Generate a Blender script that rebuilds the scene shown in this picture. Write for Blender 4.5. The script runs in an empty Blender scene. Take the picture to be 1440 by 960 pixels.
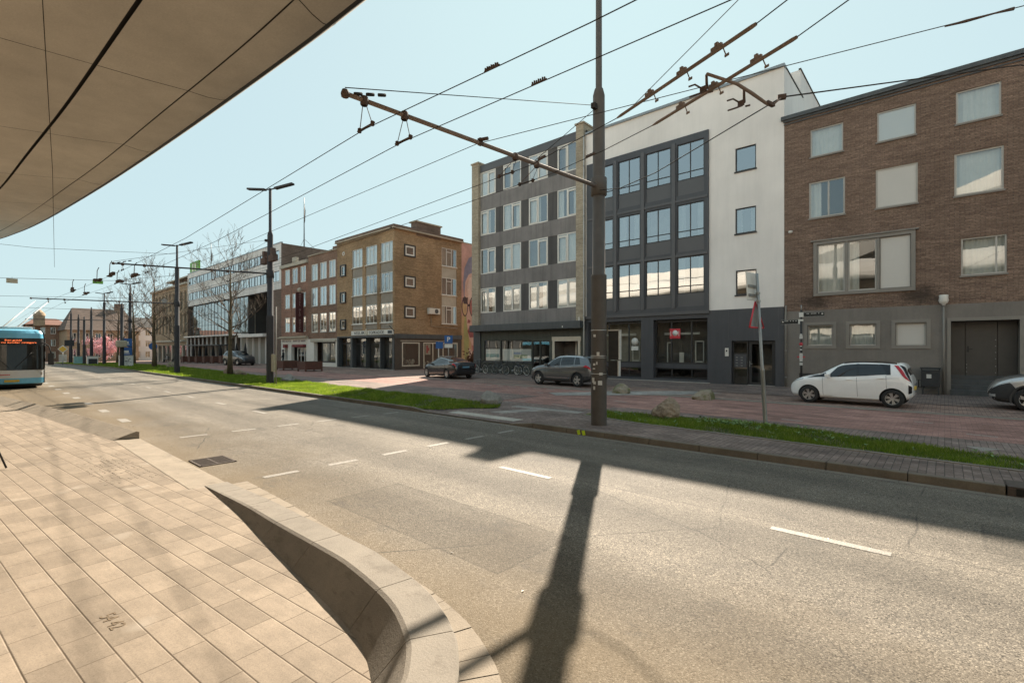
import bpy, bmesh, math, random
import numpy as np
from mathutils import Vector, Matrix

# World axes: X runs along the street (to the right), Y across it (away from the camera), Z up.
R = math.radians
SC = bpy.context.scene
COL = SC.collection
EYE = 1.92                       # camera height over the road
rnd = random.Random(7)
OFF = {}                         # world base point of every thing, so parts can be given in world coordinates


def gz(x):
    """The street falls gently to the far left."""
    return 0.0 if x > -62 else -0.012 * (-62 - x)


def tag(o, label=None, cat=None, group=None, kind=None):
    if label: o['label'] = label
    if cat: o['category'] = cat
    if group: o['group'] = group
    if kind: o['kind'] = kind
    return o


def thing(name, label, cat, loc=(0, 0, 0), rz=0.0, group=None, world=True):
    """An Empty at the thing's base that parents its parts. world=True: parts are given in world coordinates."""
    o = bpy.data.objects.new(name, None)
    o.empty_display_size = 0.2
    COL.objects.link(o)
    o.location = loc
    o.rotation_euler = (0, 0, rz)
    OFF[o.name] = Vector(loc) if world else Vector((0, 0, 0))
    return tag(o, label, cat, group)


def copy_tree(o, parent=None):
    c = o.copy()
    COL.objects.link(c)
    if parent is not None:
        c.parent = parent
    for ch in list(o.children):
        copy_tree(ch, c)
    return c


class MB:
    """Collects shapes into one mesh with box-projected UVs in metres."""

    def __init__(self):
        self.v = []; self.f = []; self.s = []; self.mi = []
        self.cur = 0

    def add(self, vs, fs, smooth=False):
        n = len(self.v)
        self.v.extend(vs)
        for f in fs:
            self.f.append(tuple(i + n for i in f)); self.s.append(smooth); self.mi.append(self.cur)
        return self

    def quad(self, a, b, c, d):
        return self.add([a, b, c, d], [(0, 1, 2, 3)])

    def poly(self, pts):
        return self.add(list(pts), [tuple(range(len(pts)))])

    def box(self, x0, x1, y0, y1, z0, z1):
        x0, x1 = min(x0, x1), max(x0, x1); y0, y1 = min(y0, y1), max(y0, y1); z0, z1 = min(z0, z1), max(z0, z1)
        v = [(x0, y0, z0), (x1, y0, z0), (x1, y1, z0), (x0, y1, z0), (x0, y0, z1), (x1, y0, z1), (x1, y1, z1), (x0, y1, z1)]
        return self.add(v, [(0, 3, 2, 1), (4, 5, 6, 7), (0, 1, 5, 4), (1, 2, 6, 5), (2, 3, 7, 6), (3, 0, 4, 7)])

    def obox(self, c, ax, ay, az, hx, hy, hz):
        """Oriented box: centre, three unit axes, half sizes."""
        c = Vector(c); ax = Vector(ax); ay = Vector(ay); az = Vector(az)
        v = []
        for k in (-1, 1):
            for (i, j) in ((-1, -1), (1, -1), (1, 1), (-1, 1)):
                v.append(tuple(c + ax * hx * i + ay * hy * j + az * hz * k))
        return self.add(v, [(0, 3, 2, 1), (4, 5, 6, 7), (0, 1, 5, 4), (1, 2, 6, 5), (2, 3, 7, 6), (3, 0, 4, 7)])

    def tube(self, pts, r, n=8, caps=True, smooth=True):
        pts = [Vector(p) for p in pts]
        rs = r if isinstance(r, (list, tuple)) else [r] * len(pts)
        rings = []
        prev = None
        for i, p in enumerate(pts):
            if i == 0: d = pts[1] - p
            elif i == len(pts) - 1: d = p - pts[i - 1]
            else: d = (pts[i + 1] - p).normalized() + (p - pts[i - 1]).normalized()
            if d.length < 1e-9: d = Vector((0, 0, 1))
            d.normalize()
            if prev is None:
                a = d.cross(Vector((0, 0, 1)))
                if a.length < 1e-3: a = Vector((1, 0, 0))
            else:
                a = prev - d * prev.dot(d)
            a.normalize(); prev = a
            b = d.cross(a)
            rings.append([tuple(p + (a * math.cos(2 * math.pi * k / n) + b * math.sin(2 * math.pi * k / n)) * rs[i]) for k in range(n)])
        base = len(self.v)
        for rg in rings: self.v.extend(rg)
        for i in range(len(rings) - 1):
            for k in range(n):
                k2 = (k + 1) % n
                self.f.append((base + i * n + k, base + i * n + k2, base + (i + 1) * n + k2, base + (i + 1) * n + k))
                self.s.append(smooth); self.mi.append(self.cur)
        if caps:
            self.f.append(tuple(base + k for k in reversed(range(n)))); self.s.append(False); self.mi.append(self.cur)
            self.f.append(tuple(base + (len(rings) - 1) * n + k for k in range(n))); self.s.append(False); self.mi.append(self.cur)
        return self

    def lathe(self, c, prof, n=16, axis='z', smooth=True):
        """Profile [(r, h)] turned about an axis through c."""
        c = Vector(c)
        base = len(self.v)
        for (r, h) in prof:
            for k in range(n):
                t = 2 * math.pi * k / n
                a, b = r * math.cos(t), r * math.sin(t)
                p = {'z': (a, b, h), 'x': (h, a, b), 'y': (a, h, b)}[axis]
                self.v.append(tuple(c + Vector(p)))
        flip = axis == 'y'
        for i in range(len(prof) - 1):
            for k in range(n):
                k2 = (k + 1) % n
                q = (base + i * n + k, base + i * n + k2, base + (i + 1) * n + k2, base + (i + 1) * n + k)
                self.f.append(q[::-1] if flip else q); self.s.append(smooth); self.mi.append(self.cur)
        return self

    def prism(self, pts, z0, z1):
        n = len(pts)
        v = [(p[0], p[1], z0) for p in pts] + [(p[0], p[1], z1) for p in pts]
        f = [tuple(reversed(range(n))), tuple(range(n, 2 * n))]
        f += [(i, (i + 1) % n, n + (i + 1) % n, n + i) for i in range(n)]
        return self.add(v, f)

    def extrude(self, pts3, vec):
        """A planar 3D polygon given thickness along vec."""
        n = len(pts3); vec = Vector(vec)
        v = [tuple(p) for p in pts3] + [tuple(Vector(p) + vec) for p in pts3]
        f = [tuple(reversed(range(n))), tuple(range(n, 2 * n))]
        f += [(i, (i + 1) % n, n + (i + 1) % n, n + i) for i in range(n)]
        return self.add(v, f)

    def build(self, name, mat, parent=None, off=None, bevel=0.0, seg=2, auto=False):
        if off is None:
            o2 = parent
            off = Vector((0, 0, 0))
            while o2 is not None:
                if o2.name in OFF: off = OFF[o2.name]; break
                o2 = o2.parent
        me = bpy.data.meshes.new(name)
        V = np.array(self.v, dtype=np.float64).reshape(-1, 3) - np.array(off)
        me.from_pydata([tuple(p) for p in V], [], self.f)
        me.polygons.foreach_set('use_smooth', self.s)
        mats = mat if isinstance(mat, (list, tuple)) else [mat]
        for m in mats: me.materials.append(m)
        if len(mats) > 1: me.polygons.foreach_set('material_index', self.mi)
        me.update()
        boxuv(me, off)
        o = bpy.data.objects.new(name, me)
        COL.objects.link(o)
        if parent is not None: o.parent = parent
        if bevel > 0:
            b = o.modifiers.new('bevel', 'BEVEL'); b.width = bevel; b.segments = seg; b.limit_method = 'ANGLE'; b.angle_limit = R(40)
        return o


def boxuv(me, off=(0, 0, 0)):
    nl = len(me.loops)
    if nl == 0: return
    uv = me.uv_layers.new(name='UVMap')
    co = np.empty(len(me.vertices) * 3); me.vertices.foreach_get('co', co); co = co.reshape(-1, 3) + np.array(off)
    nr = np.empty(len(me.polygons) * 3); me.polygons.foreach_get('normal', nr); nr = np.abs(nr.reshape(-1, 3))
    lt = np.empty(len(me.polygons), dtype=np.int64); me.polygons.foreach_get('loop_total', lt)
    vi = np.empty(nl, dtype=np.int64); me.loops.foreach_get('vertex_index', vi)
    pn = np.repeat(nr, lt, axis=0); p = co[vi]
    ax = np.argmax(pn + np.array([0, 1e-6, 2e-6]), axis=1)
    u = np.where(ax == 0, p[:, 1], p[:, 0]); v = np.where(ax == 2, p[:, 1], p[:, 2])
    out = np.stack([u, v], axis=1).ravel()
    uv.data.foreach_set('uv', out)


def fast_mesh(name, V, F, mat, parent=None, smooth=False, cols=None):
    """Big meshes of equal-sized faces from numpy arrays."""
    me = bpy.data.meshes.new(name)
    V = np.asarray(V, dtype=np.float32); F = np.asarray(F, dtype=np.int32)
    n, k = F.shape
    me.vertices.add(len(V)); me.vertices.foreach_set('co', V.ravel())
    me.loops.add(n * k); me.loops.foreach_set('vertex_index', F.ravel())
    me.polygons.add(n)
    me.polygons.foreach_set('loop_start', np.arange(0, n * k, k, dtype=np.int32))
    me.polygons.foreach_set('loop_total', np.full(n, k, dtype=np.int32))
    if smooth: me.polygons.foreach_set('use_smooth', np.ones(n, dtype=bool))
    me.update(calc_edges=True); me.validate()
    if cols is not None:
        a = me.attributes.new('tint', 'FLOAT', 'POINT'); a.data.foreach_set('value', np.asarray(cols, dtype=np.float32))
    me.materials.append(mat)
    o = bpy.data.objects.new(name, me); COL.objects.link(o)
    if parent is not None: o.parent = parent
    return o


def text_obj(s, size, mat, origin, ux, uy, name='lettering', parent=None, depth=0.006, align='CENTER', width=None, bold=0.0):
    """Raised lettering: characters laid out along ux with up direction uy, standing proud along ux x uy."""
    cu = bpy.data.curves.new('t', 'FONT'); cu.body = s; cu.size = size; cu.align_x = align; cu.align_y = 'CENTER'; cu.extrude = depth / 2
    cu.resolution_u = 2; cu.offset = bold
    to = bpy.data.objects.new('t', cu); COL.objects.link(to)
    dg = bpy.context.evaluated_depsgraph_get(); dg.update()
    me = bpy.data.meshes.new_from_object(to.evaluated_get(dg))
    bpy.data.objects.remove(to); bpy.data.curves.remove(cu)
    ux = Vector(ux).normalized(); uy = Vector(uy).normalized(); un = ux.cross(uy)
    off = Vector((0, 0, 0)); o2 = parent
    while o2 is not None:
        if o2.name in OFF: off = OFF[o2.name]; break
        o2 = o2.parent
    xs = [v.co.x for v in me.vertices] or [0, 1]
    k = 1.0
    if width: k = width / max(1e-6, (max(xs) - min(xs)))
    M = Matrix(((ux.x * k, uy.x, un.x), (ux.y * k, uy.y, un.y), (ux.z * k, uy.z, un.z)))
    for v in me.vertices: v.co = M @ v.co + Vector(origin) - off
    me.name = name; me.materials.clear(); me.materials.append(mat)
    o = bpy.data.objects.new(name, me); COL.objects.link(o)
    if parent is not None: o.parent = parent
    return o
# ------------------------------------------------------------------ materials
class NT:
    def __init__(self, name):
        self.m = bpy.data.materials.new(name); self.m.use_nodes = True
        self.t = self.m.node_tree; self.t.nodes.clear()
        self.out = self.t.nodes.new('ShaderNodeOutputMaterial')

    def n(self, typ, ins=None, **kw):
        nd = self.t.nodes.new('ShaderNode' + typ)
        for k, v in kw.items(): setattr(nd, k, v)
        for k, v in (ins or {}).items():
            s = nd.inputs[k]
            if isinstance(v, bpy.types.NodeSocket): self.t.links.new(v, s)
            elif isinstance(v, tuple) and len(v) == 3 and s.type == 'RGBA': s.default_value = (*v, 1)
            else: s.default_value = v
        return nd

    def uv(self): return self.n('UVMap').outputs[0]
    def obj(self): return self.n('TexCoord').outputs['Object']

    def geo(self): return self.n('NewGeometry').outputs['Position']

    def scale(self, vec, s):
        return self.n('Mapping', {'Vector': vec, 'Scale': s if isinstance(s, tuple) else (s, s, s)}).outputs[0]

    def noise(self, vec, scale, detail=4, rough=0.6):
        return self.n('TexNoise', {'Vector': vec, 'Scale': scale, 'Detail': detail, 'Roughness': rough}).outputs[0]

    def ramp(self, fac, stops):
        r = self.n('ValToRGB', {'Fac': fac}); e = r.color_ramp.elements
        while len(e) < len(stops): e.new(0.5)
        for i, (p, c) in enumerate(stops):
            e[i].position = p
            e[i].color = (*(c if isinstance(c, tuple) else (c, c, c)), 1)
        return r.outputs[0]

    def mix(self, fac, a, b, blend='MIX'):
        m = self.n('Mix', data_type='RGBA', blend_type=blend)
        for k, v in ((0, fac), (6, a), (7, b)):
            if isinstance(v, bpy.types.NodeSocket): self.t.links.new(v, m.inputs[k])
            elif isinstance(v, tuple): m.inputs[k].default_value = (*v, 1)
            else: m.inputs[k].default_value = v
        return m.outputs[2]

    def math(self, op, a, b=0.0):
        m = self.n('Math', operation=op)
        for k, v in ((0, a), (1, b)):
            if isinstance(v, bpy.types.NodeSocket): self.t.links.new(v, m.inputs[k])
            else: m.inputs[k].default_value = v
        return m.outputs[0]

    def bump(self, h, strength=0.3, dist=0.02, normal=None):
        ins = {'Height': h, 'Strength': strength, 'Distance': dist}
        if normal is not None: ins['Normal'] = normal
        return self.n('Bump', ins).outputs[0]

    def bsdf(self, col, rough=0.6, metal=0.0, normal=None, spec=0.5, coat=0.0, **kw):
        ins = {'Base Color': col, 'Roughness': rough, 'Metallic': metal, 'Specular IOR Level': spec, 'Coat Weight': coat}
        if normal is not None: ins['Normal'] = normal
        ins.update(kw)
        b = self.n('BsdfPrincipled', ins)
        self.t.links.new(b.outputs[0], self.out.inputs[0])
        return self.m


def paint(name, col, rough=0.5, metal=0.0, var=0.12, scale=3.0, spec=0.5, bump=0.0, coat=0.0, streak=0.0):
    """Painted or plain surface with a little dirt and unevenness."""
    t = NT(name); p = t.geo()
    n1 = t.noise(p, scale, 5); n2 = t.noise(p, scale * 9, 3)
    f = t.ramp(t.math('ADD', t.math('MULTIPLY', n1, 0.7), t.math('MULTIPLY', n2, 0.3)), [(0.3, 1 - var), (0.7, 1 + var * 0.4)])
    c = t.mix(1.0, col, f, 'MULTIPLY')
    if streak:
        st = t.noise(t.scale(p, (2.6, 2.6, 0.2)), 1.6, 6, 0.7)
        c = t.mix(1.0, c, t.ramp(st, [(0.36, 1 - streak), (0.52, 1.0), (0.75, 1.05)]), 'MULTIPLY')
    r = t.math('ADD', rough - 0.08, t.math('MULTIPLY', n2, 0.16))
    nm = t.bump(n2, bump, 0.01) if bump else None
    return t.bsdf(c, r, metal, nm, spec, coat)


def flat(name, col, rough=0.6, metal=0.0, spec=0.5, emit=None):
    t = NT(name)
    kw = {}
    if emit: kw = {'Emission Color': (*col, 1), 'Emission Strength': emit}
    return t.bsdf((*col, 1), rough, metal, None, spec, **kw)


def brick(name, c1, c2, mortar, w=0.22, h=0.065, m=0.010, var=0.35, soot=0.25, soot_scale=0.5, blots=()):
    t = NT(name); uv = t.uv(); p = t.geo()
    b = t.n('TexBrick', {'Vector': uv, 'Color1': c1, 'Color2': c2, 'Mortar': mortar, 'Scale': 1.0, 'Mortar Size': m, 'Mortar Smooth': 0.3,
                         'Bias': 0.0, 'Brick Width': w, 'Row Height': h})
    n1 = t.noise(p, soot_scale, 6, 0.65); n2 = t.noise(p, 14, 3); n3 = t.noise(t.scale(p, (0.25, 0.25, 2.2)), 3.0, 3)
    c = t.mix(1.0, b.outputs[0], t.ramp(n2, [(0.3, 1 - var), (0.7, 1 + var * 0.5)]), 'MULTIPLY')
    c = t.mix(1.0, c, t.ramp(n1, [(0.35, 1 - soot), (0.65, 1.06)]), 'MULTIPLY')
    c = t.mix(1.0, c, t.ramp(n3, [(0.35, 0.86), (0.65, 1.06)]), 'MULTIPLY')
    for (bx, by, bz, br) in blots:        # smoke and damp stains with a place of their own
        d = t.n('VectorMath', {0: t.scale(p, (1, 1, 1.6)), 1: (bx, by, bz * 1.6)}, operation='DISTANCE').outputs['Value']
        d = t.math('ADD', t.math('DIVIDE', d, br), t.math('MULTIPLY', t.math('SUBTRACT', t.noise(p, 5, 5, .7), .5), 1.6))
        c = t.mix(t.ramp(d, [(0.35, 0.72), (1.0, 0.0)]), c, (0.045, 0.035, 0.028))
    return t.bsdf(c, 0.9, 0, t.bump(b.outputs[1], 0.6, -0.008), 0.2)


def concrete(name, col, var=0.2, scale=2.0, rough=0.85, bump=0.25, fine=60, streak=0.0):
    t = NT(name); p = t.geo()
    n1 = t.noise(p, scale, 7, 0.65); n2 = t.noise(p, fine, 3, 0.7); n3 = t.noise(p, scale * 0.23, 3)
    c = t.mix(1.0, col, t.ramp(n1, [(0.3, 1 - var), (0.72, 1 + var * 0.45)]), 'MULTIPLY')
    c = t.mix(1.0, c, t.ramp(n2, [(0.25, 1 - var * 0.6), (0.75, 1 + var * 0.35)]), 'MULTIPLY')
    c = t.mix(1.0, c, t.ramp(n3, [(0.35, 0.9), (0.65, 1.06)]), 'MULTIPLY')
    if streak:
        st = t.noise(t.scale(p, (2.2, 2.2, 0.16)), 1.6, 6, 0.7)
        c = t.mix(1.0, c, t.ramp(st, [(0.36, 1 - streak), (0.52, 1.0), (0.75, 1.03)]), 'MULTIPLY')
    return t.bsdf(c, rough, 0, t.bump(n2, bump, 0.006), 0.3)


def glass(name, tint=(0.72, 0.76, 0.76), refl=0.22, rough=0.01, refl_col=(0.92, 0.95, 0.97), graz=0.6):
    """Window glass: mirror share that grows at grazing angles, the rest shows the room."""
    t = NT(name)
    lw = t.n('LayerWeight', {'Blend': 0.35}).outputs[1]
    n = t.noise(t.geo(), 0.9, 1)
    nm = t.bump(n, 0.06, 0.05)
    fac = t.math('ADD', t.math('MULTIPLY', lw, graz), refl)
    tr = t.n('BsdfTransparent', {'Color': tint}); gl = t.n('BsdfGlossy', {'Color': refl_col, 'Roughness': rough, 'Normal': nm})
    mx = t.n('MixShader', {0: fac, 1: tr.outputs[0], 2: gl.outputs[0]})
    t.t.links.new(mx.outputs[0], t.out.inputs[0])
    return t.m


M = {}
M['glass_modern'] = glass('glass_modern', (0.5, 0.55, 0.58), 0.36)
M['glass_old'] = glass('glass_old', (0.85, 0.87, 0.86), 0.16)
M['glass_shop'] = glass('glass_shop', (0.8, 0.82, 0.8), 0.05, graz=0.25)
M['glass_far'] = glass('glass_far', (0.7, 0.72, 0.7), 0.3)

M['glass_hall'] = glass('glass_hall', (0.7, 0.68, 0.62), 0.14)
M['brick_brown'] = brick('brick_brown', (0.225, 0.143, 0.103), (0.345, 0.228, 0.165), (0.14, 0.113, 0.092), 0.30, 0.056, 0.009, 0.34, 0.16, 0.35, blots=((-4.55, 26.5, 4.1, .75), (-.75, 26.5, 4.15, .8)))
M['brick_ochre'] = brick('brick_ochre', (0.377, 0.239, 0.128), (0.513, 0.333, 0.189), (0.316, 0.226, 0.141), 0.24, 0.062, 0.008, 0.25, 0.38, 0.3)
M['brick_red'] = brick('brick_red', (0.300, 0.176, 0.122), (0.422, 0.252, 0.170), (0.212, 0.162, 0.130), 0.22, 0.062, 0.008, 0.25, 0.3, 0.4)
M['brick_red_b'] = brick('brick_red_b', (0.325, 0.170, 0.114), (0.439, 0.235, 0.162), (0.243, 0.179, 0.147), 0.22, 0.062, 0.008, 0.25, 0.3, 0.4)
M['brick_pier'] = brick('brick_pier', (0.435, 0.354, 0.250), (0.564, 0.467, 0.338), (0.354, 0.306, 0.241), 0.22, 0.065, 0.009, 0.2, 0.2, 0.5)
M['brick_old'] = brick('brick_old', (0.400, 0.277, 0.177), (0.524, 0.377, 0.246), (0.339, 0.262, 0.185), 0.22, 0.065, 0.009, 0.2, 0.35, 0.3)
M['brick_dark'] = brick('brick_dark', (0.203, 0.135, 0.101), (0.284, 0.196, 0.149), (0.162, 0.135, 0.115), 0.22, 0.065, 0.009, 0.2, 0.3, 0.4)
M['plinth_grey'] = paint('plinth_grey', (0.217, 0.192, 0.166), 0.75, 0, 0.22, 1.2, 0.3, 0.15, streak=0.07)
M['frame_taupe'] = paint('frame_taupe', (0.244, 0.218, 0.186), 0.6, 0, 0.12, 2)
M['stucco_white'] = concrete('stucco_white', (0.84, 0.785, 0.725), 0.05, 0.8, 0.9, 0.12, 90, streak=0.035)
M['panel_white'] = concrete('panel_white', (0.770, 0.714, 0.658), 0.08, 1.0, 0.7, 0.05, 40, streak=0.2)
M['anthracite'] = paint('anthracite', (0.069, 0.069, 0.074), 0.5, 0.0, 0.12, 1.5, streak=0.08)
M['anthracite_mid'] = paint('anthracite_mid', (0.102, 0.098, 0.098), 0.45, 0.0, 0.1, 1.5)
M['grey_band'] = concrete('grey_band', (0.252, 0.228, 0.212), 0.16, 1.0, 0.8, 0.1, streak=0.2)
M['grey_band_dark'] = concrete('grey_band_dark', (0.109, 0.100, 0.094), 0.14, 1.0, 0.8, 0.1, streak=0.2)
M['fascia_dark'] = paint('fascia_dark', (0.076, 0.080, 0.080), 0.5, 0, 0.2, 2, streak=0.2)
M['cladding_dark_green'] = paint('cladding_dark_green', (0.077, 0.081, 0.063), 0.6, 0, 0.25, 2, streak=0.2)
M['frame_white'] = paint('frame_white', (0.739, 0.694, 0.616), 0.45, 0, 0.12, 4)
M['frame_cream'] = paint('frame_cream', (0.62, 0.54, 0.42), 0.5, 0, 0.12, 4)
M['frame_grey_light'] = paint('frame_grey_light', (0.47, 0.44, 0.39), 0.5, 0, 0.12, 4)
M['frame_black'] = paint('frame_black', (0.035, 0.033, 0.032), 0.45, 0, 0.15, 3)
M['curtain'] = paint('curtain', (0.726, 0.726, 0.660), 0.9, 0, 0.14, 2, 0.1)
M['curtain_warm'] = paint('curtain_warm', (0.60, 0.52, 0.42), 0.9, 0, 0.18, 2, 0.1)
M['blind'] = paint('blind', (0.80, 0.775, 0.72), 0.85, 0, 0.05, 1, 0.2)
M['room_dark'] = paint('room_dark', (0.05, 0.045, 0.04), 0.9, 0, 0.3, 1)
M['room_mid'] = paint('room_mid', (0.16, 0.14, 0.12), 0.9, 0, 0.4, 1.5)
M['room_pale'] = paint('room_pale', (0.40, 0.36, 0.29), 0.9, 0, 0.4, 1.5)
M['infill_stripe'] = None
M['concrete_trim'] = concrete('concrete_trim', (0.450, 0.375, 0.281), 0.2, 2)
M['concrete_pale'] = concrete('concrete_pale', (0.42, 0.375, 0.32), 0.15, 1.2)
M['stone_cream'] = concrete('stone_cream', (0.50, 0.44, 0.35), 0.2, 1.5)
M['roof_dark'] = concrete('roof_dark', (0.075, 0.068, 0.062), 0.25, 1.5)
M['roof_tile'] = concrete('roof_tile', (0.15, 0.105, 0.082), 0.3, 1.2)
M['roof_red'] = concrete('roof_red', (0.21, 0.105, 0.075), 0.25, 2)
M['flashing'] = paint('flashing', (0.30, 0.31, 0.31), 0.4, 0.5, 0.1, 3)
M['pole_grey'] = paint('pole_grey', (0.105, 0.090, 0.076), 0.65, 0, 0.22, 4, 0.25, 0.05)
M['pole_blue'] = paint('pole_blue', (0.055, 0.054, 0.057), 0.8, 0, 0.2, 4, 0.12)
M['galv'] = paint('galv', (0.33, 0.33, 0.31), 0.45, 0.55, 0.25, 6)
M['wire'] = flat('wire', (0.05, 0.045, 0.042), 0.9, 0, 0.05)
M['wire_thin'] = flat('wire_thin', (0.07, 0.065, 0.06), 0.9, 0, 0.05)
M['fitting'] = paint('fitting', (0.12, 0.085, 0.07), 0.85, 0, 0.3, 10, 0.1)
M['fitting_bar'] = paint('fitting_bar', (0.25, 0.19, 0.155), 0.8, 0, 0.2, 6, 0.15)
M['sticker'] = paint('sticker', (0.62, 0.60, 0.55), 0.5, 0, 0.25, 25)
M['sticker_red'] = flat('sticker_red', (0.45, 0.04, 0.05), 0.5)
M['band_steel'] = flat('band_steel', (0.5, 0.47, 0.42), 0.35, 0.7)
M['rubber'] = flat('rubber', (0.022, 0.021, 0.02), 0.85)
M['black'] = flat('black', (0.012, 0.012, 0.012), 0.5)
M['black_gloss'] = flat('black_gloss', (0.012, 0.012, 0.013), 0.08)
M['chrome'] = flat('chrome', (0.6, 0.6, 0.6), 0.18, 1.0)
M['alloy'] = paint('alloy', (0.55, 0.53, 0.50), 0.3, 0.7, 0.1, 20)
M['red_lens'] = flat('red_lens', (0.42, 0.012, 0.02), 0.12)
M['clear_lens'] = flat('clear_lens', (0.62, 0.62, 0.60), 0.08, 0.4)
M['sign_blue'] = flat('sign_blue', (0.02, 0.10, 0.30), 0.6)
M['sign_white'] = paint('sign_white', (0.70, 0.68, 0.62), 0.5, 0, 0.1, 8)
M['sign_red'] = flat('sign_red', (0.55, 0.035, 0.05), 0.4)
M['sign_yellow'] = flat('sign_yellow', (0.70, 0.42, 0.05), 0.4)
M['lime'] = flat('lime', (0.60, 0.75, 0.03), 0.5)
M['planter_rust'] = paint('planter_rust', (0.105, 0.042, 0.027), 0.75, 0, 0.3, 5)
M['box_beige'] = paint('box_beige', (0.40, 0.35, 0.25), 0.6, 0, 0.2, 5)
M['bark'] = concrete('bark', (0.125, 0.095, 0.055), 0.4, 6, 0.95, 0.6, 30)
M['twig'] = flat('twig', (0.10, 0.072, 0.05), 0.9)
M['skin'] = flat('skin', (0.45, 0.27, 0.19), 0.6)
M['cloth_dark'] = paint('cloth_dark', (0.018, 0.018, 0.02), 0.9, 0, 0.3, 8)
M['cloth_grey'] = paint('cloth_grey', (0.30, 0.28, 0.26), 0.9, 0, 0.3, 8)


def mk_stripe():
    t = NT('infill_stripe'); uv = t.uv()
    w = t.n('TexWave', {'Vector': uv, 'Scale': 3.2, 'Distortion': 0.3, 'Detail': 1.0}, bands_direction='X').outputs[1]
    n = t.noise(t.geo(), 3, 4)
    c = t.mix(1.0, t.ramp(w, [(0.25, (0.20, 0.165, 0.125)), (0.6, (0.40, 0.345, 0.28))]), t.ramp(n, [(0.3, 0.8), (0.7, 1.08)]), 'MULTIPLY')
    M['infill_stripe'] = t.bsdf(c, 0.7, 0, t.bump(w, 0.4, 0.03))


mk_stripe()


def mk_asphalt():
    t = NT('asphalt'); p = t.geo()
    v = t.n('TexVoronoi', {'Vector': p, 'Scale': 112.0}, feature='F1')
    cell = t.n('SeparateColor', {0: v.outputs['Color']}).outputs[0]
    n1 = t.noise(p, 135, 4, 0.8); n2 = t.noise(p, 0.55, 5); n3 = t.noise(t.scale(p, (0.12, 1.6, 1)), 1.0, 4); n5 = t.noise(p, 2.6, 6, 0.7)
    stone = t.ramp(cell, [(0.0, (0.038, 0.033, 0.028)), (0.2, (0.130, 0.114, 0.095)), (0.8, (0.200, 0.175, 0.146)), (1.0, (0.36, 0.315, 0.26))])
    c = t.mix(1.0, stone, t.ramp(n1, [(0.32, 0.38), (0.45, 0.97), (0.72, 1.22)]), 'MULTIPLY')
    c = t.mix(1.0, c, (1.01, 1.0, 0.965), 'MULTIPLY')
    c = t.mix(1.0, c, t.ramp(n2, [(0.35, 0.87), (0.65, 1.09)]), 'MULTIPLY')
    c = t.mix(1.0, c, t.ramp(n5, [(0.35, 0.92), (0.65, 1.06)]), 'MULTIPLY')
    c = t.mix(1.0, c, t.ramp(n3, [(0.38, 0.86), (0.62, 1.07)]), 'MULTIPLY')
    # brown dust gathered along the near kerb
    y = t.n('SeparateXYZ', {0: p}).outputs[1]
    dust = t.ramp(t.math('ADD', t.math('MULTIPLY', t.math('SUBTRACT', y, 2.2), 0.3), t.math('MULTIPLY', t.math('SUBTRACT', n2, 0.5), 0.9)), [(0.0, 0.62), (0.62, 0.0)])
    c = t.mix(dust, c, t.mix(1.0, (0.185, 0.135, 0.075), t.ramp(n1, [(0.3, 0.45), (0.7, 1.25)]), 'MULTIPLY'))
    tr = t.math('COSINE', t.math('MULTIPLY', t.math('SUBTRACT', t.math('ADD', y, t.math('MULTIPLY', n2, .35)), 3.6), 2 * math.pi / 1.62))
    c = t.mix(1.0, c, t.ramp(t.math('ADD', t.math('MULTIPLY', tr, .5), .5), [(0.0, 1.07), (1.0, 0.84)]), 'MULTIPLY')
    st = t.noise(t.scale(p, (.7, 1.3, 1)), 1.7, 5, .7)
    c = t.mix(t.ramp(st, [(0.57, 0.0), (0.68, 0.42)]), c, (0.07, 0.064, 0.056))
    sxp = t.n('SeparateXYZ', {0: p}); X_ = t.math('ADD', sxp.outputs[0], t.math('MULTIPLY', n5, .05)); Y_ = t.math('ADD', y, t.math('MULTIPLY', n5, .05))
    for (cx, cy, hx, hy, k) in ((-4.3, 3.55, 1.5, .55, .84), (-16.5, 7.3, 2.6, .8, .82), (1.6, 6.9, 1.3, .5, .86), (-11.0, 4.9, .9, .45, 1.12)):      # repaired patches
        ex = t.math('SUBTRACT', hx, t.math('ABSOLUTE', t.math('SUBTRACT', X_, cx))); ey = t.math('SUBTRACT', hy, t.math('ABSOLUTE', t.math('SUBTRACT', Y_, cy)))
        e_ = t.math('MINIMUM', ex, ey)
        c = t.mix(1.0, c, t.ramp(e_, [(0.0, 1.0), (0.02, k * .8), (0.045, k)]), 'MULTIPLY')
    ck = t.n('TexVoronoi', {'Vector': t.mix(0.12, p, t.n('TexNoise', {'Vector': p, 'Scale': 1.5, 'Detail': 5}).outputs[1]), 'Scale': 0.33}, feature='DISTANCE_TO_EDGE').outputs[0]
    c = t.mix(t.math('MULTIPLY', t.ramp(ck, [(0.001, 0.8), (0.0035, 0.0)]), t.ramp(n2, [(.46, 0.), (.56, 1.)])), c, (0.04, 0.036, 0.03))
    seam = t.math('ABSOLUTE', t.math('SUBTRACT', t.math('ADD', y, t.math('MULTIPLY', n5, .03)), 5.93))
    c = t.mix(t.math('MULTIPLY', t.ramp(seam, [(0.004, .75), (0.014, 0.0)]), t.ramp(n2, [(.4, .2), (.6, 1.)])), c, (0.045, 0.04, 0.035))
    # worn darker tyre tracks are left to the noise; thin tar-sealed cracks
    nm = t.bump(t.math('ADD', t.math('MULTIPLY', v.outputs[0], -0.6), t.math('MULTIPLY', n1, 0.8)), 0.42, 0.010)
    M['asphalt'] = t.bsdf(c, t.ramp(n1, [(0.3, 0.72), (0.7, 0.88)]), 0, nm, 0.22)


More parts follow.
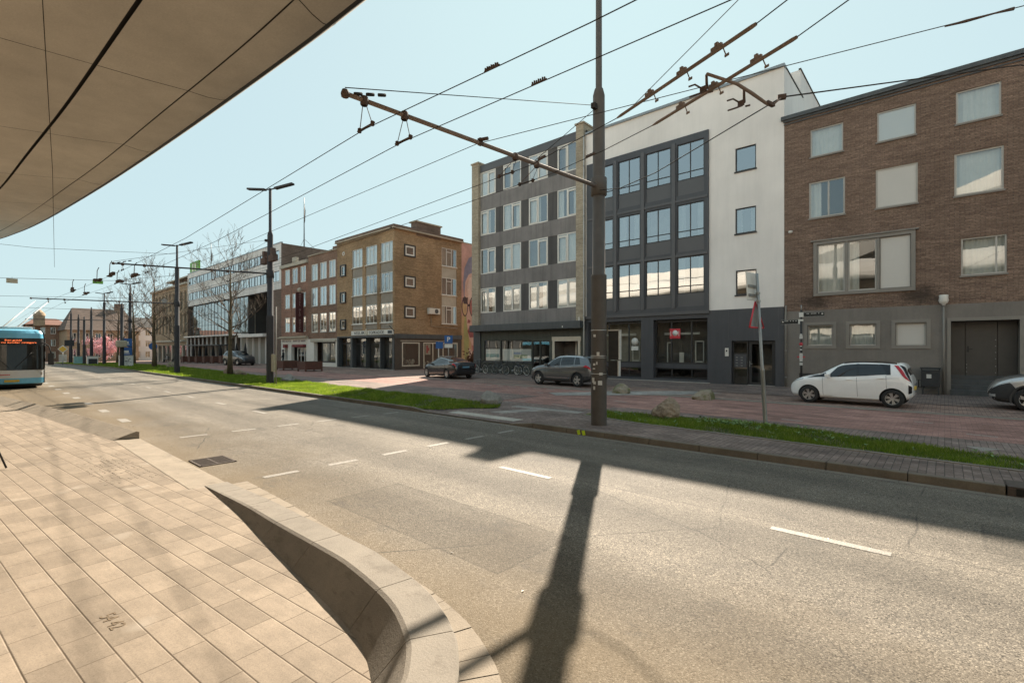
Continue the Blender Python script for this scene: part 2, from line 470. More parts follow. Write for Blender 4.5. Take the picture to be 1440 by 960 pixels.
def mk_slabs():
    """Concrete pavement slabs in courses of uneven length, laid at a slight angle to the kerb."""
    t = NT('pavement_slabs'); p = t.geo()
    q = t.n('Mapping', {'Vector': p, 'Rotation': (0, 0, R(-5.6))}, vector_type='POINT').outputs[0]
    sx = t.n('SeparateXYZ', {0: q})
    row = t.math('FLOOR', t.math('DIVIDE', sx.outputs[1], 0.192))
    wn = t.n('TexWhiteNoise', {'W': row}, noise_dimensions='1D').outputs[0]
    ln = t.math('ADD', 0.37, t.math('MULTIPLY', wn, 0.14))
    xx = t.math('ADD', sx.outputs[0], t.math('MULTIPLY', wn, 3.7))
    colm = t.math('FLOOR', t.math('DIVIDE', xx, ln))
    fx = t.math('MULTIPLY', t.math('FRACT', t.math('DIVIDE', xx, ln)), ln)
    fy = t.math('MULTIPLY', t.math('FRACT', t.math('DIVIDE', sx.outputs[1], 0.192)), 0.192)
    dx = t.math('MINIMUM', fx, t.math('SUBTRACT', ln, fx)); dy = t.math('MINIMUM', fy, t.math('SUBTRACT', 0.192, fy))
    d = t.math('MINIMUM', t.math('MULTIPLY', dx, 1.5), dy)
    idv = t.n('CombineXYZ', {0: row, 1: colm}).outputs[0]
    wid = t.n('TexWhiteNoise', {'Vector': idv}, noise_dimensions='3D')
    n1 = t.noise(p, 4.5, 6, 0.65); n2 = t.noise(p, 130, 3, 0.7); n3 = t.noise(p, 0.9, 5, 0.6); n4 = t.noise(t.scale(q, (3, 22, 3)), 1.6, 4)
    base = t.mix(wid.outputs[0], (0.228, 0.182, 0.135), (0.305, 0.245, 0.184))
    base = t.mix(1.0, base, t.ramp(n1, [(0.3, 0.84), (0.7, 1.1)]), 'MULTIPLY')
    base = t.mix(1.0, base, t.ramp(n2, [(0.28, 0.72), (0.5, 1.0), (0.75, 1.16)]), 'MULTIPLY')
    base = t.mix(1.0, base, t.ramp(n3, [(0.32, 0.84), (0.66, 1.07)]), 'MULTIPLY')
    base = t.mix(1.0, base, t.ramp(n4, [(0.3, 0.92), (0.7, 1.05)]), 'MULTIPLY')
    stain = t.noise(p, 1.7, 2)
    base = t.mix(t.ramp(stain, [(0.64, 0.0), (0.76, 0.45)]), base, (0.42, 0.37, 0.31))
    stain2 = t.noise(t.n('Mapping', {'Vector': p, 'Location': (7, 3, 0)}).outputs[0], 1.9, 3)
    base = t.mix(t.ramp(stain2, [(0.63, 0.0), (0.75, 0.4)]), base, (0.12, 0.10, 0.075))
    gv = t.n('TexVoronoi', {'Vector': p, 'Scale': 4.2, 'Randomness': 1.0}, feature='F1')
    gr = t.n('SeparateColor', {0: gv.outputs['Color']}).outputs[0]
    gum = t.math('MULTIPLY', t.ramp(gv.outputs[0], [(0.055, 1.0), (0.075, 0.0)]), t.ramp(gr, [(0.60, 0.0), (0.62, 0.55)]))
    base = t.mix(gum, base, t.mix(t.ramp(gr, [(0.8, 0.0), (0.82, 1.0)]), (0.15, 0.12, 0.09), (0.42, 0.37, 0.31)))
    jn = t.math('ADD', d, t.math('MULTIPLY', t.math('SUBTRACT', t.noise(p, 3.0, 3), 0.5), 0.0055))
    joint = t.ramp(jn, [(0.0010, 1.0), (0.0042, 0.0)])
    c = t.mix(joint, base, (0.075, 0.052, 0.03))
    hgt = t.ramp(d, [(0.0, 0.0), (0.007, 1.0)])
    nm = t.bump(n2, 0.18, 0.004, t.bump(hgt, 0.6, 0.006))
    M['slabs'] = t.bsdf(c, 0.8, 0, nm, 0.3)


def mk_pavers(name, c1, c2, mortar, w, h, rot=0, m=0.006, var=0.3, big=0.25):
    t = NT(name); p = t.geo()
    q = t.n('Mapping', {'Vector': p, 'Rotation': (0, 0, rot)}).outputs[0]
    b = t.n('TexBrick', {'Vector': q, 'Color1': c1, 'Color2': c2, 'Mortar': mortar, 'Scale': 1.0, 'Mortar Size': m, 'Mortar Smooth': 0.2,
                         'Brick Width': w, 'Row Height': h})
    n1 = t.noise(p, 1.1, 6, 0.65); n2 = t.noise(p, 28, 3); n3 = t.noise(p, 0.22, 4)
    c = t.mix(1.0, b.outputs[0], t.ramp(n2, [(0.3, 1 - var), (0.7, 1 + var * 0.5)]), 'MULTIPLY')
    c = t.mix(1.0, c, t.ramp(n1, [(0.33, 1 - big), (0.67, 1.08)]), 'MULTIPLY')
    c = t.mix(1.0, c, t.ramp(n3, [(0.35, 0.82), (0.65, 1.1)]), 'MULTIPLY')
    n4 = t.noise(t.scale(p, (.35, 1.5, 1)), 1.3, 5, .6)          # streaks along the street, painted in place of light reflected from windows
    c = t.mix(1.0, c, t.ramp(n4, [(0.36, 0.74), (0.5, 1.0), (0.66, 1.22)]), 'MULTIPLY')
    M[name] = t.bsdf(c, 0.85, 0, t.bump(b.outputs[1], 0.4, -0.006), 0.3)


mk_asphalt(); mk_slabs()
mk_pavers('pavers_brown', (0.215, 0.155, 0.13), (0.30, 0.225, 0.19), (0.105, 0.08, 0.065), 0.2, 0.1, R(90))
mk_pavers('pavers_red', (0.315, 0.165, 0.130), (0.435, 0.240, 0.195), (0.18, 0.115, 0.09), 0.2, 0.1, 0, 0.005, 0.25, 0.22)
mk_pavers('pavers_square', (0.23, 0.115, 0.075), (0.30, 0.16, 0.11), (0.13, 0.085, 0.06), 0.2, 0.1, R(45), 0.005, 0.25, 0.25)
mk_pavers('pavers_parking', (0.285, 0.185, 0.145), (0.39, 0.265, 0.21), (0.15, 0.105, 0.08), 0.2, 0.1, R(90), 0.005, 0.3, 0.3)
mk_pavers('slab_grey', (0.34, 0.31, 0.275), (0.42, 0.385, 0.34), (0.16, 0.14, 0.12), 0.3, 0.3, 0, 0.006, 0.15, 0.2)
M['kerb_dark'] = concrete('kerb_dark', (0.185, 0.155, 0.118), 0.3, 2.5, 0.9, 0.3)
M['kerb_pale'] = concrete('kerb_pale', (0.34, 0.28, 0.21), 0.18, 2.2, 0.8, 0.2, 140)
M['kerb_grey'] = concrete('kerb_grey', (0.285, 0.24, 0.185), 0.24, 2.0, 0.85, 0.25, 120)
def scuffed(name, col):
    t = NT(name); p = t.geo()
    n1 = t.noise(p, 2.4, 7, .7); n2 = t.noise(p, 150, 3, .75); n3 = t.noise(t.scale(p, (1.2, 1.2, 7)), 2.2, 6, .7); po = t.n('TexVoronoi', {'Vector': p, 'Scale': 70.0}).outputs[0]
    c = t.mix(1.0, col, t.ramp(n1, [(.3, .80), (.7, 1.1)]), 'MULTIPLY')
    c = t.mix(1.0, c, t.ramp(n2, [(.25, .72), (.5, 1.0), (.75, 1.18)]), 'MULTIPLY')
    c = t.mix(t.ramp(n3, [(.56, 0.), (.68, .5)]), c, (.10, .08, .06))
    c = t.mix(t.ramp(po, [(.06, .6), (.14, 0.)]), c, (.12, .095, .07))
    M[name] = t.bsdf(c, .85, 0, t.bump(t.math('ADD', n2, t.math('MULTIPLY', po, .6)), .35, .006), .3)


scuffed('kerb_grey', (0.24, 0.21, 0.172)); scuffed('kerb_pale', (0.285, 0.238, 0.183))
M['soffit'] = concrete('soffit', (0.60, 0.565, 0.505), 0.2, 0.6, 0.75, 0.05, 30)
M['station_concrete'] = concrete('station_concrete', (0.66, 0.61, 0.55), 0.1, 0.5, 0.8, 0.05, 30)


def mk_mark():
    t = NT('road_paint'); p = t.geo()
    n = t.noise(p, 55, 4, 0.75); n2 = t.noise(p, 4, 3)
    c = t.mix(t.ramp(n, [(0.46, 0.9), (0.60, 0.0)]), (0.40, 0.365, 0.315), (0.185, 0.165, 0.14))
    c = t.mix(1.0, c, t.ramp(n2, [(0.3, 0.86), (0.7, 1.05)]), 'MULTIPLY')
    M['road_paint'] = t.bsdf(c, 0.7, 0, t.bump(n, 0.3, 0.004))


mk_mark()


def mk_grass():
    t = NT('grass_blades'); p = t.geo()
    a = t.n('Attribute', attribute_name='tint').outputs[2]
    n = t.noise(p, 1.3, 4)
    c = t.ramp(a, [(0.0, (0.066, 0.098, 0.024)), (0.5, (0.130, 0.182, 0.036)), (0.85, (0.23, 0.27, 0.06)), (1.0, (0.38, 0.33, 0.16))])
    c = t.mix(1.0, c, t.ramp(n, [(0.3, 0.75), (0.7, 1.2)]), 'MULTIPLY')
    d = t.n('BsdfDiffuse', {'Color': c}); tl = t.n('BsdfTranslucent', {'Color': t.mix(1.0, c, (1.5, 1.7, 0.7), 'MULTIPLY')})
    mx = t.n('MixShader', {0: 0.5, 1: d.outputs[0], 2: tl.outputs[0]})
    t.t.links.new(mx.outputs[0], t.out.inputs[0])
    M['grass'] = t.m
    t = NT('grass_soil'); p = t.geo()
    n = t.noise(p, 9, 5); n2 = t.noise(p, 1.2, 4)
    c = t.ramp(n, [(0.3, (0.055, 0.05, 0.025)), (0.5, (0.085, 0.085, 0.03)), (0.8, (0.13, 0.10, 0.055))])
    c = t.mix(1.0, c, t.ramp(n2, [(0.3, 0.8), (0.7, 1.15)]), 'MULTIPLY')
    M['grass_soil'] = t.bsdf(c, 0.95, 0, t.bump(n, 0.6, 0.03))


mk_grass()


def mk_rock(name, c1, c2, moss=None):
    t = NT(name); p = t.obj()
    n = t.noise(p, 5, 7, 0.7); n2 = t.noise(p, 38, 4)
    c = t.ramp(n, [(0.3, c1), (0.7, c2)])
    c = t.mix(1.0, c, t.ramp(n2, [(0.3, 0.7), (0.7, 1.2)]), 'MULTIPLY')
    if moss:
        c = t.mix(t.ramp(t.noise(p, 2.6, 4), [(0.45, 0.0), (0.6, 0.8)]), c, moss)
    M[name] = t.bsdf(c, 0.95, 0, t.bump(n2, 0.5, 0.02), 0.2)


mk_rock('rock_tan', (0.20, 0.145, 0.10), (0.36, 0.28, 0.20))
mk_rock('rock_grey', (0.20, 0.19, 0.17), (0.34, 0.32, 0.28))
mk_rock('rock_moss', (0.22, 0.18, 0.13), (0.38, 0.32, 0.24), (0.10, 0.105, 0.03))


def mk_car(name, col, metal=0.5, rough=0.28, coat=1.0):
    t = NT(name); n = t.noise(t.geo(), 2.2, 4)
    c = t.mix(1.0, col, t.ramp(n, [(0.3, 0.93), (0.7, 1.03)]), 'MULTIPLY')
    M[name] = t.bsdf(c, rough, metal, None, 0.5, coat, **{'Coat Roughness': 0.04})


mk_car('car_white', (0.88, 0.865, 0.83), 0.0, 0.3)
mk_car('car_black', (0.012, 0.014, 0.018), 0.2, 0.25)
mk_car('car_grey', (0.135, 0.138, 0.138), 0.6, 0.3)
mk_car('car_silver', (0.50, 0.50, 0.49), 0.6, 0.3)
mk_car('car_dark', (0.03, 0.032, 0.036), 0.3, 0.3)
mk_car('bus_blue', (0.15, 0.50, 0.70), 0.0, 0.3)
mk_car('bus_white', (0.62, 0.61, 0.58), 0.0, 0.35)
M['car_glass'] = None


def mk_carglass():
    t = NT('car_glass')
    t.bsdf((0.014, 0.016, 0.017), 0.03, 0, None, 0.6, 0.1)
    M['car_glass'] = t.m
    t = NT('bus_glass')
    t.bsdf((0.022, 0.022, 0.02), 0.06, 0, None, 0.35, 0.0)
    M['bus_glass'] = t.m


mk_carglass()
M['plastic_dark'] = paint('plastic_dark', (0.035, 0.034, 0.033), 0.7, 0, 0.2, 5)
M['plate_yellow'] = flat('plate_yellow', (0.62, 0.42, 0.05), 0.5)
M['plate_blue'] = flat('plate_blue', (0.10, 0.22, 0.30), 0.5)
M['blossom'] = paint('blossom', (0.80, 0.46, 0.48), 0.9, 0, 0.3, 3)
M['led_orange'] = flat('led_orange', (1.0, 0.20, 0.06), 0.5, 0, 0.5, 0.30)
M['awning_red'] = paint('awning_red', (0.22, 0.04, 0.035), 0.8, 0, 0.3, 4)
M['hotel_sign'] = paint('hotel_sign', (0.075, 0.017, 0.016), 0.5, 0, 0.2, 4)
M['green_sign'] = paint('green_sign', (0.12, 0.30, 0.03), 0.5, 0, 0.2, 1)
M['leaf_dark'] = paint('leaf_dark', (0.04, 0.07, 0.02), 0.9, 0, 0.4, 6)
# ------------------------------------------------------------------ ground, road, pavements
def sheet(name, pts, z, mat, zoff=True, sub=6.0, kind='structure', parent=None):
    """A flat sheet from an outline, cut along X so it can follow the fall of the street."""
    bm = bmesh.new()
    vs = [bm.verts.new((x, y, z)) for x, y in pts]
    bm.faces.new(vs)
    xs = [p[0] for p in pts]
    x = math.floor(min(xs) / 20.0) * 20.0
    while x < max(xs):
        if x > min(xs) and x <= -60:
            g = bm.verts[:] + bm.edges[:] + bm.faces[:]
            bmesh.ops.bisect_plane(bm, geom=g, plane_co=(x, 0, 0), plane_no=(1, 0, 0))
        x += 20.0 if x != -80 else 18.0
        if abs(x + 62) < 3: x = -62.0
        elif x == -42.0: x = -40.0
    for v in bm.verts: v.co.z += gz(v.co.x)
    bmesh.ops.recalc_face_normals(bm, faces=bm.faces)
    me = bpy.data.meshes.new(name); bm.to_mesh(me); bm.free()
    for p in me.polygons:
        if p.normal.z < 0: p.flip()
    me.materials.append(mat); boxuv(me)
    o = bpy.data.objects.new(name, me); COL.objects.link(o)
    if parent is not None: o.parent = parent
    elif kind: o['kind'] = kind
    return o


def rect(x0, x1, y0, y1): return [(x0, y0), (x1, y0), (x1, y1), (x0, y1)]


M['far_ground'] = concrete('far_ground', (0.16, 0.145, 0.12), 0.25, 0.2)
sheet('ground', rect(-900, 900, -900, 900), -0.07, M['far_ground'])
road = sheet('road', rect(-320, 60, -14, 9.02), 0.0, M['asphalt'])

# the platform on the near side: outer line of its kerb
FARK = [(-60, -4.2), (-46, -2.2), (-36, -0.75), (-30, 0.15), (-26.5, 0.66), (-22, 1.30), (-18.1, 1.80), (-15.2, 2.10), (-12.65, 2.36)]
NEARK = [(-7.5, 2.40), (-6.85, 2.385), (-5.9, 2.36), (-4.97, 2.30), (-4.1, 2.255), (-3.46, 2.215), (-2.87, 2.14), (-2.5, 2.05), (-2.15, 1.895), (-1.95, 1.75), (-1.80, 1.60), (-1.68, 1.41),
         (-1.59, 1.16), (-1.53, 0.8), (-1.50, 0.2), (-1.50, -1.4), (-1.50, -8.0)]


def inset(line, d):
    out = []
    for i, p in enumerate(line):
        a = line[max(0, i - 1)]; b = line[min(len(line) - 1, i + 1)]
        tx, ty = b[0] - a[0], b[1] - a[1]; l = math.hypot(tx, ty)
        out.append((p[0] + ty / l * d, p[1] - tx / l * d))
    return out


PAVZ = 0.05
out = inset(FARK, 0.2) + [(-12.6, 1.97), (-7.5, 1.97)] + inset(NEARK, 0.16)
sheet('platform_pavement', [(-60, -60)] + out + [(-1.6, -60)], PAVZ, M['slabs'])
# dropped crossing between the two kerbs, and its fine grooves
mb = MB()
mb.add([(-12.6, 1.93, .054), (-7.5, 1.93, .054), (-7.5, 2.40, .03), (-12.6, 2.36, .03), (-12.6, 2.36, -.02), (-7.5, 2.40, -.02)], [(0, 1, 2, 3), (3, 2, 5, 4)])
o = mb.build('crossing_slab', M['kerb_pale']); o['kind'] = 'structure'
mb = MB()
for x in (-12.1, -11.9, -11.1, -10.4, -9.9, -9.75, -9.2, -8.9, -8.75, -8.2): mb.box(x, x + .012, 1.95, 2.33, .03, .0535 if 0 else .045)
# far kerb: a wedge that rises from the slabs to its outer edge
mb = MB(); ins = inset(FARK, 0.46)
for i in range(len(FARK) - 1):
    a, b = FARK[i], FARK[i + 1]; c, d = ins[i], ins[i + 1]
    n = max(1, int(math.hypot(b[0] - a[0], b[1] - a[1]) / 1.0))
    for k in range(n):
        t0 = k / n; t1 = (k + 1) / n - 0.004
        L = lambda p, q, t: (p[0] + (q[0] - p[0]) * t, p[1] + (q[1] - p[1]) * t)
        A, B_, C_, D = L(a, b, t0), L(a, b, t1), L(c, d, t0), L(c, d, t1)
        A2, B2 = L(A, C_, 0.1), L(B_, D, 0.1)
        v = [(*C_, .051), (*D, .051), (*B2, .185), (*A2, .185), (*B_, .165), (*A, .165), (*B_, -.05), (*A, -.05), (*C_, -.05), (*D, -.05)]
        mb.add(v, [(0, 1, 2, 3), (3, 2, 4, 5), (5, 4, 6, 7), (0, 3, 5, 7, 8), (1, 9, 6, 4, 2)])
o = mb.build('platform_kerb', M['kerb_pale']); o['kind'] = 'structure'
# near kerb: level top, sloping inner face, ends in a tight bend round the platform
mb = MB()


def kerb_z(x, i): return 0.056 + 0.205 * min(1.0, max(0.0, (x + 7.5) / 4.0))


fine = []
for i in range(len(NEARK) - 1):
    n = 4 if i < 13 else 3
    for k in range(n):
        t = k / n; p0 = NEARK[max(0, i - 1)]; p1 = NEARK[i]; p2 = NEARK[i + 1]; p3 = NEARK[min(len(NEARK) - 1, i + 2)]
        cr = lambda a, b, c, d: 0.5 * (2 * b + (c - a) * t + (2 * a - 5 * b + 4 * c - d) * t * t + (3 * b - a - 3 * c + d) * t ** 3)
        fine.append((cr(p0[0], p1[0], p2[0], p3[0]), cr(p0[1], p1[1], p2[1], p3[1]), i))
fine.append((*NEARK[-1], 99))
pl = [(p[0], p[1]) for p in fine]
joints = {1, 2, 3, 4, 6, 8, 11, 14, 15}
topi = inset(pl, 0.27)
rings = []
for i, p in enumerate(pl):
    z = kerb_z(p[0], i) if p[1] > 0 or p[0] < -3 else 0.261
    foot = 0.29 + (z - 0.05) * 0.9
    q = topi[i]; f = inset(pl, foot)[i]
    e1 = inset(pl, 0.012)[i]; e2 = inset(pl, 0.255)[i]; e3 = inset(pl, 0.283)[i]
    rings.append([(p[0], p[1], -.05), (p[0], p[1], z - .012), (e1[0], e1[1], z), (e2[0], e2[1], z), (e3[0], e3[1], z - .014 * min(1, (z - .05) * 8)), (f[0], f[1], PAVZ - .01)])
start = 0
cuts = [0] + [i for i in range(1, len(fine)) if fine[i][2] != fine[i - 1][2] and fine[i][2] in joints] + [len(fine) - 1]
for s, e in zip(cuts[:-1], cuts[1:]):
    rr = [list(r) for r in rings[s:e + 1]]
    d = Vector(rr[-1][2]) - Vector(rr[-2][2]); d.normalize(); d *= 0.007
    rr[-1] = [tuple(Vector(v) - d) for v in rr[-1]]
    n = len(rr[0])
    for k in range(n - 1):
        base = len(mb.v)
        for r in rr: mb.v.extend((r[k], r[k + 1]))
        for i in range(len(rr) - 1):
            mb.f.append((base + 2 * i, base + 2 * i + 2, base + 2 * i + 3, base + 2 * i + 1)); mb.s.append(True); mb.mi.append(0)
    base = len(mb.v)
    mb.v.extend(rr[0]); mb.v.extend(rr[-1])
    mb.f.append(tuple(base + k for k in range(n))); mb.s.append(False); mb.mi.append(0)
    mb.f.append(tuple(base + n + k for k in reversed(range(n)))); mb.s.append(False); mb.mi.append(0)
o = mb.build('platform_kerb', M['kerb_grey']); o['kind'] = 'structure'
# gutter tiles outside the bend
mb = MB(); o1 = inset(pl, -0.012); o2 = inset(pl, -0.25)
acc = 0.0; st = None
for i in range(len(pl) - 1):
    L = math.hypot(pl[i + 1][0] - pl[i][0], pl[i + 1][1] - pl[i][1])
    if L < 1e-6: continue
    n = max(1, round(L / 0.2))
    for k in range(n):
        f = lambda A, t: (A[i][0] + (A[i + 1][0] - A[i][0]) * t, A[i][1] + (A[i + 1][1] - A[i][1]) * t)
        t0 = k / n + .012; t1 = (k + 1) / n - .012
        a, b, c, d = f(o1, t0), f(o1, t1), f(o2, t1), f(o2, t0)
        z = .012 + rnd.uniform(-.003, .004)
        mb.add([(*a, z), (*b, z), (*c, z), (*d, z), (*c, -.02), (*d, -.02)], [(3, 2, 1, 0), (2, 3, 5, 4)])
o = mb.build('gutter_tiles', M['kerb_pale']); o['kind'] = 'structure'
# worn tactile paving in the slabs before the crossing
mb = MB()
for i in range(24):
    for j in range(9):
        x = -11.0 + i * 0.105; y = 1.12 + j * 0.075 + 0.012 * i * 0.4
        if y > 1.86 or rnd.random() < .5: continue
        l = rnd.uniform(.012, .032); mb.box(x - l, x + l, y - .010, y + .010, PAVZ - .01, PAVZ + .0035)
o = mb.build('tactile_paving', M['kerb_pale']); o['kind'] = 'structure'
# engraved numbers in one slab
M['engraving'] = paint('engraving', (0.16, 0.115, 0.07), 0.9, 0, 0.3, 30)
ta = R(5.6)
o = text_obj('54 42', 0.125, M['engraving'], (-4.26, 0.643, PAVZ + 0.0015), (math.cos(ta), math.sin(ta), 0), (-math.sin(ta), math.cos(ta), 0), 'slab_engraving', None, 0.003, width=0.27)
o['kind'] = 'structure'

# ---- far side: kerb, brown pavers, lawns, red lane, parking strip, forecourt
sheet('median_pavement', rect(-7.6, 60, 9.13, 13.2), 0.118, M['pavers_brown'])
sheet('crossing_pavement', [(-12.2, 9.03), (-7.0, 9.03), (-7.0, 12.8), (-12.2, 12.8)], 0.045, M['pavers_brown'])
sheet('median_paving', rect(-320, -12.0, 9.13, 15), 0.042, M['pavers_brown'])
sheet('red_lane', [(-320, 12.0), (60, 10.8), (60, 18.6), (-320, 18.6)], 0.034, M['pavers_red'])
sheet('lane_border', [(-7.2, 12.2), (-4, 12.55), (-2.2, 12.45), (0, 11.7), (1.6, 11.05), (6, 10.4), (14, 10.2), (14, 11.6), (6, 12.0), (2.2, 12.9), (0.2, 13.0), (-3, 13.25), (-7.2, 13.3)], 0.122, M['pavers_brown'])
sheet('parking_strip', rect(-27, 60, 18.6, 21.6), 0.040, M['pavers_parking'])
sheet('forecourt', rect(-320, -27, 18.6, 70), 0.040, M['pavers_parking'])
sheet('side_pavement', rect(-27, 60, 21.6, 70), 0.055, M['pavers_brown'])
mb = MB()
for i in range(60):
    x = -18 + i * 0.9
    mb.box(x, x + .89, 18.45, 18.78, 0, .046)
o = mb.build('parking_edge_strip', M['kerb_grey']); o['kind'] = 'structure'
sheet('grey_slab_path', [(-11.6, 15.6), (-8.3, 18.9), (-6.9, 21.0), (-8.3, 21.3), (-10.2, 19.4), (-12.6, 16.4)], 0.0475, M['slab_grey'])
sheet('grey_slab_band', [(-10.45, 11.6), (-7.9, 11.65), (-7.9, 12.05), (-10.45, 12.0)], 0.052, M['slab_grey'])
sheet('grey_slab_band', [(-10.1, 10.25), (-9.55, 10.25), (-9.0, 11.55), (-9.55, 11.55)], 0.050, M['slab_grey'])
M['tactile_white'] = concrete('tactile_white', (0.55, 0.52, 0.46), 0.12, 4)
mb = MB()
mb.box(-10.85, -8.30, 9.32, 9.72, 0.03, .051)
for i in range(26):
    for j in range(4): mb.box(-10.8 + i * .096, -10.75 + i * .096, 9.35 + j * .095, 9.40 + j * .095, .05, .057)
o = mb.build('tactile_plate', M['tactile_white']); o['kind'] = 'structure'
# kerb stones, one metre each, with a drop at the crossing
mb = MB()


def stone(x0, x1, za, zb):
    y0, y1 = 9.0, 9.14; g = .005
    v = [(x0 + g, y0, -.05), (x1 - g, y0, -.05), (x1 - g, y1, -.05), (x0 + g, y1, -.05), (x0 + g, y0 + .012, za), (x1 - g, y0 + .012, zb), (x1 - g, y1, zb), (x0 + g, y1, za)]
    for k in range(len(v)): v[k] = (v[k][0], v[k][1], v[k][2] + gz(v[k][0]))
    mb.add(v, [(0, 3, 2, 1), (4, 5, 6, 7), (0, 1, 5, 4), (1, 2, 6, 5), (2, 3, 7, 6), (3, 0, 4, 7)])


x = -7.4
stone(-8.2, -7.4, .03, .125)
while x < 60:
    if abs(x - .6) > .1: stone(x, x + 1, .125, .125)
    x += 1.0
stone(-12.2, -11.3, .125, .03); x = -12.2
for i in range(4): stone(-11.3 + i * .775, -10.525 + i * .775, .03, .03)
while x > -112:
    stone(x - 1, x, .125, .125); x -= 1.0
o = mb.build('road_kerb', M['kerb_dark'], bevel=0.012); o['kind'] = 'structure'
mb = MB()
for i in range(170):
    x = 40 - i * 0.9
    z = gz(x)
    mb.add([(x - .89, 8.86, .005 + z), (x, 8.86, .005 + z), (x, 8.998, .006 + z), (x - .89, 8.998, .006 + z)], [(0, 1, 2, 3)])
o = mb.build('gutter_strip', M['kerb_grey']); o['kind'] = 'structure'
# lawn edging
mb = MB()
for a, b in (((-7.3, 11.05), (-5.6, 10.72)), ((-5.6, 10.72), (1.2, 10.27)), ((1.2, 10.27), (5.5, 9.98))):
    d = Vector((b[0] - a[0], b[1] - a[1], 0)); nn = Vector((-d.y, d.x, 0)).normalized() * .05
    a3 = Vector((a[0], a[1], .10)); b3 = Vector((b[0], b[1], .10))
    mb.extrude([a3 - nn, b3 - nn, b3 + nn, a3 + nn], (0, 0, .033))
o = mb.build('lawn_edging', M['kerb_grey']); o['kind'] = 'structure'

LAWN_R = [(-7.3, 11.15), (-5.6, 10.80), (-2, 10.55), (1.2, 10.34), (5.5, 10.04), (3.5, 10.62), (1.2, 11.2), (-0.6, 11.85), (-2.2, 12.42), (-4, 12.5), (-6.2, 12.35), (-7.3, 11.95)]
LAWN_L = [(-112, 9.16), (-12.2, 9.16), (-11.5, 9.5), (-11.2, 10.2), (-10.45, 11.0), (-10.9, 11.6), (-13.5, 11.9), (-20, 12.1), (-28, 12.6), (-45, 13.6), (-70, 14.2), (-112, 14.2)]


def inside(P, X, Y):
    r = np.zeros(len(X), dtype=bool); n = len(P)
    for i in range(n):
        x0, y0 = P[i]; x1, y1 = P[(i + 1) % n]
        c = ((y0 > Y) != (y1 > Y)) & (X < (x1 - x0) * (Y - y0) / (y1 - y0 + 1e-12) + x0)
        r ^= c
    return r


def lawn(name, P, zones, zbase, label, seed):
    rs = np.random.RandomState(seed)
    root = sheet(name, P, zbase, M['grass_soil'], kind=None)
    root['kind'] = 'stuff'; root['label'] = label; root['category'] = 'grass'
    Vs = []; Cs = []
    ys = [p[1] for p in P]
    for (x0, x1, dens, h, w) in zones:
        n = int((x1 - x0) * (max(ys) - min(ys)) * dens)
        X = rs.uniform(x0, x1, n); Y = rs.uniform(min(ys), max(ys), n)
        rx = X + rs.normal(0, .045, n); ry = Y + rs.normal(0, .045, n) + .05 * np.sin(X * 5.1) * np.sin(X * 1.7)
        patch_ = np.sin(X * 1.9 + 1.3 * np.sin(Y * 2.2)) * np.sin(Y * 3.3 + X * .7) + .7 * np.sin(X * 5.7 + Y * 4.1)
        k = inside(P, rx, ry) & (rs.rand(n) < np.clip(.78 + .42 * patch_, .22, 1)); X = X[k]; Y = Y[k]; patch_ = patch_[k]; n = len(X)
        cl = 0.5 + 0.5 * np.sin(X * 2.3 + np.sin(Y * 3.1) * 1.3) * np.sin(Y * 2.7 + X * 0.8)
        H = h * rs.uniform(0.4, 1.25, n) * (0.55 + 0.7 * cl); A = rs.uniform(0, 2 * np.pi, n); L = rs.uniform(0.1, 0.9, n) * H; B = rs.uniform(0, 2 * np.pi, n)
        Z = np.where(X > -62, 0.0, -0.012 * (-62 - X)) + zbase - .005
        dx = np.cos(A) * w / 2; dy = np.sin(A) * w / 2
        p0 = np.stack([X - dx, Y - dy, Z], 1); p1 = np.stack([X + dx, Y + dy, Z], 1)
        p2 = np.stack([X + np.cos(B) * L, Y + np.sin(B) * L, Z + H], 1)
        Vs.append(np.stack([p0, p1, p2], 1).reshape(-1, 3))
        t = np.clip(rs.normal(0.48, 0.2, n) + 0.22 * (cl - .5) + .10 * patch_, 0, 0.93); t = np.where(rs.rand(n) < .05 - .03 * patch_, 1.0, t)
        Cs.append(np.repeat(t, 3))
    V = np.concatenate(Vs); F = np.arange(len(V)).reshape(-1, 3)
    o = fast_mesh('grass_blades', V, F, M['grass'], root, cols=np.concatenate(Cs)); o['kind'] = 'stuff'
    return root


lawn('lawn', LAWN_R, [(-7.6, 5.6, 3900, 0.085, 0.009)], 0.124, 'tapering strip of bright grass behind the paved kerb at the right', 3)
lawn('lawn', LAWN_L, [(-26, -10.4, 1700, 0.10, 0.014), (-50, -26, 600, 0.13, 0.03), (-112, -50, 140, 0.17, 0.08)], 0.062, 'long grass strip with bare trees and lamp poles beside the far kerb', 4)

rs = np.random.RandomState(8)
Vs = []
for i in range(140):
    while True:
        x = rs.uniform(-7, 3); y = rs.uniform(10.2, 12.5)
        if inside(LAWN_R, np.array([x]), np.array([y]))[0]: break
    if i > 60: x = rs.normal(-3.6, .5); y = rs.normal(12.0, .2)
    for k in range(7):
        a = rs.uniform(0, 6.28); l = rs.uniform(.03, .07); w_ = l * .35; c, s_ = math.cos(a), math.sin(a); z = .16 + rs.uniform(0, .05)
        Vs += [(x, y, z - .02), (x + c * l * .5 - s_ * w_, y + s_ * l * .5 + c * w_, z), (x + c * l, y + s_ * l, z + .012), (x + c * l * .5 + s_ * w_, y + s_ * l * .5 - c * w_, z)]
M['weed'] = paint('weed', (0.20, 0.30, 0.10), 0.8, 0, 0.3, 9)
o = fast_mesh('weeds', Vs, np.arange(len(Vs)).reshape(-1, 4), M['weed']); o['kind'] = 'stuff'; o['label'] = 'pale broad leaved weeds growing among the grass of the right strip'; o['category'] = 'weeds'

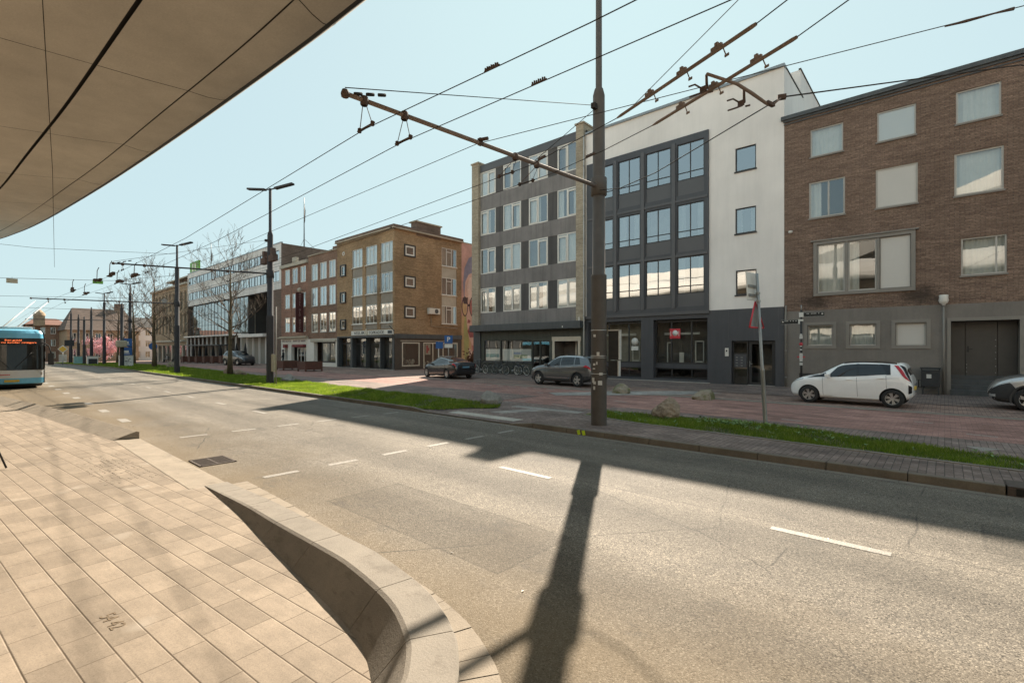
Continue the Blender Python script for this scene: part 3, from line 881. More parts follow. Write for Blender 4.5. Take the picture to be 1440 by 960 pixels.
# ---- painted markings: thin sheets that belong to the road
mk = MB()


def dash(x0, x1, y0, y1, z=0.004): mk.add([(x0, y0, z + gz(x0)), (x1, y0, z + gz(x1)), (x1, y1, z + gz(x1)), (x0, y1, z + gz(x0))], [(0, 1, 2, 3)])


for y in (2.9, 3.92, 4.95, 5.98, 6.98, 7.98): dash(-7.62, -7.50, y, y + .52); dash(-12.36, -12.24, y + .1, y + .62)
for x in (-5.37, -1.39, 2.6, 6.6): dash(x, x + 1.02, 5.665, 5.775)
for k in range(30): dash(-15.9 - 3.45 * k, -15.0 - 3.45 * k, 5.75, 5.87)
for k in range(14): dash(-16.75 - 2.95 * k, -15.95 - 2.95 * k, 2.62, 2.82)
mk.build('lane_marking', M['road_paint'], road, off=Vector((0, 0, 0)))
mk = MB()
mk.poly([(0.28, 12.25, .1275), (0.5, 11.8, .1275), (0.75, 12.24, .1275)])
for (x, y) in ((-6.2, 13.9), (-4.0, 13.6), (-7.6, 13.2), (-3.0, 14.4), (-1.2, 13.4), (-9.6, 13.1), (-11.5, 13.2), (-13.5, 14.9), (-15.2, 13.6), (-17.5, 15.2), (-20, 14.6), (-8.6, 15.4), (-12.9, 16.2), (0.6, 14.6), (-0.4, 16.2), (-22.5, 16.6), (-27.5, 17.2), (-30.6, 16.4)):
    a = rnd.uniform(-.25, .25); l = rnd.uniform(.18, .34); w = .055
    z = .0385
    mk.quad((x - l, y - a * l - w, z), (x + l, y + a * l - w, z), (x + l, y + a * l + w, z), (x - l, y - a * l + w, z))
for k in range(10): mk.quad((-21 + k * .8, 17.75, .0385), (-20.55 + k * .8, 17.75, .0385), (-20.55 + k * .8, 17.95, .0385), (-21 + k * .8, 17.95, .0385))
o = mk.build('lane_markings', M['road_paint']); o['kind'] = 'structure'

# litter-sized dry leaves and pale chips on the road
mk = MB()
for i in range(90):
    x = rnd.uniform(-14, 2); y = rnd.uniform(2.6, 8.8); s = rnd.uniform(.006, .02); a = rnd.uniform(0, 3.1)
    c, sn = math.cos(a) * s, math.sin(a) * s
    mk.quad((x - c, y - sn, .006), (x + sn * .5, y - c * .5, .012), (x + c, y + sn, .006), (x - sn * .5, y + c * .5, .008))
o = mk.build('leaf_litter', M['sticker']); o['kind'] = 'stuff'; o['label'] = 'small pale dry leaf scraps scattered over the asphalt'; o['category'] = 'litter'

# drain grate and kerb inlet
t = thing('drain_grate', 'rusty iron drain grate in the asphalt by the dropped kerb', 'drain', (-9.3, 2.72, 0))
mb = MB(); mb.box(-9.62, -8.98, 2.47, 2.50, -.01, .014); mb.box(-9.62, -8.98, 2.98, 3.01, -.01, .014); mb.box(-9.62, -9.59, 2.47, 3.01, -.01, .014); mb.box(-9.01, -8.98, 2.47, 3.01, -.01, .014)
M['iron'] = paint('iron', (0.10, 0.075, 0.06), 0.7, 0.3, 0.3, 20)
mb.build('frame', M['iron'], t)
mb = MB()
for i in range(11): mb.box(-9.57 + i * .053, -9.55 + i * .053, 2.50, 2.98, -.01, .011)
mb.box(-9.59, -9.01, 2.73, 2.75, -.01, .0105)
mb.build('grating', M['iron'], t)
MB().box(-9.59, -9.01, 2.50, 2.98, -.02, .003).build('pit', M['black'], t)
t = thing('kerb_inlet', 'iron kerb inlet with three dark openings in the right kerb', 'drain', (1.1, 9.05, 0))
mb = MB(); mb.box(.61, 1.59, 9.0, 9.45, .105, .131)
for x in (.61, .90, 1.21, 1.51): mb.box(x, x + .08, 8.998, 9.03, -.02, .105)
mb.box(.69, 1.51, 8.998, 9.03, -.02, .012)
mb.build('frame', M['iron'], t, bevel=.006)
MB().box(.62, 1.58, 9.035, 9.4, -.02, .10).build('pit', M['black'], t)
t = thing('drain_grate', 'pale square drain grate in the red paving near the right edge', 'drain', (2.0, 13.5, 0))
mb = MB()
for i in range(9): mb.box(1.62 + i * .085, 1.66 + i * .085, 13.1, 13.7, .03, .050)
mb.box(1.6, 2.38, 13.08, 13.11, .03, .050); mb.box(1.6, 2.38, 13.69, 13.72, .03, .050)
mb.build('grating', M['galv'], t)
MB().box(1.62, 2.36, 13.1, 13.7, .02, .042).build('pit', M['black'], t)
# ------------------------------------------------------------------ building kit
class Fac:
    """A facade plane: u along it, w outward, z up (world coordinates)."""

    def __init__(s, ox, oy, ux, uy):
        s.o = (ox, oy); s.u = (ux, uy); s.n = (uy, -ux)

    def P(s, u, w, z): return (s.o[0] + s.u[0] * u + s.n[0] * w, s.o[1] + s.u[1] * u + s.n[1] * w, z)

    def box(s, mb, u0, u1, w0, w1, z0, z1):
        u0, u1 = min(u0, u1), max(u0, u1); w0, w1 = max(w0, w1), min(w0, w1)
        v = [s.P(u0, w0, z0), s.P(u1, w0, z0), s.P(u1, w1, z0), s.P(u0, w1, z0), s.P(u0, w0, z1), s.P(u1, w0, z1), s.P(u1, w1, z1), s.P(u0, w1, z1)]
        mb.add(v, [(0, 3, 2, 1), (4, 5, 6, 7), (0, 1, 5, 4), (1, 2, 6, 5), (2, 3, 7, 6), (3, 0, 4, 7)])

    def quad(s, mb, u0, u1, z0, z1, w): mb.quad(s.P(u0, w, z0), s.P(u1, w, z0), s.P(u1, w, z1), s.P(u0, w, z1))

    def frame(s, mb, u0, u1, z0, z1, w0, w1, t):
        s.box(mb, u0, u1, w0, w1, z0, z0 + t); s.box(mb, u0, u1, w0, w1, z1 - t, z1)
        s.box(mb, u0, u0 + t, w0, w1, z0 + t, z1 - t); s.box(mb, u1 - t, u1, w0, w1, z0 + t, z1 - t)

    def wall(s, parent, mat, u0, u1, z0, z1, holes=(), depth=0.14, name='wall', w=0.0, edge=0.0):
        us = sorted({u0, u1, *[h[0] for h in holes], *[h[1] for h in holes]}); us = [u for u in us if u0 <= u <= u1]
        zs = sorted({z0, z1, *[h[2] for h in holes], *[h[3] for h in holes]}); zs = [z for z in zs if z0 <= z <= z1]
        mb = MB()
        for i in range(len(us) - 1):
            for j in range(len(zs) - 1):
                cu, cz = (us[i] + us[i + 1]) / 2, (zs[j] + zs[j + 1]) / 2
                if any(h[0] < cu < h[1] and h[2] < cz < h[3] for h in holes): continue
                s.quad(mb, us[i], us[i + 1], zs[j], zs[j + 1], w)
        for h in holes:
            a, b, c, d = max(h[0], u0), min(h[1], u1), max(h[2], z0), min(h[3], z1); q = w - depth
            mb.quad(s.P(a, w, c), s.P(a, q, c), s.P(a, q, d), s.P(a, w, d)); mb.quad(s.P(b, q, c), s.P(b, w, c), s.P(b, w, d), s.P(b, q, d))
            mb.quad(s.P(a, q, d), s.P(b, q, d), s.P(b, w, d), s.P(a, w, d)); mb.quad(s.P(a, w, c), s.P(b, w, c), s.P(b, q, c), s.P(a, q, c))
        if edge:
            q = w - edge
            mb.quad(s.P(u0, q, z0), s.P(u0, w, z0), s.P(u0, w, z1), s.P(u0, q, z1)); mb.quad(s.P(u1, w, z0), s.P(u1, q, z0), s.P(u1, q, z1), s.P(u1, w, z1))
            mb.quad(s.P(u0, w, z1), s.P(u1, w, z1), s.P(u1, q, z1), s.P(u0, q, z1)); mb.quad(s.P(u0, q, z0), s.P(u1, q, z0), s.P(u1, w, z0), s.P(u0, w, z0))
        return mb.build(name, mat, parent)

    def window(s, parent, u0, u1, z0, z1, fmat, gmat, rec=0.10, t=0.06, mull=(), trans=(), back='dark', sash=None, sill=None, name='window', w=0.0, mt=None, fd=0.06, label=None):
        """A window as a part (its frame); panes, blinds and sill are its sub-parts."""
        q = w - rec; mt = mt or t
        mb = MB(); s.frame(mb, u0, u1, z0, z1, q + fd * .5, q - fd * .5, t)
        W, H = u1 - u0, z1 - z0
        for m in mull: s.box(mb, u0 + W * m - mt / 2, u0 + W * m + mt / 2, q + fd * .4, q - fd * .4, z0 + t, z1 - t)
        for (h, a, b) in [(x if isinstance(x, tuple) else (x, 0, 1)) for x in trans]:
            s.box(mb, u0 + W * a + t * .5, u0 + W * b - t * .5, q + fd * .35, q - fd * .35, z0 + H * h - mt / 2, z0 + H * h + mt / 2)
        if sash:
            for (a, b, c, d) in sash: s.frame(mb, u0 + W * a, u0 + W * b, z0 + H * c, z0 + H * d, q + fd * .75, q + fd * .2, t * .75)
        win = mb.build(name, fmat, parent)
        if label: win['label'] = label
        if gmat is not None:
            mb = MB(); s.quad(mb, u0 + t * .6, u1 - t * .6, z0 + t * .6, z1 - t * .6, q); mb.build('pane', gmat, win)
        if back in ('blind', 'panel'):
            mb = MB(); s.quad(mb, u0 + t * .5, u1 - t * .5, z0 + t * .5, z1 - t * .5, q - .03 if back == 'blind' else q + .004); mb.build('blind' if back == 'blind' else 'panel', M['blind'] if back == 'blind' else M['panel_pale'], win)
        if back.startswith('curtain'):
            s.curtain(win, u0 + t * .5, u1 - t * .5, z0, z1, q - .14, M['curtain_warm'] if 'warm' in back else M['curtain'], gap='gap' in back, half='half' in back)
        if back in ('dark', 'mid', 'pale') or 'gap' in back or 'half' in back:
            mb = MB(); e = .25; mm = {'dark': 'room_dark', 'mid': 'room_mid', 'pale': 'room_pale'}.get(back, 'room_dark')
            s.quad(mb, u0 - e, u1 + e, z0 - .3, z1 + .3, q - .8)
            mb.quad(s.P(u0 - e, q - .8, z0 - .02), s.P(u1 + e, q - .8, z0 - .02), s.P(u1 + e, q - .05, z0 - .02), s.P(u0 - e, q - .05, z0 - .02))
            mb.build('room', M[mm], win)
        if sill:
            mb = MB(); s.box(mb, u0 - .04, u1 + .04, w + .06, q, z0 - .07, z0 - .002); mb.build('sill', sill, win)
        return win

    def curtain(s, parent, u0, u1, z0, z1, w, mat, gap=False, half=False):
        vs = []; fs = []; r = rnd
        segs = [(u0, u1)]
        if gap: g = r.uniform(.25, .5); segs = [(u0, u0 + (u1 - u0) * g * .8), (u1 - (u1 - u0) * g * .8, u1)]
        if half: segs = [(u0, u0 + (u1 - u0) * r.uniform(.3, .6))] if r.random() < .5 else [(u1 - (u1 - u0) * r.uniform(.3, .6), u1)]
        mb = MB()
        for a, b in segs:
            n = max(6, int((b - a) / .035)); ph = r.uniform(0, 6); k = r.uniform(26, 40)
            v = []
            for i in range(n + 1):
                u = a + (b - a) * i / n; d = .028 * math.sin(u * k + ph + .8 * math.sin(u * 7)) + .012 * math.sin(u * k * 2.3)
                v += [s.P(u, w + d, z0), s.P(u, w + d * .6, z1)]
            mb.add(v, [(2 * i, 2 * i + 2, 2 * i + 3, 2 * i + 1) for i in range(n)], True)
        return mb.build('curtain', mat, parent)


M['panel_pale'] = paint('panel_pale', (0.60, 0.565, 0.51), 0.6, 0, 0.05, 1)


def shell(parent, x0, x1, y0, y1, z0, z1, wmat, rmat, skip=(), name='side_wall', parapet=0.0):
    """Back and side walls and the roof of a block whose street front is built separately."""
    mb = MB()
    if 'l' not in skip: mb.quad((x0, y1, z0), (x0, y0, z0), (x0, y0, z1), (x0, y1, z1))
    if 'r' not in skip: mb.quad((x1, y0, z0), (x1, y1, z0), (x1, y1, z1), (x1, y0, z1))
    mb.quad((x1, y1, z0), (x0, y1, z0), (x0, y1, z1), (x1, y1, z1))
    if 'f' in skip: mb.quad((x0, y0, z0), (x1, y0, z0), (x1, y0, z1), (x0, y0, z1))
    mb.build(name, wmat, parent)
    mb = MB(); zr = z1 - parapet
    mb.quad((x0 + .01, y0 + .01, zr), (x1 - .01, y0 + .01, zr), (x1 - .01, y1 - .01, zr), (x0 + .01, y1 - .01, zr))
    mb.build('roof', rmat, parent)


# ------------------------------------------------------------------ brown brick building at the right
FB = 26.5
F0 = Fac(0, FB, 1, 0)
t = thing('brick_building', 'dark brown brick building with a grey painted ground floor and large square windows', 'building', (2.5, FB, 0))
X0, X1 = -5.84, 15.4
top = [(-4.74, -3.45), (-2.21, -0.90), (0.34, 1.63), (2.9, 4.2), (5.4, 6.7), (7.95, 9.25), (10.5, 11.8), (13.05, 14.35)]
mid = [(-4.80, -3.38), (-2.26, -0.84), (0.29, 1.70), (2.85, 4.25), (5.4, 6.8), (7.95, 9.35), (10.5, 11.9), (13.05, 14.45)]
low = [(0.49, 1.78), (2.95, 4.3), (5.5, 6.8), (8.0, 9.3), (10.5, 11.8), (13.05, 14.35)]
holes = [(a, b, 10.95, 12.25) for a, b in top] + [(a, b, 8.06, 9.76) for a, b in mid] + [(a, b, 4.84, 6.33) for a, b in low] + [(-4.61, -0.91, 4.37, 6.92)]
F0.wall(t, M['brick_brown'], X0, X1, 3.72, 12.92, holes, 0.09)
# soldier courses over the openings, set 3 mm proud
for cols_, z in ((top, 12.262), (mid, 9.772), (low, 6.342)):
    for a, b in cols_:
        n = int((b - a + .24) / .075); mb = MB(); F0.box(mb, a - .12, a - .12 + n * .075 - .01, .002, -.05, z + .004, z + .195)
        for i in range(n): F0.box(mb, a - .12 + i * .075, a - .12 + i * .075 + .064, .007, 0, z, z + .2)
        mb.build('soldier_course', M['brick_brown'], t)
mb = MB(); F0.box(mb, X0 - .12, X1, .16, -.1, 13.02, 13.2); F0.box(mb, X0 - .04, X1, .07, -.1, 12.92, 13.02); F0.box(mb, X0 - .02, X1, .05, -.04, 12.80, 12.845); mb.build('cornice', M['fascia_dark'], t)
# painted ground floor
ghol = [(-4.84, -3.86, 2.06, 3.01), (-3.19, -2.25, 2.06, 3.01), (-1.56, -0.58, 2.06, 3.01), (0.19, 2.12, -.1, 3.03), (3.1, 4.1, 2.06, 3.01), (5.2, 6.2, 2.06, 3.01)]
F0.wall(t, M['plinth_grey'], X0, X1, -.1, 3.72, ghol, 0.12, 'plinth', .02, .03)

for i, (a, b) in enumerate(top):
    F0.window(t, a, b, 10.95, 12.25, M['frame_grey_light'], M['glass_old'], .07, .055, back=['curtain', 'blind', 'curtain', 'curtain', 'blind'][i % 5], sill=M['frame_taupe'])
for i, (a, b) in enumerate(mid):
    F0.window(t, a, b, 8.06, 9.76, M['frame_grey_light'], M['glass_old'], .07, .065, mull=(.55,) if i == 0 else (), back=['curtain_half', 'panel', 'curtain', 'curtain', 'panel'][i % 5], sill=M['frame_taupe'])
for i, (a, b) in enumerate(low): F0.window(t, a, b, 4.84, 6.33, M['frame_grey_light'], M['glass_old'], .07, .055, mull=(.78,) if i == 0 else (), back='curtain', sill=M['frame_taupe'])
mb = MB(); F0.frame(mb, -4.61, -0.91, 4.37, 6.92, .075, -.09, .15); F0.box(mb, -3.38, -3.26, .05, -.09, 4.52, 6.77); F0.box(mb, -2.23, -2.12, .05, -.09, 4.52, 6.77)
F0.box(mb, -4.72, -.80, .12, -.02, 6.925, 6.99)
bay = mb.build('bay_window_frame', M['frame_taupe'], t, bevel=.01)
F0.window(t, -4.45, -3.385, 4.53, 6.76, M['frame_grey_light'], M['glass_old'], .03, .05, back='curtain')
F0.window(t, -3.255, -2.235, 4.53, 6.76, M['frame_grey_light'], M['glass_old'], .03, .05, back='curtain_half')
F0.window(t, -2.115, -1.065, 4.53, 6.76, M['frame_taupe'], None, .03, .03, back='panel')
for i, (a, b) in enumerate([(-4.84, -3.86), (-3.19, -2.25), (-1.56, -0.58), (3.1, 4.1), (5.2, 6.2)]):
    F0.window(t, a, b, 2.06, 3.01, M['frame_grey_light'], M['glass_old'] if i != 2 else None, .10, .05, back=['curtain', 'curtain', 'panel', 'curtain', 'panel'][i])
    mb = MB(); F0.frame(mb, a - .15, b + .15, 1.92, 3.15, .05, -.02, .13); mb.build('window_surround', M['frame_taupe'], t)
# recessed entrance with steps
mb = MB(); F0.box(mb, .07, .19, .06, -.05, .06, 3.16); F0.box(mb, 2.12, 2.24, .06, -.05, .06, 3.16); F0.box(mb, .19, 2.12, .06, -.05, 3.03, 3.16); mb.build('door_surround', M['frame_taupe'], t)
mb = MB()
for u in (.19, 2.12): mb.quad(F0.P(u, -.1, 0), F0.P(u, -.95, 0), F0.P(u, -.95, 3.03), F0.P(u, -.1, 3.03))
mb.quad(F0.P(.19, -.1, 3.03), F0.P(2.12, -.1, 3.03), F0.P(2.12, -.95, 3.03), F0.P(.19, -.95, 3.03)); mb.build('porch', M['frame_taupe'], t)
mb = MB()
for k in range(4): F0.box(mb, .17, 2.14, .22 - k * .25, -.95, -.05, .27 + k * .19)
mb.build('steps', M['fascia_dark'], t, bevel=.012)
M['door_brown'] = paint('door_brown', (0.075, 0.066, 0.056), 0.5, 0, 0.2, 2)
mb = MB(); F0.box(mb, .2, .62, -.55, -.62, .84, 3.02); F0.box(mb, .63, 1.55, -.53, -.60, .84, 3.02); F0.box(mb, 1.56, 2.11, -.55, -.62, .84, 3.02)
door = mb.build('door', M['door_brown'], t, bevel=.008)
mb = MB(); F0.box(mb, .68, .73, -.50, -.54, 1.78, 2.02); F0.box(mb, .68, .84, -.47, -.50, 1.88, 1.91); mb.build('handle', M['black'], door)
mb = MB()
for z in (.95, 1.12, 1.25): F0.box(mb, .655, .675, -.50, -.535, z, z + .05)
for z in (.95, 1.2, 1.5, 1.75, 2.0, 2.25): F0.box(mb, 1.49, 1.515, -.50, -.535, z, z + .035)
mb.build('hinge', M['galv'], door)
mb = MB(); F0.box(mb, -1.75, -.62, .03, -.03, .30, .62); mb.build('basement_vent', M['frame_black'], t)
mb = MB()
for i in range(13): F0.box(mb, -1.72 + i * .085, -1.69 + i * .085, .045, .02, .32, .60)
mb.build('vent_grille', M['galv'], t)
mb = MB(); F0.box(mb, -5.2, -4.2, .03, -.03, .55, .75); mb.build('basement_vent', M['frame_black'], t)
shell(t, X0 + .005, X1, FB, FB + 11, -.1, 13.15, M['brick_dark'], M['roof_dark'], parapet=.3)

# things fixed to or standing at that front
b = thing('security_camera', 'small white round camera fixed to the brown brick wall', 'camera', (-5.55, FB - .12, 7.5))
mb = MB(); mb.lathe((-5.55, FB - .14, 7.55), [(0, -.09), (.06, -.08), (.09, -.02), (.09, .04), (0, .05)], 12); mb.build('dome', M['frame_white'], b)
MB().box(-5.6, -5.5, FB - .1, FB, 7.5, 7.6).build('bracket', M['frame_white'], b)
b = thing('wall_lamp', 'white globe lamp on a thin grey post beside the brown double door', 'lamp', (-.03, FB - .12, .05))
MB().tube([(-.03, FB - .12, .05), (-.03, FB - .12, 3.7)], .035, 8).build('post', M['frame_taupe'], b)
MB().lathe((-.03, FB - .12, 3.66), [(0, 0), (.05, 0), (.06, .06), (.13, .12), (.16, .22), (.14, .34), (.15, .42), (.13, .44), (0, .44)], 14).build('globe', M['frame_white'], b)
b = thing('waste_bin', 'black square waste bin with a white sticker against the grey plinth', 'bin', (-.5, FB - .42, .05))
mb = MB(); mb.box(-.72, -.14, FB - .62, FB - .2, .38, 1.02); mb.build('bin_body', M['plastic_dark'], b, bevel=.02)
mb = MB(); mb.box(-.75, -.11, FB - .65, FB - .17, 1.10, 1.15)
for x in (-.72, -.17): mb.box(x, x + .03, FB - .60, FB - .24, 1.02, 1.10)
mb.build('lid', M['plastic_dark'], b, bevel=.01)
mb = MB(); mb.box(-.70, -.65, FB - .58, FB - .25, .05, .38); mb.box(-.21, -.16, FB - .58, FB - .25, .05, .38); mb.build('leg', M['plastic_dark'], b)
mb = MB(); mb.box(-.55, -.40, FB - .6225, FB - .615, .72, .88); mb.build('sticker', M['sticker'], b)
b = thing('finger_post', 'dark finger post with two black direction boards and stickers by the brown corner', 'signpost', (-4.75, 24.6, .05))
MB().tube([(-4.75, 24.6, .05), (-4.75, 24.6, 3.62)], .045, 10).build('post', M['plastic_dark'], b)
MB().tube([(-4.75, 24.6, 3.62), (-4.75, 24.6, 3.85)], .025, 8).build('finial', M['galv'], b)
M['board_black'] = flat('board_black', (0.014, 0.016, 0.014), 0.4)
for (x0, x1, z, nm) in ((-4.68, -3.88, 3.32, 'a'), (-5.55, -4.80, 3.02, 'b')):
    bd = MB().box(x0, x1, 24.58, 24.62, z, z + .20).build('direction_board', M['board_black'], b, bevel=.006)
    mb = MB()
    mb.box(x0, x1, 24.576, 24.579, z + .19, z + .197); mb.box(x0, x1, 24.576, 24.579, z + .003, z + .01)
    if nm == 'a': mb.box(x1 - .1, x1 - .04, 24.572, 24.578, z + .08, z + .14)
    else: mb.box(x0 + .04, x0 + .1, 24.572, 24.578, z + .08, z + .14)
    for k in range(9):
        xx = x0 + .14 + k * .055
        if rnd.random() < .85 and xx < x1 - .14: mb.box(xx, xx + .035, 24.572, 24.578, z + .12, z + .155)
    mb.build('lettering', M['sticker'], bd)
mb = MB(); mb.box(-4.83, -4.66, 24.55, 24.66, 3.32, 3.52); mb.box(-4.86, -4.68, 24.55, 24.66, 3.14, 3.22); mb.box(-4.86, -4.80, 24.55, 24.66, 3.02, 3.14); mb.build('clamp', M['sign_white'], b)
mb = MB()
for i in range(16):
    z = 1.05 + rnd.random() * 1.45; h = rnd.uniform(.05, .13); w = rnd.uniform(.04, .07)
    mb.box(-4.75 - w, -4.75 + w, 24.55 - .003 * i * .2, 24.555, z, z + h)
mb.build('sticker', M['sticker'], b)
mb = MB(); mb.lathe((-4.75, 24.542, 2.12), [(0, -.004), (.075, -.004), (.075, .004), (0, .004)], 14, 'y'); mb.box(-4.9, -4.6, 24.548, 24.556, 1.52, 1.58); mb.build('sticker', M['sticker_red'], b)

# ------------------------------------------------------------------ white rendered building
t = thing('apartment_building', 'white rendered building with a dark framed window bay and dark ground floor', 'building', (-11.5, FB, 0))
X0, X1 = -17.33, -5.85
sm = [(-8.12, -7.12, 11.08, 12.3), (-8.12, -7.12, 7.86, 9.17), (-8.1, -7.1, 4.70, 5.96)]
F0.wall(t, M['stucco_white'], X0, X1, 3.97, 15.72, [(-17.16, -9.46, 4.0, 13.70)] + sm, 0.12)
for i, h in enumerate(sm): F0.window(t, *h, M['frame_black'], M['glass_modern'], .09, .055, back=['dark', 'curtain_gap', 'dark'][i], sill=M['frame_black'])
bays = [(-17.0, -15.27), (-14.9, -13.45), (-13.09, -11.57), (-11.2, -9.69)]
bays = [(-16.72, -15.27), (-14.9, -13.45), (-13.09, -11.57), (-11.2, -9.69)]
rows = [(11.28, 13.32, 10.45), (8.06, 9.95, 7.30), (4.97, 7.02, 4.25)]
holes = [(a, b, r[2], r[1]) for a, b in bays for r in rows]
F0.wall(t, M['anthracite'], -17.16, -9.46, 3.99, 13.70, holes, 0.12, 'bay_frame', .10, .14)
mb = MB()
for u in (-15.085, -13.27, -11.385): F0.box(mb, u - .10, u + .10, .16, .09, 4.2, 13.45)
for z in (10.15, 7.1): F0.box(mb, -17.1, -9.52, .145, .09, z - .06, z + .06)
mb.build('mullion', M['anthracite_mid'], t)
for r in rows:
    for i, (a, b) in enumerate(bays):
        F0.window(t, a, b, r[0], r[1], M['frame_black'], M['glass_modern'], .08, .05, mull=(.49,), trans=((.205, 0, 1),), back=['pale', 'curtain_gap', 'pale', 'curtain_gap'][i] if r[0] < 10 else 'dark', w=.10)
        mb = MB(); F0.box(mb, a, b, .04, -.02, r[2], r[0]); mb.build('spandrel', M['anthracite_mid'], t)
# ground floor
gh = [(-17.1, -13.42, .22, 3.58), (-12.64, -9.54, .22, 3.58), (-8.30, -6.24, -.1, 2.32)]
F0.wall(t, M['anthracite'], X0, X1, -.1, 3.97, gh, 0.35, 'ground_floor_wall', .03, .05)
mb = MB(); F0.box(mb, -17.33, -9.42, .13, .02, 3.82, 3.99)
for u in (-8.45, -7.2, -6.1): F0.box(mb, u - .006, u + .006, .033, .02, 2.4, 3.95)
mb.build('fascia', M['anthracite_mid'], t)
for (a, b, mm, bk) in ((-17.1, -13.42, (.37, .745), 'pale'), (-12.64, -9.54, (.315, .69), 'mid')):
    F0.window(t, a, b, 1.05, 3.52, M['frame_black'], M['glass_shop'], .27, .09, mull=mm, back=bk, name='shop_window')
    F0.window(t, a, b, .25, .80, M['frame_black'], M['glass_shop'], .30, .06, mull=mm, back='dark', name='shop_window')
    mb = MB(); F0.box(mb, a, b, -.22, -.33, .80, 1.05); mb.build('window_apron', M['anthracite'], t)
    mb = MB()
    for (u0, u1, z0, z1) in ((a + .5, a + .56, 1.1, 2.3), (a + .5, a + .8, 2.24, 2.3), (b - .95, b - .89, 1.1, 2.35), (b - .5, b - .45, 1.1, 2.35), (b - .95, b - .45, 2.3, 2.36), (b - .95, b - .45, 1.15, 1.22), (a + .35, b - .7, 2.72, 2.84), (a + 1.25, a + 1.5, 1.1, 1.7)): F0.box(mb, u0, u1, -.70, -.76, z0, z1)
    mb.build('shop_fittings', M['frame_white'], t)
d = F0.window(t, -8.28, -7.52, .06, 2.28, M['frame_black'], M['glass_shop'], .14, .06, trans=((.72, 0, 1),), back='mid', name='side_light')
mb = MB(); F0.box(mb, -8.2, -7.6, -.09, -.13, .95, 1.62); mb.build('letterbox_panel', M['anthracite'], d)
mb = MB()
for i in range(4):
    for j in range(2): F0.box(mb, -8.12 + j * .24, -8.02 + j * .24, -.08, -.10, 1.02 + i * .14, 1.06 + i * .14)
F0.box(mb, -8.15, -7.75, -.10, -.105, 1.0, 1.5); mb.build('bell_plate', M['galv'], d)
d = F0.window(t, -7.48, -6.28, .06, 2.28, M['frame_black'], M['glass_shop'], .14, .13, back='mid', name='door')
mb = MB(); F0.box(mb, -7.44, -7.41, -.02, -.09, 1.0, 1.28); F0.box(mb, -7.44, -7.30, -.02, -.04, 1.13, 1.16); mb.build('handle', M['galv'], d)
mb = MB(); F0.box(mb, -7.5, -6.26, .10, -.1, 0, .075); F0.box(mb, -17.3, -9.4, .25, .03, 0, .085); mb.build('threshold', M['concrete_pale'], t)
mb = MB(); F0.box(mb, X0, X1 + .04, .10, -.25, 15.70, 15.84); mb.build('roof_edge', M['flashing'], t)
mb = MB(); mb.quad((X1, FB, 3), (X1, FB + 4.2, 3), (X1, FB + 4.2, 15.76), (X1, FB, 15.76)); mb.quad((X1 - .12, FB + 4.2, 3), (X1 - .12, FB + 10, 3), (X1 - .12, FB + 10, 17.4), (X1 - .12, FB + 4.2, 17.4))
mb.quad((X0 + .3, FB + 4.2, 15), (X1 - .12, FB + 4.2, 15), (X1 - .12, FB + 4.2, 17.4), (X0 + .3, FB + 4.2, 17.4)); mb.quad((X0, FB + 12, 0), (X0, FB, 0), (X0, FB, 15.7), (X0, FB + 12, 15.7)); mb.quad((X1, FB + 12, 0), (X0, FB + 12, 0), (X0, FB + 12, 17.4), (X1, FB + 12, 17.4))
mb.quad((X1 - .12, FB + 10, 3), (X1 - .12, FB + 12, 3), (X1 - .12, FB + 12, 17.4), (X1 - .12, FB + 10, 17.4)); mb.quad((X0 + .3, FB + 12, 15), (X0 + .3, FB + 4.2, 15), (X0 + .3, FB + 4.2, 17.4), (X0 + .3, FB + 12, 17.4))
mb.build('side_wall', M['stucco_white'], t)
mb = MB(); mb.quad((X0, FB, 15.7), (X1, FB, 15.7), (X1, FB + 4.3, 15.7), (X0, FB + 4.3, 15.7)); mb.quad((X0, FB + 4.2, 17.38), (X1 - .12, FB + 4.2, 17.38), (X1 - .12, FB + 12, 17.38), (X0, FB + 12, 17.38))
mb.box(X1 - .08, X1 + .03, FB - .05, FB + 4.2, 15.765, 15.84); mb.box(X1 - .2, X1 - .08, FB + 4.15, FB + 12, 17.40, 17.47)
mb.build('roof', M['roof_dark'], t)
mb = MB(); F0.box(mb, -8.62, -8.44, .06, .03, 1.52, 1.95); mb.build('intercom', M['frame_white'], t)
mb = MB(); F0.box(mb, -8.57, -8.50, .066, .06, 1.75, 1.85); mb.build('intercom_screen', M['black'], t)
b = thing('drainpipe', 'thin taupe drainpipe at the foot of the brown brick corner', 'pipe', (-5.78, FB - .08, .05))
MB().tube([(-5.76, FB - .08, .05), (-5.76, FB - .08, 3.9), (-5.76, FB - .02, 4.0)], .04, 8).build('pipe', M['frame_taupe'], b)
mb = MB()
for z in (.5, 1.8, 3.2): mb.lathe((-5.76, FB - .08, z), [(.04, 0), (.054, 0), (.054, .05), (.04, .05)], 10)
mb.build('bracket', M['galv'], b)
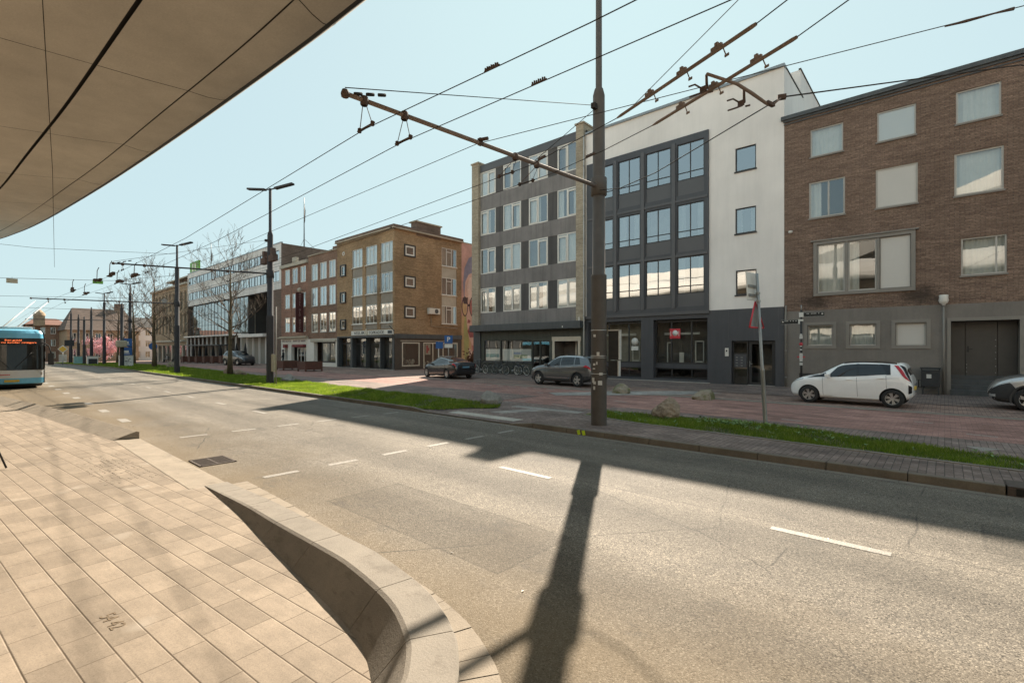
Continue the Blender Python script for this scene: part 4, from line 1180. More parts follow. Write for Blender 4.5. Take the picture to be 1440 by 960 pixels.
# projecting red sign behind the shop window and the white disc beside it
b = thing('shop_sign', 'small red square sign with a white disc hanging in the shop window', 'sign', (-11.3, FB + .2, 2.5))
MB().box(-11.62, -11.02, FB - .10, FB - .03, 2.48, 3.04).build('panel', M['sign_red'], b, bevel=.01)
mb = MB(); mb.lathe((-11.30, FB - .105, 2.79), [(0, -.005), (.16, -.005), (.16, .004), (0, .004)], 20, 'y'); mb.box(-11.57, -11.54, FB - .108, FB - .10, 2.62, 2.9); mb.box(-11.10, -11.07, FB - .108, FB - .10, 2.62, 2.9); mb.build('emblem', M['sign_white'], b)
MB().box(-11.60, -11.58, FB - .06, FB + .25, 2.98, 3.0).build('bracket', M['black'], b)
b = thing('window_sticker', 'pale round sticker above a white notice on the left shop window', 'sticker', (-13.9, FB + .24, 1.7))
mb = MB(); mb.lathe((-13.95, FB + .225, 2.35), [(0, -.003), (.22, -.003), (.22, .003), (0, .003)], 20, 'y'); mb.box(-14.18, -13.72, FB + .222, FB + .228, 1.82, 2.06); mb.build('decal', M['sign_white'], b)

# ------------------------------------------------------------------ grey building with four columns of white windows
t = thing('apartment_building', 'tall grey building with dark panels and four columns of white framed windows', 'building', (-22.5, FB, 0))
X0, X1 = -27.76, -17.34
cols = [(-27.0, -25.38), (-24.58, -22.84), (-22.1, -20.4), (-19.57, -17.93)]
rows = [(13.70, 15.58), (10.69, 12.60), (7.68, 9.62), (4.67, 6.58)]
holes = [(a, b, z0, z1) for a, b in cols for z0, z1 in rows]
hb = MB()
F0.wall(t, M['grey_band'], -27.02, -17.92, 3.72, 16.12, [(-27.01, -17.93, z0, z1) for z0, z1 in rows], 0.05, 'spandrel_band')
for z0, z1 in rows:
    for a, b in ((-25.38, -24.58), (-22.84, -22.1), (-20.4, -19.57)):
        mb = MB(); F0.box(mb, a, b, -.02, -.06, z0, z1); mb.build('infill_panel', M['grey_band_dark'], t)
mb = MB(); F0.box(mb, -27.02, -17.92, .03, -.1, 15.62, 16.17); mb.build('roof_fascia', M['anthracite_mid'], t)
bk = ['blind', 'curtain', 'curtain_gap', 'pale', 'mid', 'curtain_half']
for r, (z0, z1) in enumerate(rows):
    for c, (a, b) in enumerate(cols):
        left = (r + c) % 2 == 1
        sash = [(0.04, .46, .04, .90)] if left else [(.53, .96, .04, .90)]
        tr = ((.905, 0, .5),) if left else ((.905, .5, 1),)
        F0.window(t, a, b, z0, z1, M['frame_white'], M['glass_old'], .03, .075, mull=(.5,), trans=tr, back=bk[(r * 5 + c * 3) % 6] if r < 3 else 'blind' if c in (1, 3) else 'curtain_gap', sash=sash, mt=.11)
for a, b, zt in ((X0, -27.02, 16.32), (-17.92, X1, 16.45)):
    mb = MB(); mb.box(a, b, FB - .22, FB + 1.2, 3.7, zt); mb.build('brick_pier', M['brick_pier'], t)
    mb = MB(); mb.box(a - .07, b + .06, FB - .29, FB + 12, zt, zt + .1); mb.build('coping', M['concrete_trim'], t)
mb = MB(); mb.box(-27.62, -17.34, FB - .62, FB + .05, 3.24, 3.71); mb.build('shop_fascia', M['fascia_dark'], t, bevel=.01)
gh = [(-26.66, -24.98, .95, 2.56), (-24.88, -21.9, .95, 2.56), (-21.82, -21.14, .05, 2.46), (-21.10, -20.30, .05, 2.46), (-19.98, -17.74, -.1, 2.70)]
F0.wall(t, M['cladding_dark_green'], X0, X1, -.1, 3.3, gh, .1, 'ground_floor_wall', -.05)
mb = MB()
for k in range(7): F0.box(mb, -26.7, -20.2, -.03, -.06, 2.66 + k * .085, 2.73 + k * .085)
mb.build('louvre', M['cladding_dark_green'], t)
mb = MB(); F0.box(mb, -26.75, -21.85, .02, -.08, .86, .95); F0.box(mb, X0, -27.0, .05, -.1, -.1, 3.3); mb.build('shop_sill', M['fascia_dark'], t)
for i, (a, b, z0, z1) in enumerate(gh[:2]):
    w = F0.window(t, a, b, z0, z1, M['frame_black'], M['glass_shop'], .12, .05, trans=(.64,) if i == 0 else (), back='mid', name='shop_window')
    mb = MB(); F0.quad(mb, a + .04, b - .04, z0 + .02, z0 + (z1 - z0) * .58, -.19); mb.build('window_screen', M['screen_mint'] if False else M['blind'], w)
M['film_teal'] = paint('film_teal', (0.22, 0.42, 0.40), 0.6, 0, 0.3, 3); M['film_blue'] = paint('film_blue', (0.16, 0.25, 0.42), 0.6, 0, 0.3, 3); M['film_green'] = paint('film_green', (0.34, 0.42, 0.24), 0.6, 0, 0.3, 3)
mb = MB(); F0.quad(mb, -26.6, -25.2, 1.25, 1.52, -.185); mb.build('window_film', M['film_teal'], w)
mb = MB(); F0.quad(mb, -23.7, -22.95, 1.5, 1.66, -.185); mb.build('window_film', M['film_blue'], w)
mb = MB(); F0.quad(mb, -23.7, -22.4, 1.2, 1.47, -.185); mb.build('window_film', M['film_green'], w)
d = F0.window(t, *gh[2], M['frame_black'], M['glass_shop'], .12, .07, back='mid', name='door', trans=(.45,))
mb = MB(); F0.box(mb, -21.7, -21.25, -.10, -.13, 1.18, 1.27); mb.build('letterbox', M['frame_white'], d)
F0.window(t, *gh[3], M['frame_black'], M['glass_shop'], .12, .05, back='pale', name='side_light')
mb = MB(); F0.box(mb, -20.03, -17.69, .03, -.12, 2.42, 2.72); F0.box(mb, -20.0, -19.82, .02, -.12, 0, 2.42); F0.box(mb, -17.91, -17.73, .02, -.12, 0, 2.42); mb.build('door_surround', M['frame_cream'], t)
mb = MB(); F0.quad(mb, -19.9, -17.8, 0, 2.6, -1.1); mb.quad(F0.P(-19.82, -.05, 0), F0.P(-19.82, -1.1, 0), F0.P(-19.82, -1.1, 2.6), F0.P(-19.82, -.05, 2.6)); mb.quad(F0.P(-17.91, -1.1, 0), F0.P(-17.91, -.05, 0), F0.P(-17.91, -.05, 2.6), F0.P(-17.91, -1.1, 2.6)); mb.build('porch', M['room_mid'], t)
mb = MB(); F0.box(mb, -18.52, -18.42, -.6, -.7, .05, 2.42); mb.build('door', M['frame_cream'], t)
mb = MB(); F0.box(mb, -17.6, -17.52, .42, .36, 3.45, 3.95); F0.box(mb, -18.75, -18.68, .60 + .03, .60, 3.3, 3.42); mb.build('wall_light', M['frame_white'], t)
shell(t, X0 + .005, X1, FB + .05, FB + 12, -.1, 16.1, M['brick_dark'], M['roof_dark'], parapet=.2)
# drainpipe beside the grey building
b = thing('drainpipe', 'thin grey drainpipe between the grey and the white building', 'pipe', (-17.3, FB - .26, .05))
MB().tube([(-17.28, FB - .27, .05), (-17.28, FB - .27, 3.2), (-17.28, FB - .27, 15.6)], .045, 8).build('pipe', M['frame_grey_light'], b)
mb = MB()
for z in (1.2, 4.0, 7.2, 10.4, 13.6): mb.lathe((-17.28, FB - .27, z), [(.045, 0), (.06, 0), (.06, .05), (.045, .05)], 10)
mb.build('bracket', M['galv'], b)
# ------------------------------------------------------------------ ochre corner building
CB = 24.6
FC = Fac(0, CB, 1, 0)
XC = -35.77
FS = Fac(XC, 0, 0, 1)            # its flank on the side street, u = Y
t = thing('corner_building', 'ochre brick corner building with white windows, striped infill panels and a chimney', 'building', (-40.5, CB, 0))
X0, X1 = -45.68, XC
sq = [(-44.92, -43.9, 9.05, 10.2), (-44.92, -43.9, 6.4, 7.5), (-44.92, -43.9, 3.77, 4.8)]
bays = [(-42.82, -40.97), (-40.42, -38.5), (-37.95, -36.05)]
rows = [(9.68, 11.42), (6.97, 8.70), (4.25, 5.97)]
holes = [(a + .1, b - .1, c + .1, d - .1) for a, b, c, d in sq] + [(a, b, 3.68, 11.42) for a, b in bays]
FC.wall(t, M['brick_ochre'], X0, X1, 3.12, 12.32, holes, .16)
for h in sq:
    a, b, c, d = h
    mb = MB(); FC.frame(mb, a, b, c, d, .14, -.1, .10); mb.build('window_surround', M['frame_black'], t)
    FC.window(t, a + .1, b - .1, c + .1, d - .1, M['frame_white'], M['glass_old'], .0, .10, back='mid')
for i, (a, b) in enumerate(bays):
    for j, (z0, z1) in enumerate(rows):
        zb = [8.72, 5.99, 3.70][j]
        mb = MB(); FC.box(mb, a, b, -.06, -.12, zb, z0); mb.build('infill_panel', M['infill_stripe'], t)
        FC.window(t, a, b, z0, z1, M['frame_white'], M['glass_old'], .08, .055, mull=(.33, .66), trans=((.80, .33, .66),), back=['pale', 'mid', 'curtain_gap', 'dark'][(i + 2 * j) % 4] if j else 'curtain', sill=M['frame_white'])
mb = MB(); FC.box(mb, X0, X1, .28, -.2, 12.40, 12.52); mb.box(X1 - .2, X1 + .28, CB - .28, 32.5, 12.40, 12.52); mb.build('eave', M['concrete_trim'], t)
mb = MB(); FC.box(mb, X0, X1 + .24, .24, -.2, 12.52, 12.74); mb.box(X1 - .2, X1 + .24, CB + .2, 32.5, 12.52, 12.74); mb.build('roof_edge', M['brick_dark'], t)
mb = MB(); FC.box(mb, X0, X1, .05, -.1, 12.32, 12.40); mb.build('eave_trim', M['concrete_trim'], t)
mb = MB(); mb.box(XC - .8, XC + .05, 26.95, 29.75, 12.2, 13.42); mb.build('chimney', M['brick_dark'], t)
mb = MB(); mb.box(XC - .9, XC + .12, 26.8, 29.9, 13.42, 13.54); mb.build('chimney_cap', M['concrete_trim'], t)
mb = MB(); mb.lathe((-44.38, CB - .04, 11.3), [(.10, 0), (.17, -.03), (.20, 0), (.20, .05)], 14, 'y'); mb.build('vent', M['frame_white'], t)
# flank
ss = [(25.68, 26.76, 10.2, 11.14), (25.68, 26.76, 7.42, 8.34), (25.7, 26.76, 4.7, 5.65)]
vv = [(29.92, 31.82, 9.85, 11.58), (29.92, 31.82, 7.08, 8.74), (29.92, 31.82, 4.3, 6.02)]
FS.wall(t, M['brick_ochre'], CB, 32.45, 3.12, 12.40, [(a + .1, b - .1, c + .1, d - .1) for a, b, c, d in ss] + [(29.92, 31.82, 4.3, 11.58)], .14, 'flank_wall')
for h in ss:
    a, b, c, d = h
    mb = MB(); FS.frame(mb, a - .08, b + .08, c - .08, d + .08, .06, -.1, .12); mb.build('window_surround', M['frame_black'], t)
    FS.window(t, a + .04, b - .04, c + .04, d - .04, M['frame_white'], M['glass_old'], .0, .13, back='mid')
for k, h in enumerate(vv):
    FS.window(t, *h, M['frame_white'], M['glass_old'], .06, .055, mull=(.33, .66), trans=((.80, .33, .66),), back=['pale', 'dark', 'curtain_gap'][k], sill=M['frame_white'])
    if k: 
        mb = MB(); FS.box(mb, 29.92, 31.82, -.04, -.1, h[3], vv[k - 1][2]); mb.build('infill_panel', M['stone_cream'], t)
mb = MB()
FS.box(mb, CB, 32.45, .10, -.02, 2.83, 3.22); mb.build('shop_fascia', M['fascia_dark'], t)
sh = [(25.36, 27.28, .34, 2.48), (27.72, 29.56, .10, 2.48), (30.0, 31.9, .34, 2.48)]
M['shop_brown'] = paint('shop_brown', (0.085, 0.062, 0.045), 0.7, 0, 0.25, 2)
FS.wall(t, M['shop_brown'], CB, 32.45, -.3, 2.83, sh, .12, 'shop_wall', .02)
for i, h in enumerate(sh):
    w = FS.window(t, *h, M['frame_cream'], M['glass_shop'], -.02, .10, back='dark', name='shop_window', mull=(.6,) if i == 1 else ())
    if i == 1:
        mb = MB(); FS.quad(mb, 28.0, 28.6, 1.35, 2.35, -.04); mb.build('poster', M['stone_cream'], w)
        mb = MB(); FS.box(mb, 28.1, 28.3, -.025, -.035, 1.5, 2.2); FS.box(mb, 28.3, 28.45, -.025, -.035, 1.7, 2.0); mb.build('poster_print', M['sticker_red'], w)
    mb = MB()
    for k in range(7):
        y = h[0] + .2 + rnd.random() * 1.4; z = h[2] + rnd.random() * .5; r = rnd.uniform(.08, .2)
        mb.lathe(FS.P(y, -.5, z), [(0, 0), (r * .7, .02), (r, r), (r * .6, r * 1.8), (0, r * 2)], 8)
    mb.build('display_goods', M['room_pale'], w)
mb = MB(); FS.box(mb, 25.2, 30.2, .06, 0, 2.58, 2.66); mb.build('shop_trim', M['concrete_trim'], t)
# street side shop front
dh = [(-45.4, -43.1, -.1, 3.0), (-42.75, -40.35, -.1, 2.95), (-40.3, -38.0, -.1, 2.95), (-37.9, -36.1, -.1, 2.95)]
FC.wall(t, M['fascia_dark'], X0, X1, -.3, 3.12, dh, .5, 'shop_wall', .02)
for i, h in enumerate(dh):
    w = FC.window(t, h[0], h[1], .1, h[3], M['frame_black'], M['glass_shop'], .42, .10, mull=(.35,) if i != 2 else (), trans=(.8,), back='mid' if i else 'dark', name='shop_window' if i else 'door')
    mb = MB(); FC.box(mb, h[0] + .5, h[0] + 1.3, -.9, -1.0, .3, 1.6 + .4 * (i % 2)); FC.box(mb, h[0] + 1.0, h[0] + 1.7, -.7, -.75, .2, .9); mb.build('display_goods', M['room_pale'], w)
mb = MB(); FC.box(mb, X0, -35.7, .12, .02, -.05, .09); mb.build('threshold', M['concrete_pale'], t)
mb = MB(); FC.box(mb, -43.0, X1, .22, .02, 2.95, 3.12); mb.build('shop_fascia', M['fascia_dark'], t)
sg = MB(); FC.box(sg, -42.75, -35.85, .13, .02, 3.18, 3.60); sgo = sg.build('sign_board', M['frame_white'], t)
M['sign_letter'] = flat('sign_letter', (0.05, 0.045, 0.04), 0.6)
text_obj('VISUR', .40, M['sign_letter'], (-41.3, CB - .135, 3.37), (1, 0, 0), (0, 0, 1), 'lettering', sgo, .02, width=1.9)
text_obj('TOPKADOE', .40, M['sign_letter'], (-38.4, CB - .135, 3.37), (1, 0, 0), (0, 0, 1), 'lettering', sgo, .02, width=2.4)
mb = MB()
pts = [(0, .45), (.12, .2), (.33, .15), (.2, 0), (.26, -.2), (.1, -.25), (0, -.5), (-.1, -.25), (-.26, -.2), (-.2, 0), (-.33, .15), (-.12, .2)]
mb.extrude([(-40.05 + x, CB - .14, 3.42 + z * .85) for x, z in pts], (0, -.05, 0)); mb.build('sign_emblem', M['frame_cream'], t)
mb = MB(); FC.box(mb, -36.6, -35.95, .14, .13, 3.25, 3.52); mb.build('sign_plate', M['fascia_dark'], t)
shell(t, X0, X1 - .005, CB, 32.45, -.3, 12.6, M['brick_ochre'], M['roof_dark'], skip=('r',), parapet=.1)
b = thing('air_conditioner', 'white air conditioning unit on the flank of the ochre corner building', 'air conditioner', (XC + .2, 28.75, 5.1))
MB().box(XC + .08, XC + .42, 28.12, 29.4, 5.12, 5.66).build('casing', M['frame_white'], b, bevel=.02)
mb = MB(); mb.lathe((XC + .43, 28.95, 5.39), [(0, 0), (.06, .012), (.08, 0), (.17, .0), (.18, .014), (.21, .014), (.21, 0)], 18, 'x'); mb.build('fan_grille', M['fascia_dark'], b)
mb = MB(); mb.box(XC, XC + .4, 28.3, 28.34, 5.06, 5.12); mb.box(XC, XC + .4, 29.2, 29.24, 5.06, 5.12); mb.tube([(XC + .05, 28.6, 5.1), (XC + .05, 28.6, 4.0), (XC + .05, 31.9, 3.9)], .025, 6); mb.build('bracket', M['concrete_trim'], b)
b = thing('wall_lamp', 'small lamp on an arm at the edge of the ochre building above the shop sign', 'lamp', (-35.7, CB - .4, 3.7))
mb = MB(); mb.tube([(-35.8, CB - .02, 3.45), (-35.72, CB - .5, 3.85), (-35.5, CB - .8, 4.0)], .03, 6); mb.build('arm', M['fascia_dark'], b)
MB().lathe((-35.45, CB - .85, 3.9), [(0, .16), (.1, .12), (.16, 0), (.0, 0)], 10).build('shade', M['concrete_trim'], b)

# mural wall behind the corner
t = thing('mural_building', 'narrow building with a tall painted mural of a face in round glasses', 'building', (XC - 4, 36.5, 0))
MU = []
for nm, c in (('pink', (0.62, 0.35, 0.28)), ('slate', (0.30, 0.27, 0.33)), ('skin', (0.72, 0.46, 0.36)), ('dark', (0.11, 0.075, 0.07)), ('ochre', (0.60, 0.40, 0.21)), ('lip', (0.38, 0.13, 0.125)), ('light', (0.80, 0.58, 0.47)), ('olive', (0.45, 0.42, 0.17)), ('rose', (0.54, 0.19, 0.16))):
    MU.append(concrete('mural_' + nm, c, 0.22, 1.3))


def mw(c, y, k): return (XC + .004 * k, 32.45 + (c - 45) * .0192, 13.42 - .01498 * y)


mb = MB()
mb.quad((XC, 32.455, -.3), (XC, 42, -.3), (XC, 42, 12.42), (XC, 32.455, 12.42))


def mp(idx, k, pts):
    mb.cur = idx; mb.poly([mw(x, y, k) for x, y in pts])


def ell(cx, cy, rx, ry, n=28, a0=0, a1=2 * math.pi): return [(cx + rx * math.cos(a0 + (a1 - a0) * i / n), cy + ry * math.sin(a0 + (a1 - a0) * i / n)) for i in range(n)]


mp(4, 1, [(46, 980), (46, 560), (75, 500), (110, 700), (125, 980)])
mp(7, 2, [(70, 980), (60, 640), (72, 520), (98, 690), (92, 980)])
mp(1, 2, [(62, 430), (56, 330), (66, 230), (96, 160), (150, 120), (230, 110), (300, 160), (330, 300), (318, 470), (260, 330), (150, 300)])
mp(2, 3, [(72, 470), (66, 400), (72, 320), (96, 268), (140, 246), (230, 240), (290, 300), (304, 470), (290, 620), (240, 740), (180, 780), (120, 745), (95, 690), (82, 600)])
mp(6, 4, [(96, 440), (84, 350), (104, 290), (150, 270), (230, 280), (260, 380), (230, 430)])
mp(4, 4, ell(66, 500, 16, 52)); mp(8, 4, ell(126, 488, 22, 58))
mp(5, 5, [(84, 596), (92, 570), (108, 580), (104, 596)])
mp(5, 5, [(86, 650), (100, 622), (120, 634), (142, 640), (160, 660), (140, 690), (104, 694)])
mp(3, 6, [(86, 652), (120, 650), (160, 660), (120, 660)])
mp(8, 4, [(120, 745), (180, 780), (240, 745), (250, 980), (150, 980)])
mp(6, 5, [(96, 760), (122, 790), (130, 980), (104, 980)])
for (cx, cy, rx, ry) in ((68, 487, 22, 66), (127, 486, 28, 70)):
    o_ = ell(cx, cy, rx, ry, 36); i_ = ell(cx, cy, rx * .80, ry * .88, 36)
    for i in range(36):
        j = (i + 1) % 36
        mp(3, 7, [o_[i], o_[j], i_[j], i_[i]])
mp(3, 7, [(88, 470), (100, 468), (100, 484), (88, 486)])
mp(3, 5, [(52, 430), (90, 425), (86, 470), (60, 470)]); mp(3, 5, ell(124, 470, 9, 22)); mp(0, 6, ell(126, 470, 4, 9))
mb.build('mural_wall', MU, t)
shell(t, XC - 9, XC - .005, 32.5, 42, -.3, 12.4, M['brick_ochre'], M['roof_dark'], skip=('r', 'f'))
mb = MB(); mb.box(XC - .3, XC + .03, 32.5, 42, 12.42, 12.54); mb.build('coping', M['concrete_trim'], t)

# ------------------------------------------------------------------ red-brown brick row
t = thing('brick_building', 'red brown brick building with a pale shop front beside the ochre corner building', 'building', (-48.8, CB, 0))
cols = [(-51.2, -49.8), (-49.27, -47.86), (-47.36, -46.0)]
rows = [(9.22, 10.98), (6.45, 8.45), (3.65, 5.66)]
FC.wall(t, M['brick_red'], -51.9, -45.69, 2.95, 11.9, [(a, b, c, d) for a, b in cols for c, d in rows], .1)
for j, (z0, z1) in enumerate(rows):
    for i, (a, b) in enumerate(cols):
        FC.window(t, a, b, z0, z1, M['frame_white'], M['glass_far'] if j else M['glass_old'], .05, .09, mull=(.5,), back=['curtain', 'dark', 'curtain_warm', 'mid'][(i + 2 * j) % 4] if j else 'curtain', sill=M['frame_taupe'], mt=.10)
mb = MB(); FC.box(mb, -51.95, -45.69, .10, -.1, 11.9, 12.04); mb.build('roof_edge', M['concrete_trim'], t)
FC.wall(t, M['frame_white'], -51.9, -45.69, -.2, 2.95, [(-50.6, -45.95, -.2, 2.62)], .4, 'shop_wall', .03)
w = FC.window(t, -49.4, -46.0, .45, 2.6, M['frame_black'], M['glass_shop'], .3, .14, mull=(.5,), back='pale', name='shop_window')
mb = MB(); FC.box(mb, -49.4, -45.95, -.2, -.5, -.1, .45); FC.box(mb, -50.6, -49.42, -.9, -1, -.1, 2.6); mb.build('shop_apron', M['frame_white'], t)
mb = MB(); FC.box(mb, -51.2, -45.8, .14, .03, 2.62, 2.9); mb.build('shop_fascia', M['stone_cream'], t)
mb = MB(); FC.box(mb, -47.4, -47.1, -.55, -.6, 1.0, 2.3); FC.box(mb, -48.8, -48.1, -.6, -.65, .7, 1.8); mb.build('display_goods', M['room_pale'], w)
mb = MB(); mb.box(-48.5, -46.6, 25.6, 27, 12.0, 12.75); mb.build('chimney', M['brick_dark'], t)
shell(t, -51.9, -45.69, CB, CB + 10, -.2, 11.95, M['brick_dark'], M['roof_dark'])

t = thing('brick_building', 'red brown brick building with a pale stone cornice above a cafe', 'building', (-55.3, CB, 0))
cols = [(-57.86, -56.6), (-55.9, -54.55), (-53.85, -52.56)]
rows = [(9.32, 11.1), (6.55, 8.2), (3.8, 5.5)]
FC.wall(t, M['brick_red_b'], -58.85, -51.91, 3.2, 11.3, [(a, b, c, d) for a, b in cols for c, d in rows], .1)
for j, (z0, z1) in enumerate(rows):
    for i, (a, b) in enumerate(cols):
        FC.window(t, a, b, z0, z1, M['frame_white'], M['glass_far'] if j else M['glass_old'], .05, .10, mull=(.5,), back=['curtain', 'dark', 'curtain_gap', 'mid'][(i + j) % 4], mt=.10)
mb = MB(); FC.box(mb, -58.9, -51.95, .22, -.1, 11.32, 11.68); FC.box(mb, -55.4, -54.5, .26, -.1, 11.68, 12.25); mb.build('cornice', M['stone_cream'], t)
mb = MB()
for u in (-56.2, -54.2): FC.box(mb, u - .06, u + .06, .03, -.05, 3.3, 9.2)
mb.build('pilaster', M['brick_red'], t)
FC.wall(t, M['frame_white'], -58.85, -51.91, -.2, 3.2, [(-57.9, -57.1, -.1, 2.2), (-56.1, -52.4, -.1, 2.35)], .35, 'shop_wall', .03)
FC.window(t, -57.9, -57.1, .0, 2.2, M['frame_black'], M['glass_shop'], .3, .08, back='dark', name='door')
FC.window(t, -55.2, -52.5, .0, 2.05, M['frame_white'], M['glass_shop'], .3, .12, mull=(.33, .66), back='dark', name='shop_window')
mb = MB(); FC.box(mb, -58.8, -52.0, .5, .03, 3.08, 3.2); FC.box(mb, -58.8, -52.0, .3, .03, 3.2, 3.32); mb.build('shop_canopy', M['concrete_trim'], t)
sb = MB(); FC.box(sb, -58.5, -52.2, .10, .03, 2.52, 3.0); sb = sb.build('sign_board', M['frame_white'], t)
M['maroon'] = flat('maroon', (0.10, 0.015, 0.02), 0.6)
text_obj('OLD DUTCH', .36, M['maroon'], (-57.2, CB - .105, 2.76), (1, 0, 0), (0, 0, 1), 'lettering', sb, .02, width=2.3)
text_obj('BAR DE BIERS', .30, M['maroon'], (-53.9, CB - .105, 2.76), (1, 0, 0), (0, 0, 1), 'lettering', sb, .02, width=3.0)
mb = MB(); FC.box(mb, -55.2, -52.5, .35, -.05, 2.1, 2.38); mb.build('awning', M['awning_red'], t)
mb = MB(); FC.box(mb, -57.6, -57.0, .35, -.05, 2.0, 2.4); mb.build('awning', M['awning_red'], t)
shell(t, -58.85, -51.91, CB, CB + 10, -.2, 11.6, M['brick_dark'], M['roof_dark'])
b = thing('hotel_sign', 'tall dark red vertical sign with pale letters on the brick front', 'sign', (-52.9, CB - .5, 3.6))
pn = MB().box(-53.02, -52.9, CB - .95, CB - .08, 3.7, 8.1).build('panel', M['hotel_sign'], b, bevel=.02)
M['letter_pale'] = flat('letter_pale', (0.42, 0.30, 0.27), 0.6)
for i, ch in enumerate('HOTEL OLD DUTCH'):
    if ch != ' ': text_obj(ch, .30, M['letter_pale'], (-52.893, CB - .5, 7.88 - i * .284), (0, 1, 0), (0, 0, 1), 'letter', pn, .012)
mb = MB(); mb.lathe((-52.96, CB - .5, 8.35), [(0, -.25), (.25, -.1), (.3, .1), (.1, .25), (0, .3)], 8); mb.box(-53.0, -52.92, CB - .1, CB, 7.9, 8.0); mb.box(-53.0, -52.92, CB - .1, CB, 3.9, 4.0); mb.build('lantern', M['stone_cream'], b)

# ------------------------------------------------------------------ long white slab building
t = thing('office_building', 'long pale slab building with ribbon windows over a glazed hall and thin white columns', 'building', (-78, CB, 0))
X0, X1 = -96.3, -58.9
rb = [(12.55, 13.75), (10.0, 11.26)]
FC.wall(t, M['panel_white'], X0, X1, 9.05, 14.6, [(X0 + .5, X1 - .55, a, b) for a, b in rb], .12)
for a, b in rb:
    n = 19; w = (X1 - X0 - 1.05) / n
    for i in range(n):
        FC.window(t, X0 + .5 + w * i + .03, X0 + .5 + w * (i + 1) - .03, a, b, M['frame_black'], M['glass_far'], .06, .06, mull=(.42,), back=['blind', 'curtain', 'pale', 'mid', 'blind'][(i * 3 + int(a)) % 5], mt=.07)
mb = MB(); FC.box(mb, X0, X1, .04, -.2, 14.52, 14.66); mb.build('roof_edge', M['flashing'], t)
mb = MB()
for z in (9.8, 12.1): FC.box(mb, X0, X1, .02, 0, z, z + .03)
mb.build('panel_joint', M['fascia_dark'], t)
# glazed hall under the slab, dark recess at its right end
n = 17; w = 25.8 / n
for i in range(n):
    FC.window(t, -96.1 + w * i, -96.1 + w * (i + 1) - .02, 3.95, 9.0, M['fascia_dark'], M['glass_hall'] if 'glass_hall' in M else M['glass_far'], .4, .05, trans=(.33, .66), back='pale' if i % 3 else 'mid', name='hall_window')
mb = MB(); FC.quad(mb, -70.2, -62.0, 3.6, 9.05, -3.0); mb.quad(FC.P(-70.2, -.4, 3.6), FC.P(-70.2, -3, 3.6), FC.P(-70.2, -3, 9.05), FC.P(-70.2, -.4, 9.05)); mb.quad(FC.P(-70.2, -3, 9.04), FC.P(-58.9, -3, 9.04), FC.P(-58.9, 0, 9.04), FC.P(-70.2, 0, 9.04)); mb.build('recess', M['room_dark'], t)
mb = MB(); FC.box(mb, -62.0, -58.9, -.02, -3, -.5, 9.05); mb.build('brick_pier', M['brick_dark'], t)
mb = MB(); FC.box(mb, -70.2, -62.0, .9, -3, 3.4, 3.78); FC.box(mb, -96.2, -70.2, .6, -.4, 3.75, 3.95); mb.build('entrance_canopy', M['panel_white'], t)
mb = MB()
for i in range(17):
    u = -95.6 + i * 2.05
    FC.box(mb, u - .07, u + .07, .3, .12, gz(u) - .1, 3.76)
mb.build('column', M['panel_white'], t)
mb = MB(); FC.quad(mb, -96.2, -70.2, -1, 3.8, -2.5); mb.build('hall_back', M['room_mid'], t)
M['pale_hoarding'] = concrete('pale_hoarding', (0.34, 0.315, 0.27), 0.1, 1)
mb = MB(); FC.box(mb, -73.5, -62.1, -.5, -.6, -.6, 3.4); mb.build('hoarding', M['pale_hoarding'], t)
mb = MB(); FC.box(mb, -92, -76, 1.6, -.2, 2.35, 2.5); mb.build('terrace_awning', M['fascia_dark'], t)
mb = MB(); mb.lathe((-95, CB - .2, 4), [(0, 0), (0, 0)], 3)
shell(t, X0, X1, CB + .01, CB + 13, -1, 14.5, M['brick_dark'], M['roof_dark'], parapet=.05)
b = thing('roof_flag', 'dark furled flag on a mast on the roof of the long slab building', 'flag', (-63.5, 29.5, 14.5))
MB().tube([(-63.5, 29.5, 14.4), (-63.5, 29.5, 22.0)], [.09, .04], 8).build('mast', M['fascia_dark'], b)
mb = MB(); mb.add([(-63.5, 29.5, 21.4), (-63.15, 29.4, 20.6), (-63.1, 29.45, 18.8), (-63.5, 29.5, 18.3), (-63.3, 29.62, 20.2)], [(0, 1, 4), (1, 2, 4), (2, 3, 4), (0, 4, 3)]); mb.build('flag_cloth', M['car_dark'], b)
mb = MB(); mb.tube([(-63.5, 29.5, 16.5), (-60, 29.5, 14.5)], .02, 5); mb.tube([(-63.5, 29.5, 16.5), (-66, 29.5, 14.5)], .02, 5); mb.build('stay', M['wire_thin'], b)

# older brick block with a set-back top floor
t = thing('brick_building', 'older tan brick block with tall narrow window strips and a set back top floor', 'building', (-108, CB, 0))
X0, X1 = -121, -96.35
cols = [(-119.9 + i * 2.4, -118.5 + i * 2.4) for i in range(10)]
rows = [(8.7, 12.0), (4.6, 8.0)]
FC.wall(t, M['brick_old'], X0, X1, 3.2, 13.0, [(a, b, c, d) for a, b in cols for c, d in rows], .2)
for a, b in cols:
    for c, d in rows: FC.window(t, a, b, c, d, M['concrete_trim'], M['glass_far'], .15, .09, mull=(.5,), trans=(.5,), back='mid', mt=.08)
FC.wall(t, M['stone_cream'], X0, X1, -1.5, 3.2, [(-119 + i * 3.3, -116.4 + i * 3.3, -1, 2.5) for i in range(7)], .3, 'ground_floor_wall')
for i in range(7): FC.window(t, -119 + i * 3.3, -116.4 + i * 3.3, -1, 2.5, M['fascia_dark'], M['glass_far'], .2, .1, mull=(.5,), back='dark', name='shop_window')
mb = MB(); FC.box(mb, X0, X1, .35, -.2, 13.0, 13.3); FC.box(mb, X0, X1, .9, 0, 3.1, 3.4); mb.build('cornice', M['stone_cream'], t)
shell(t, X0, X1, CB + .01, CB + 14, -1.5, 13.2, M['brick_old'], M['roof_dark'])
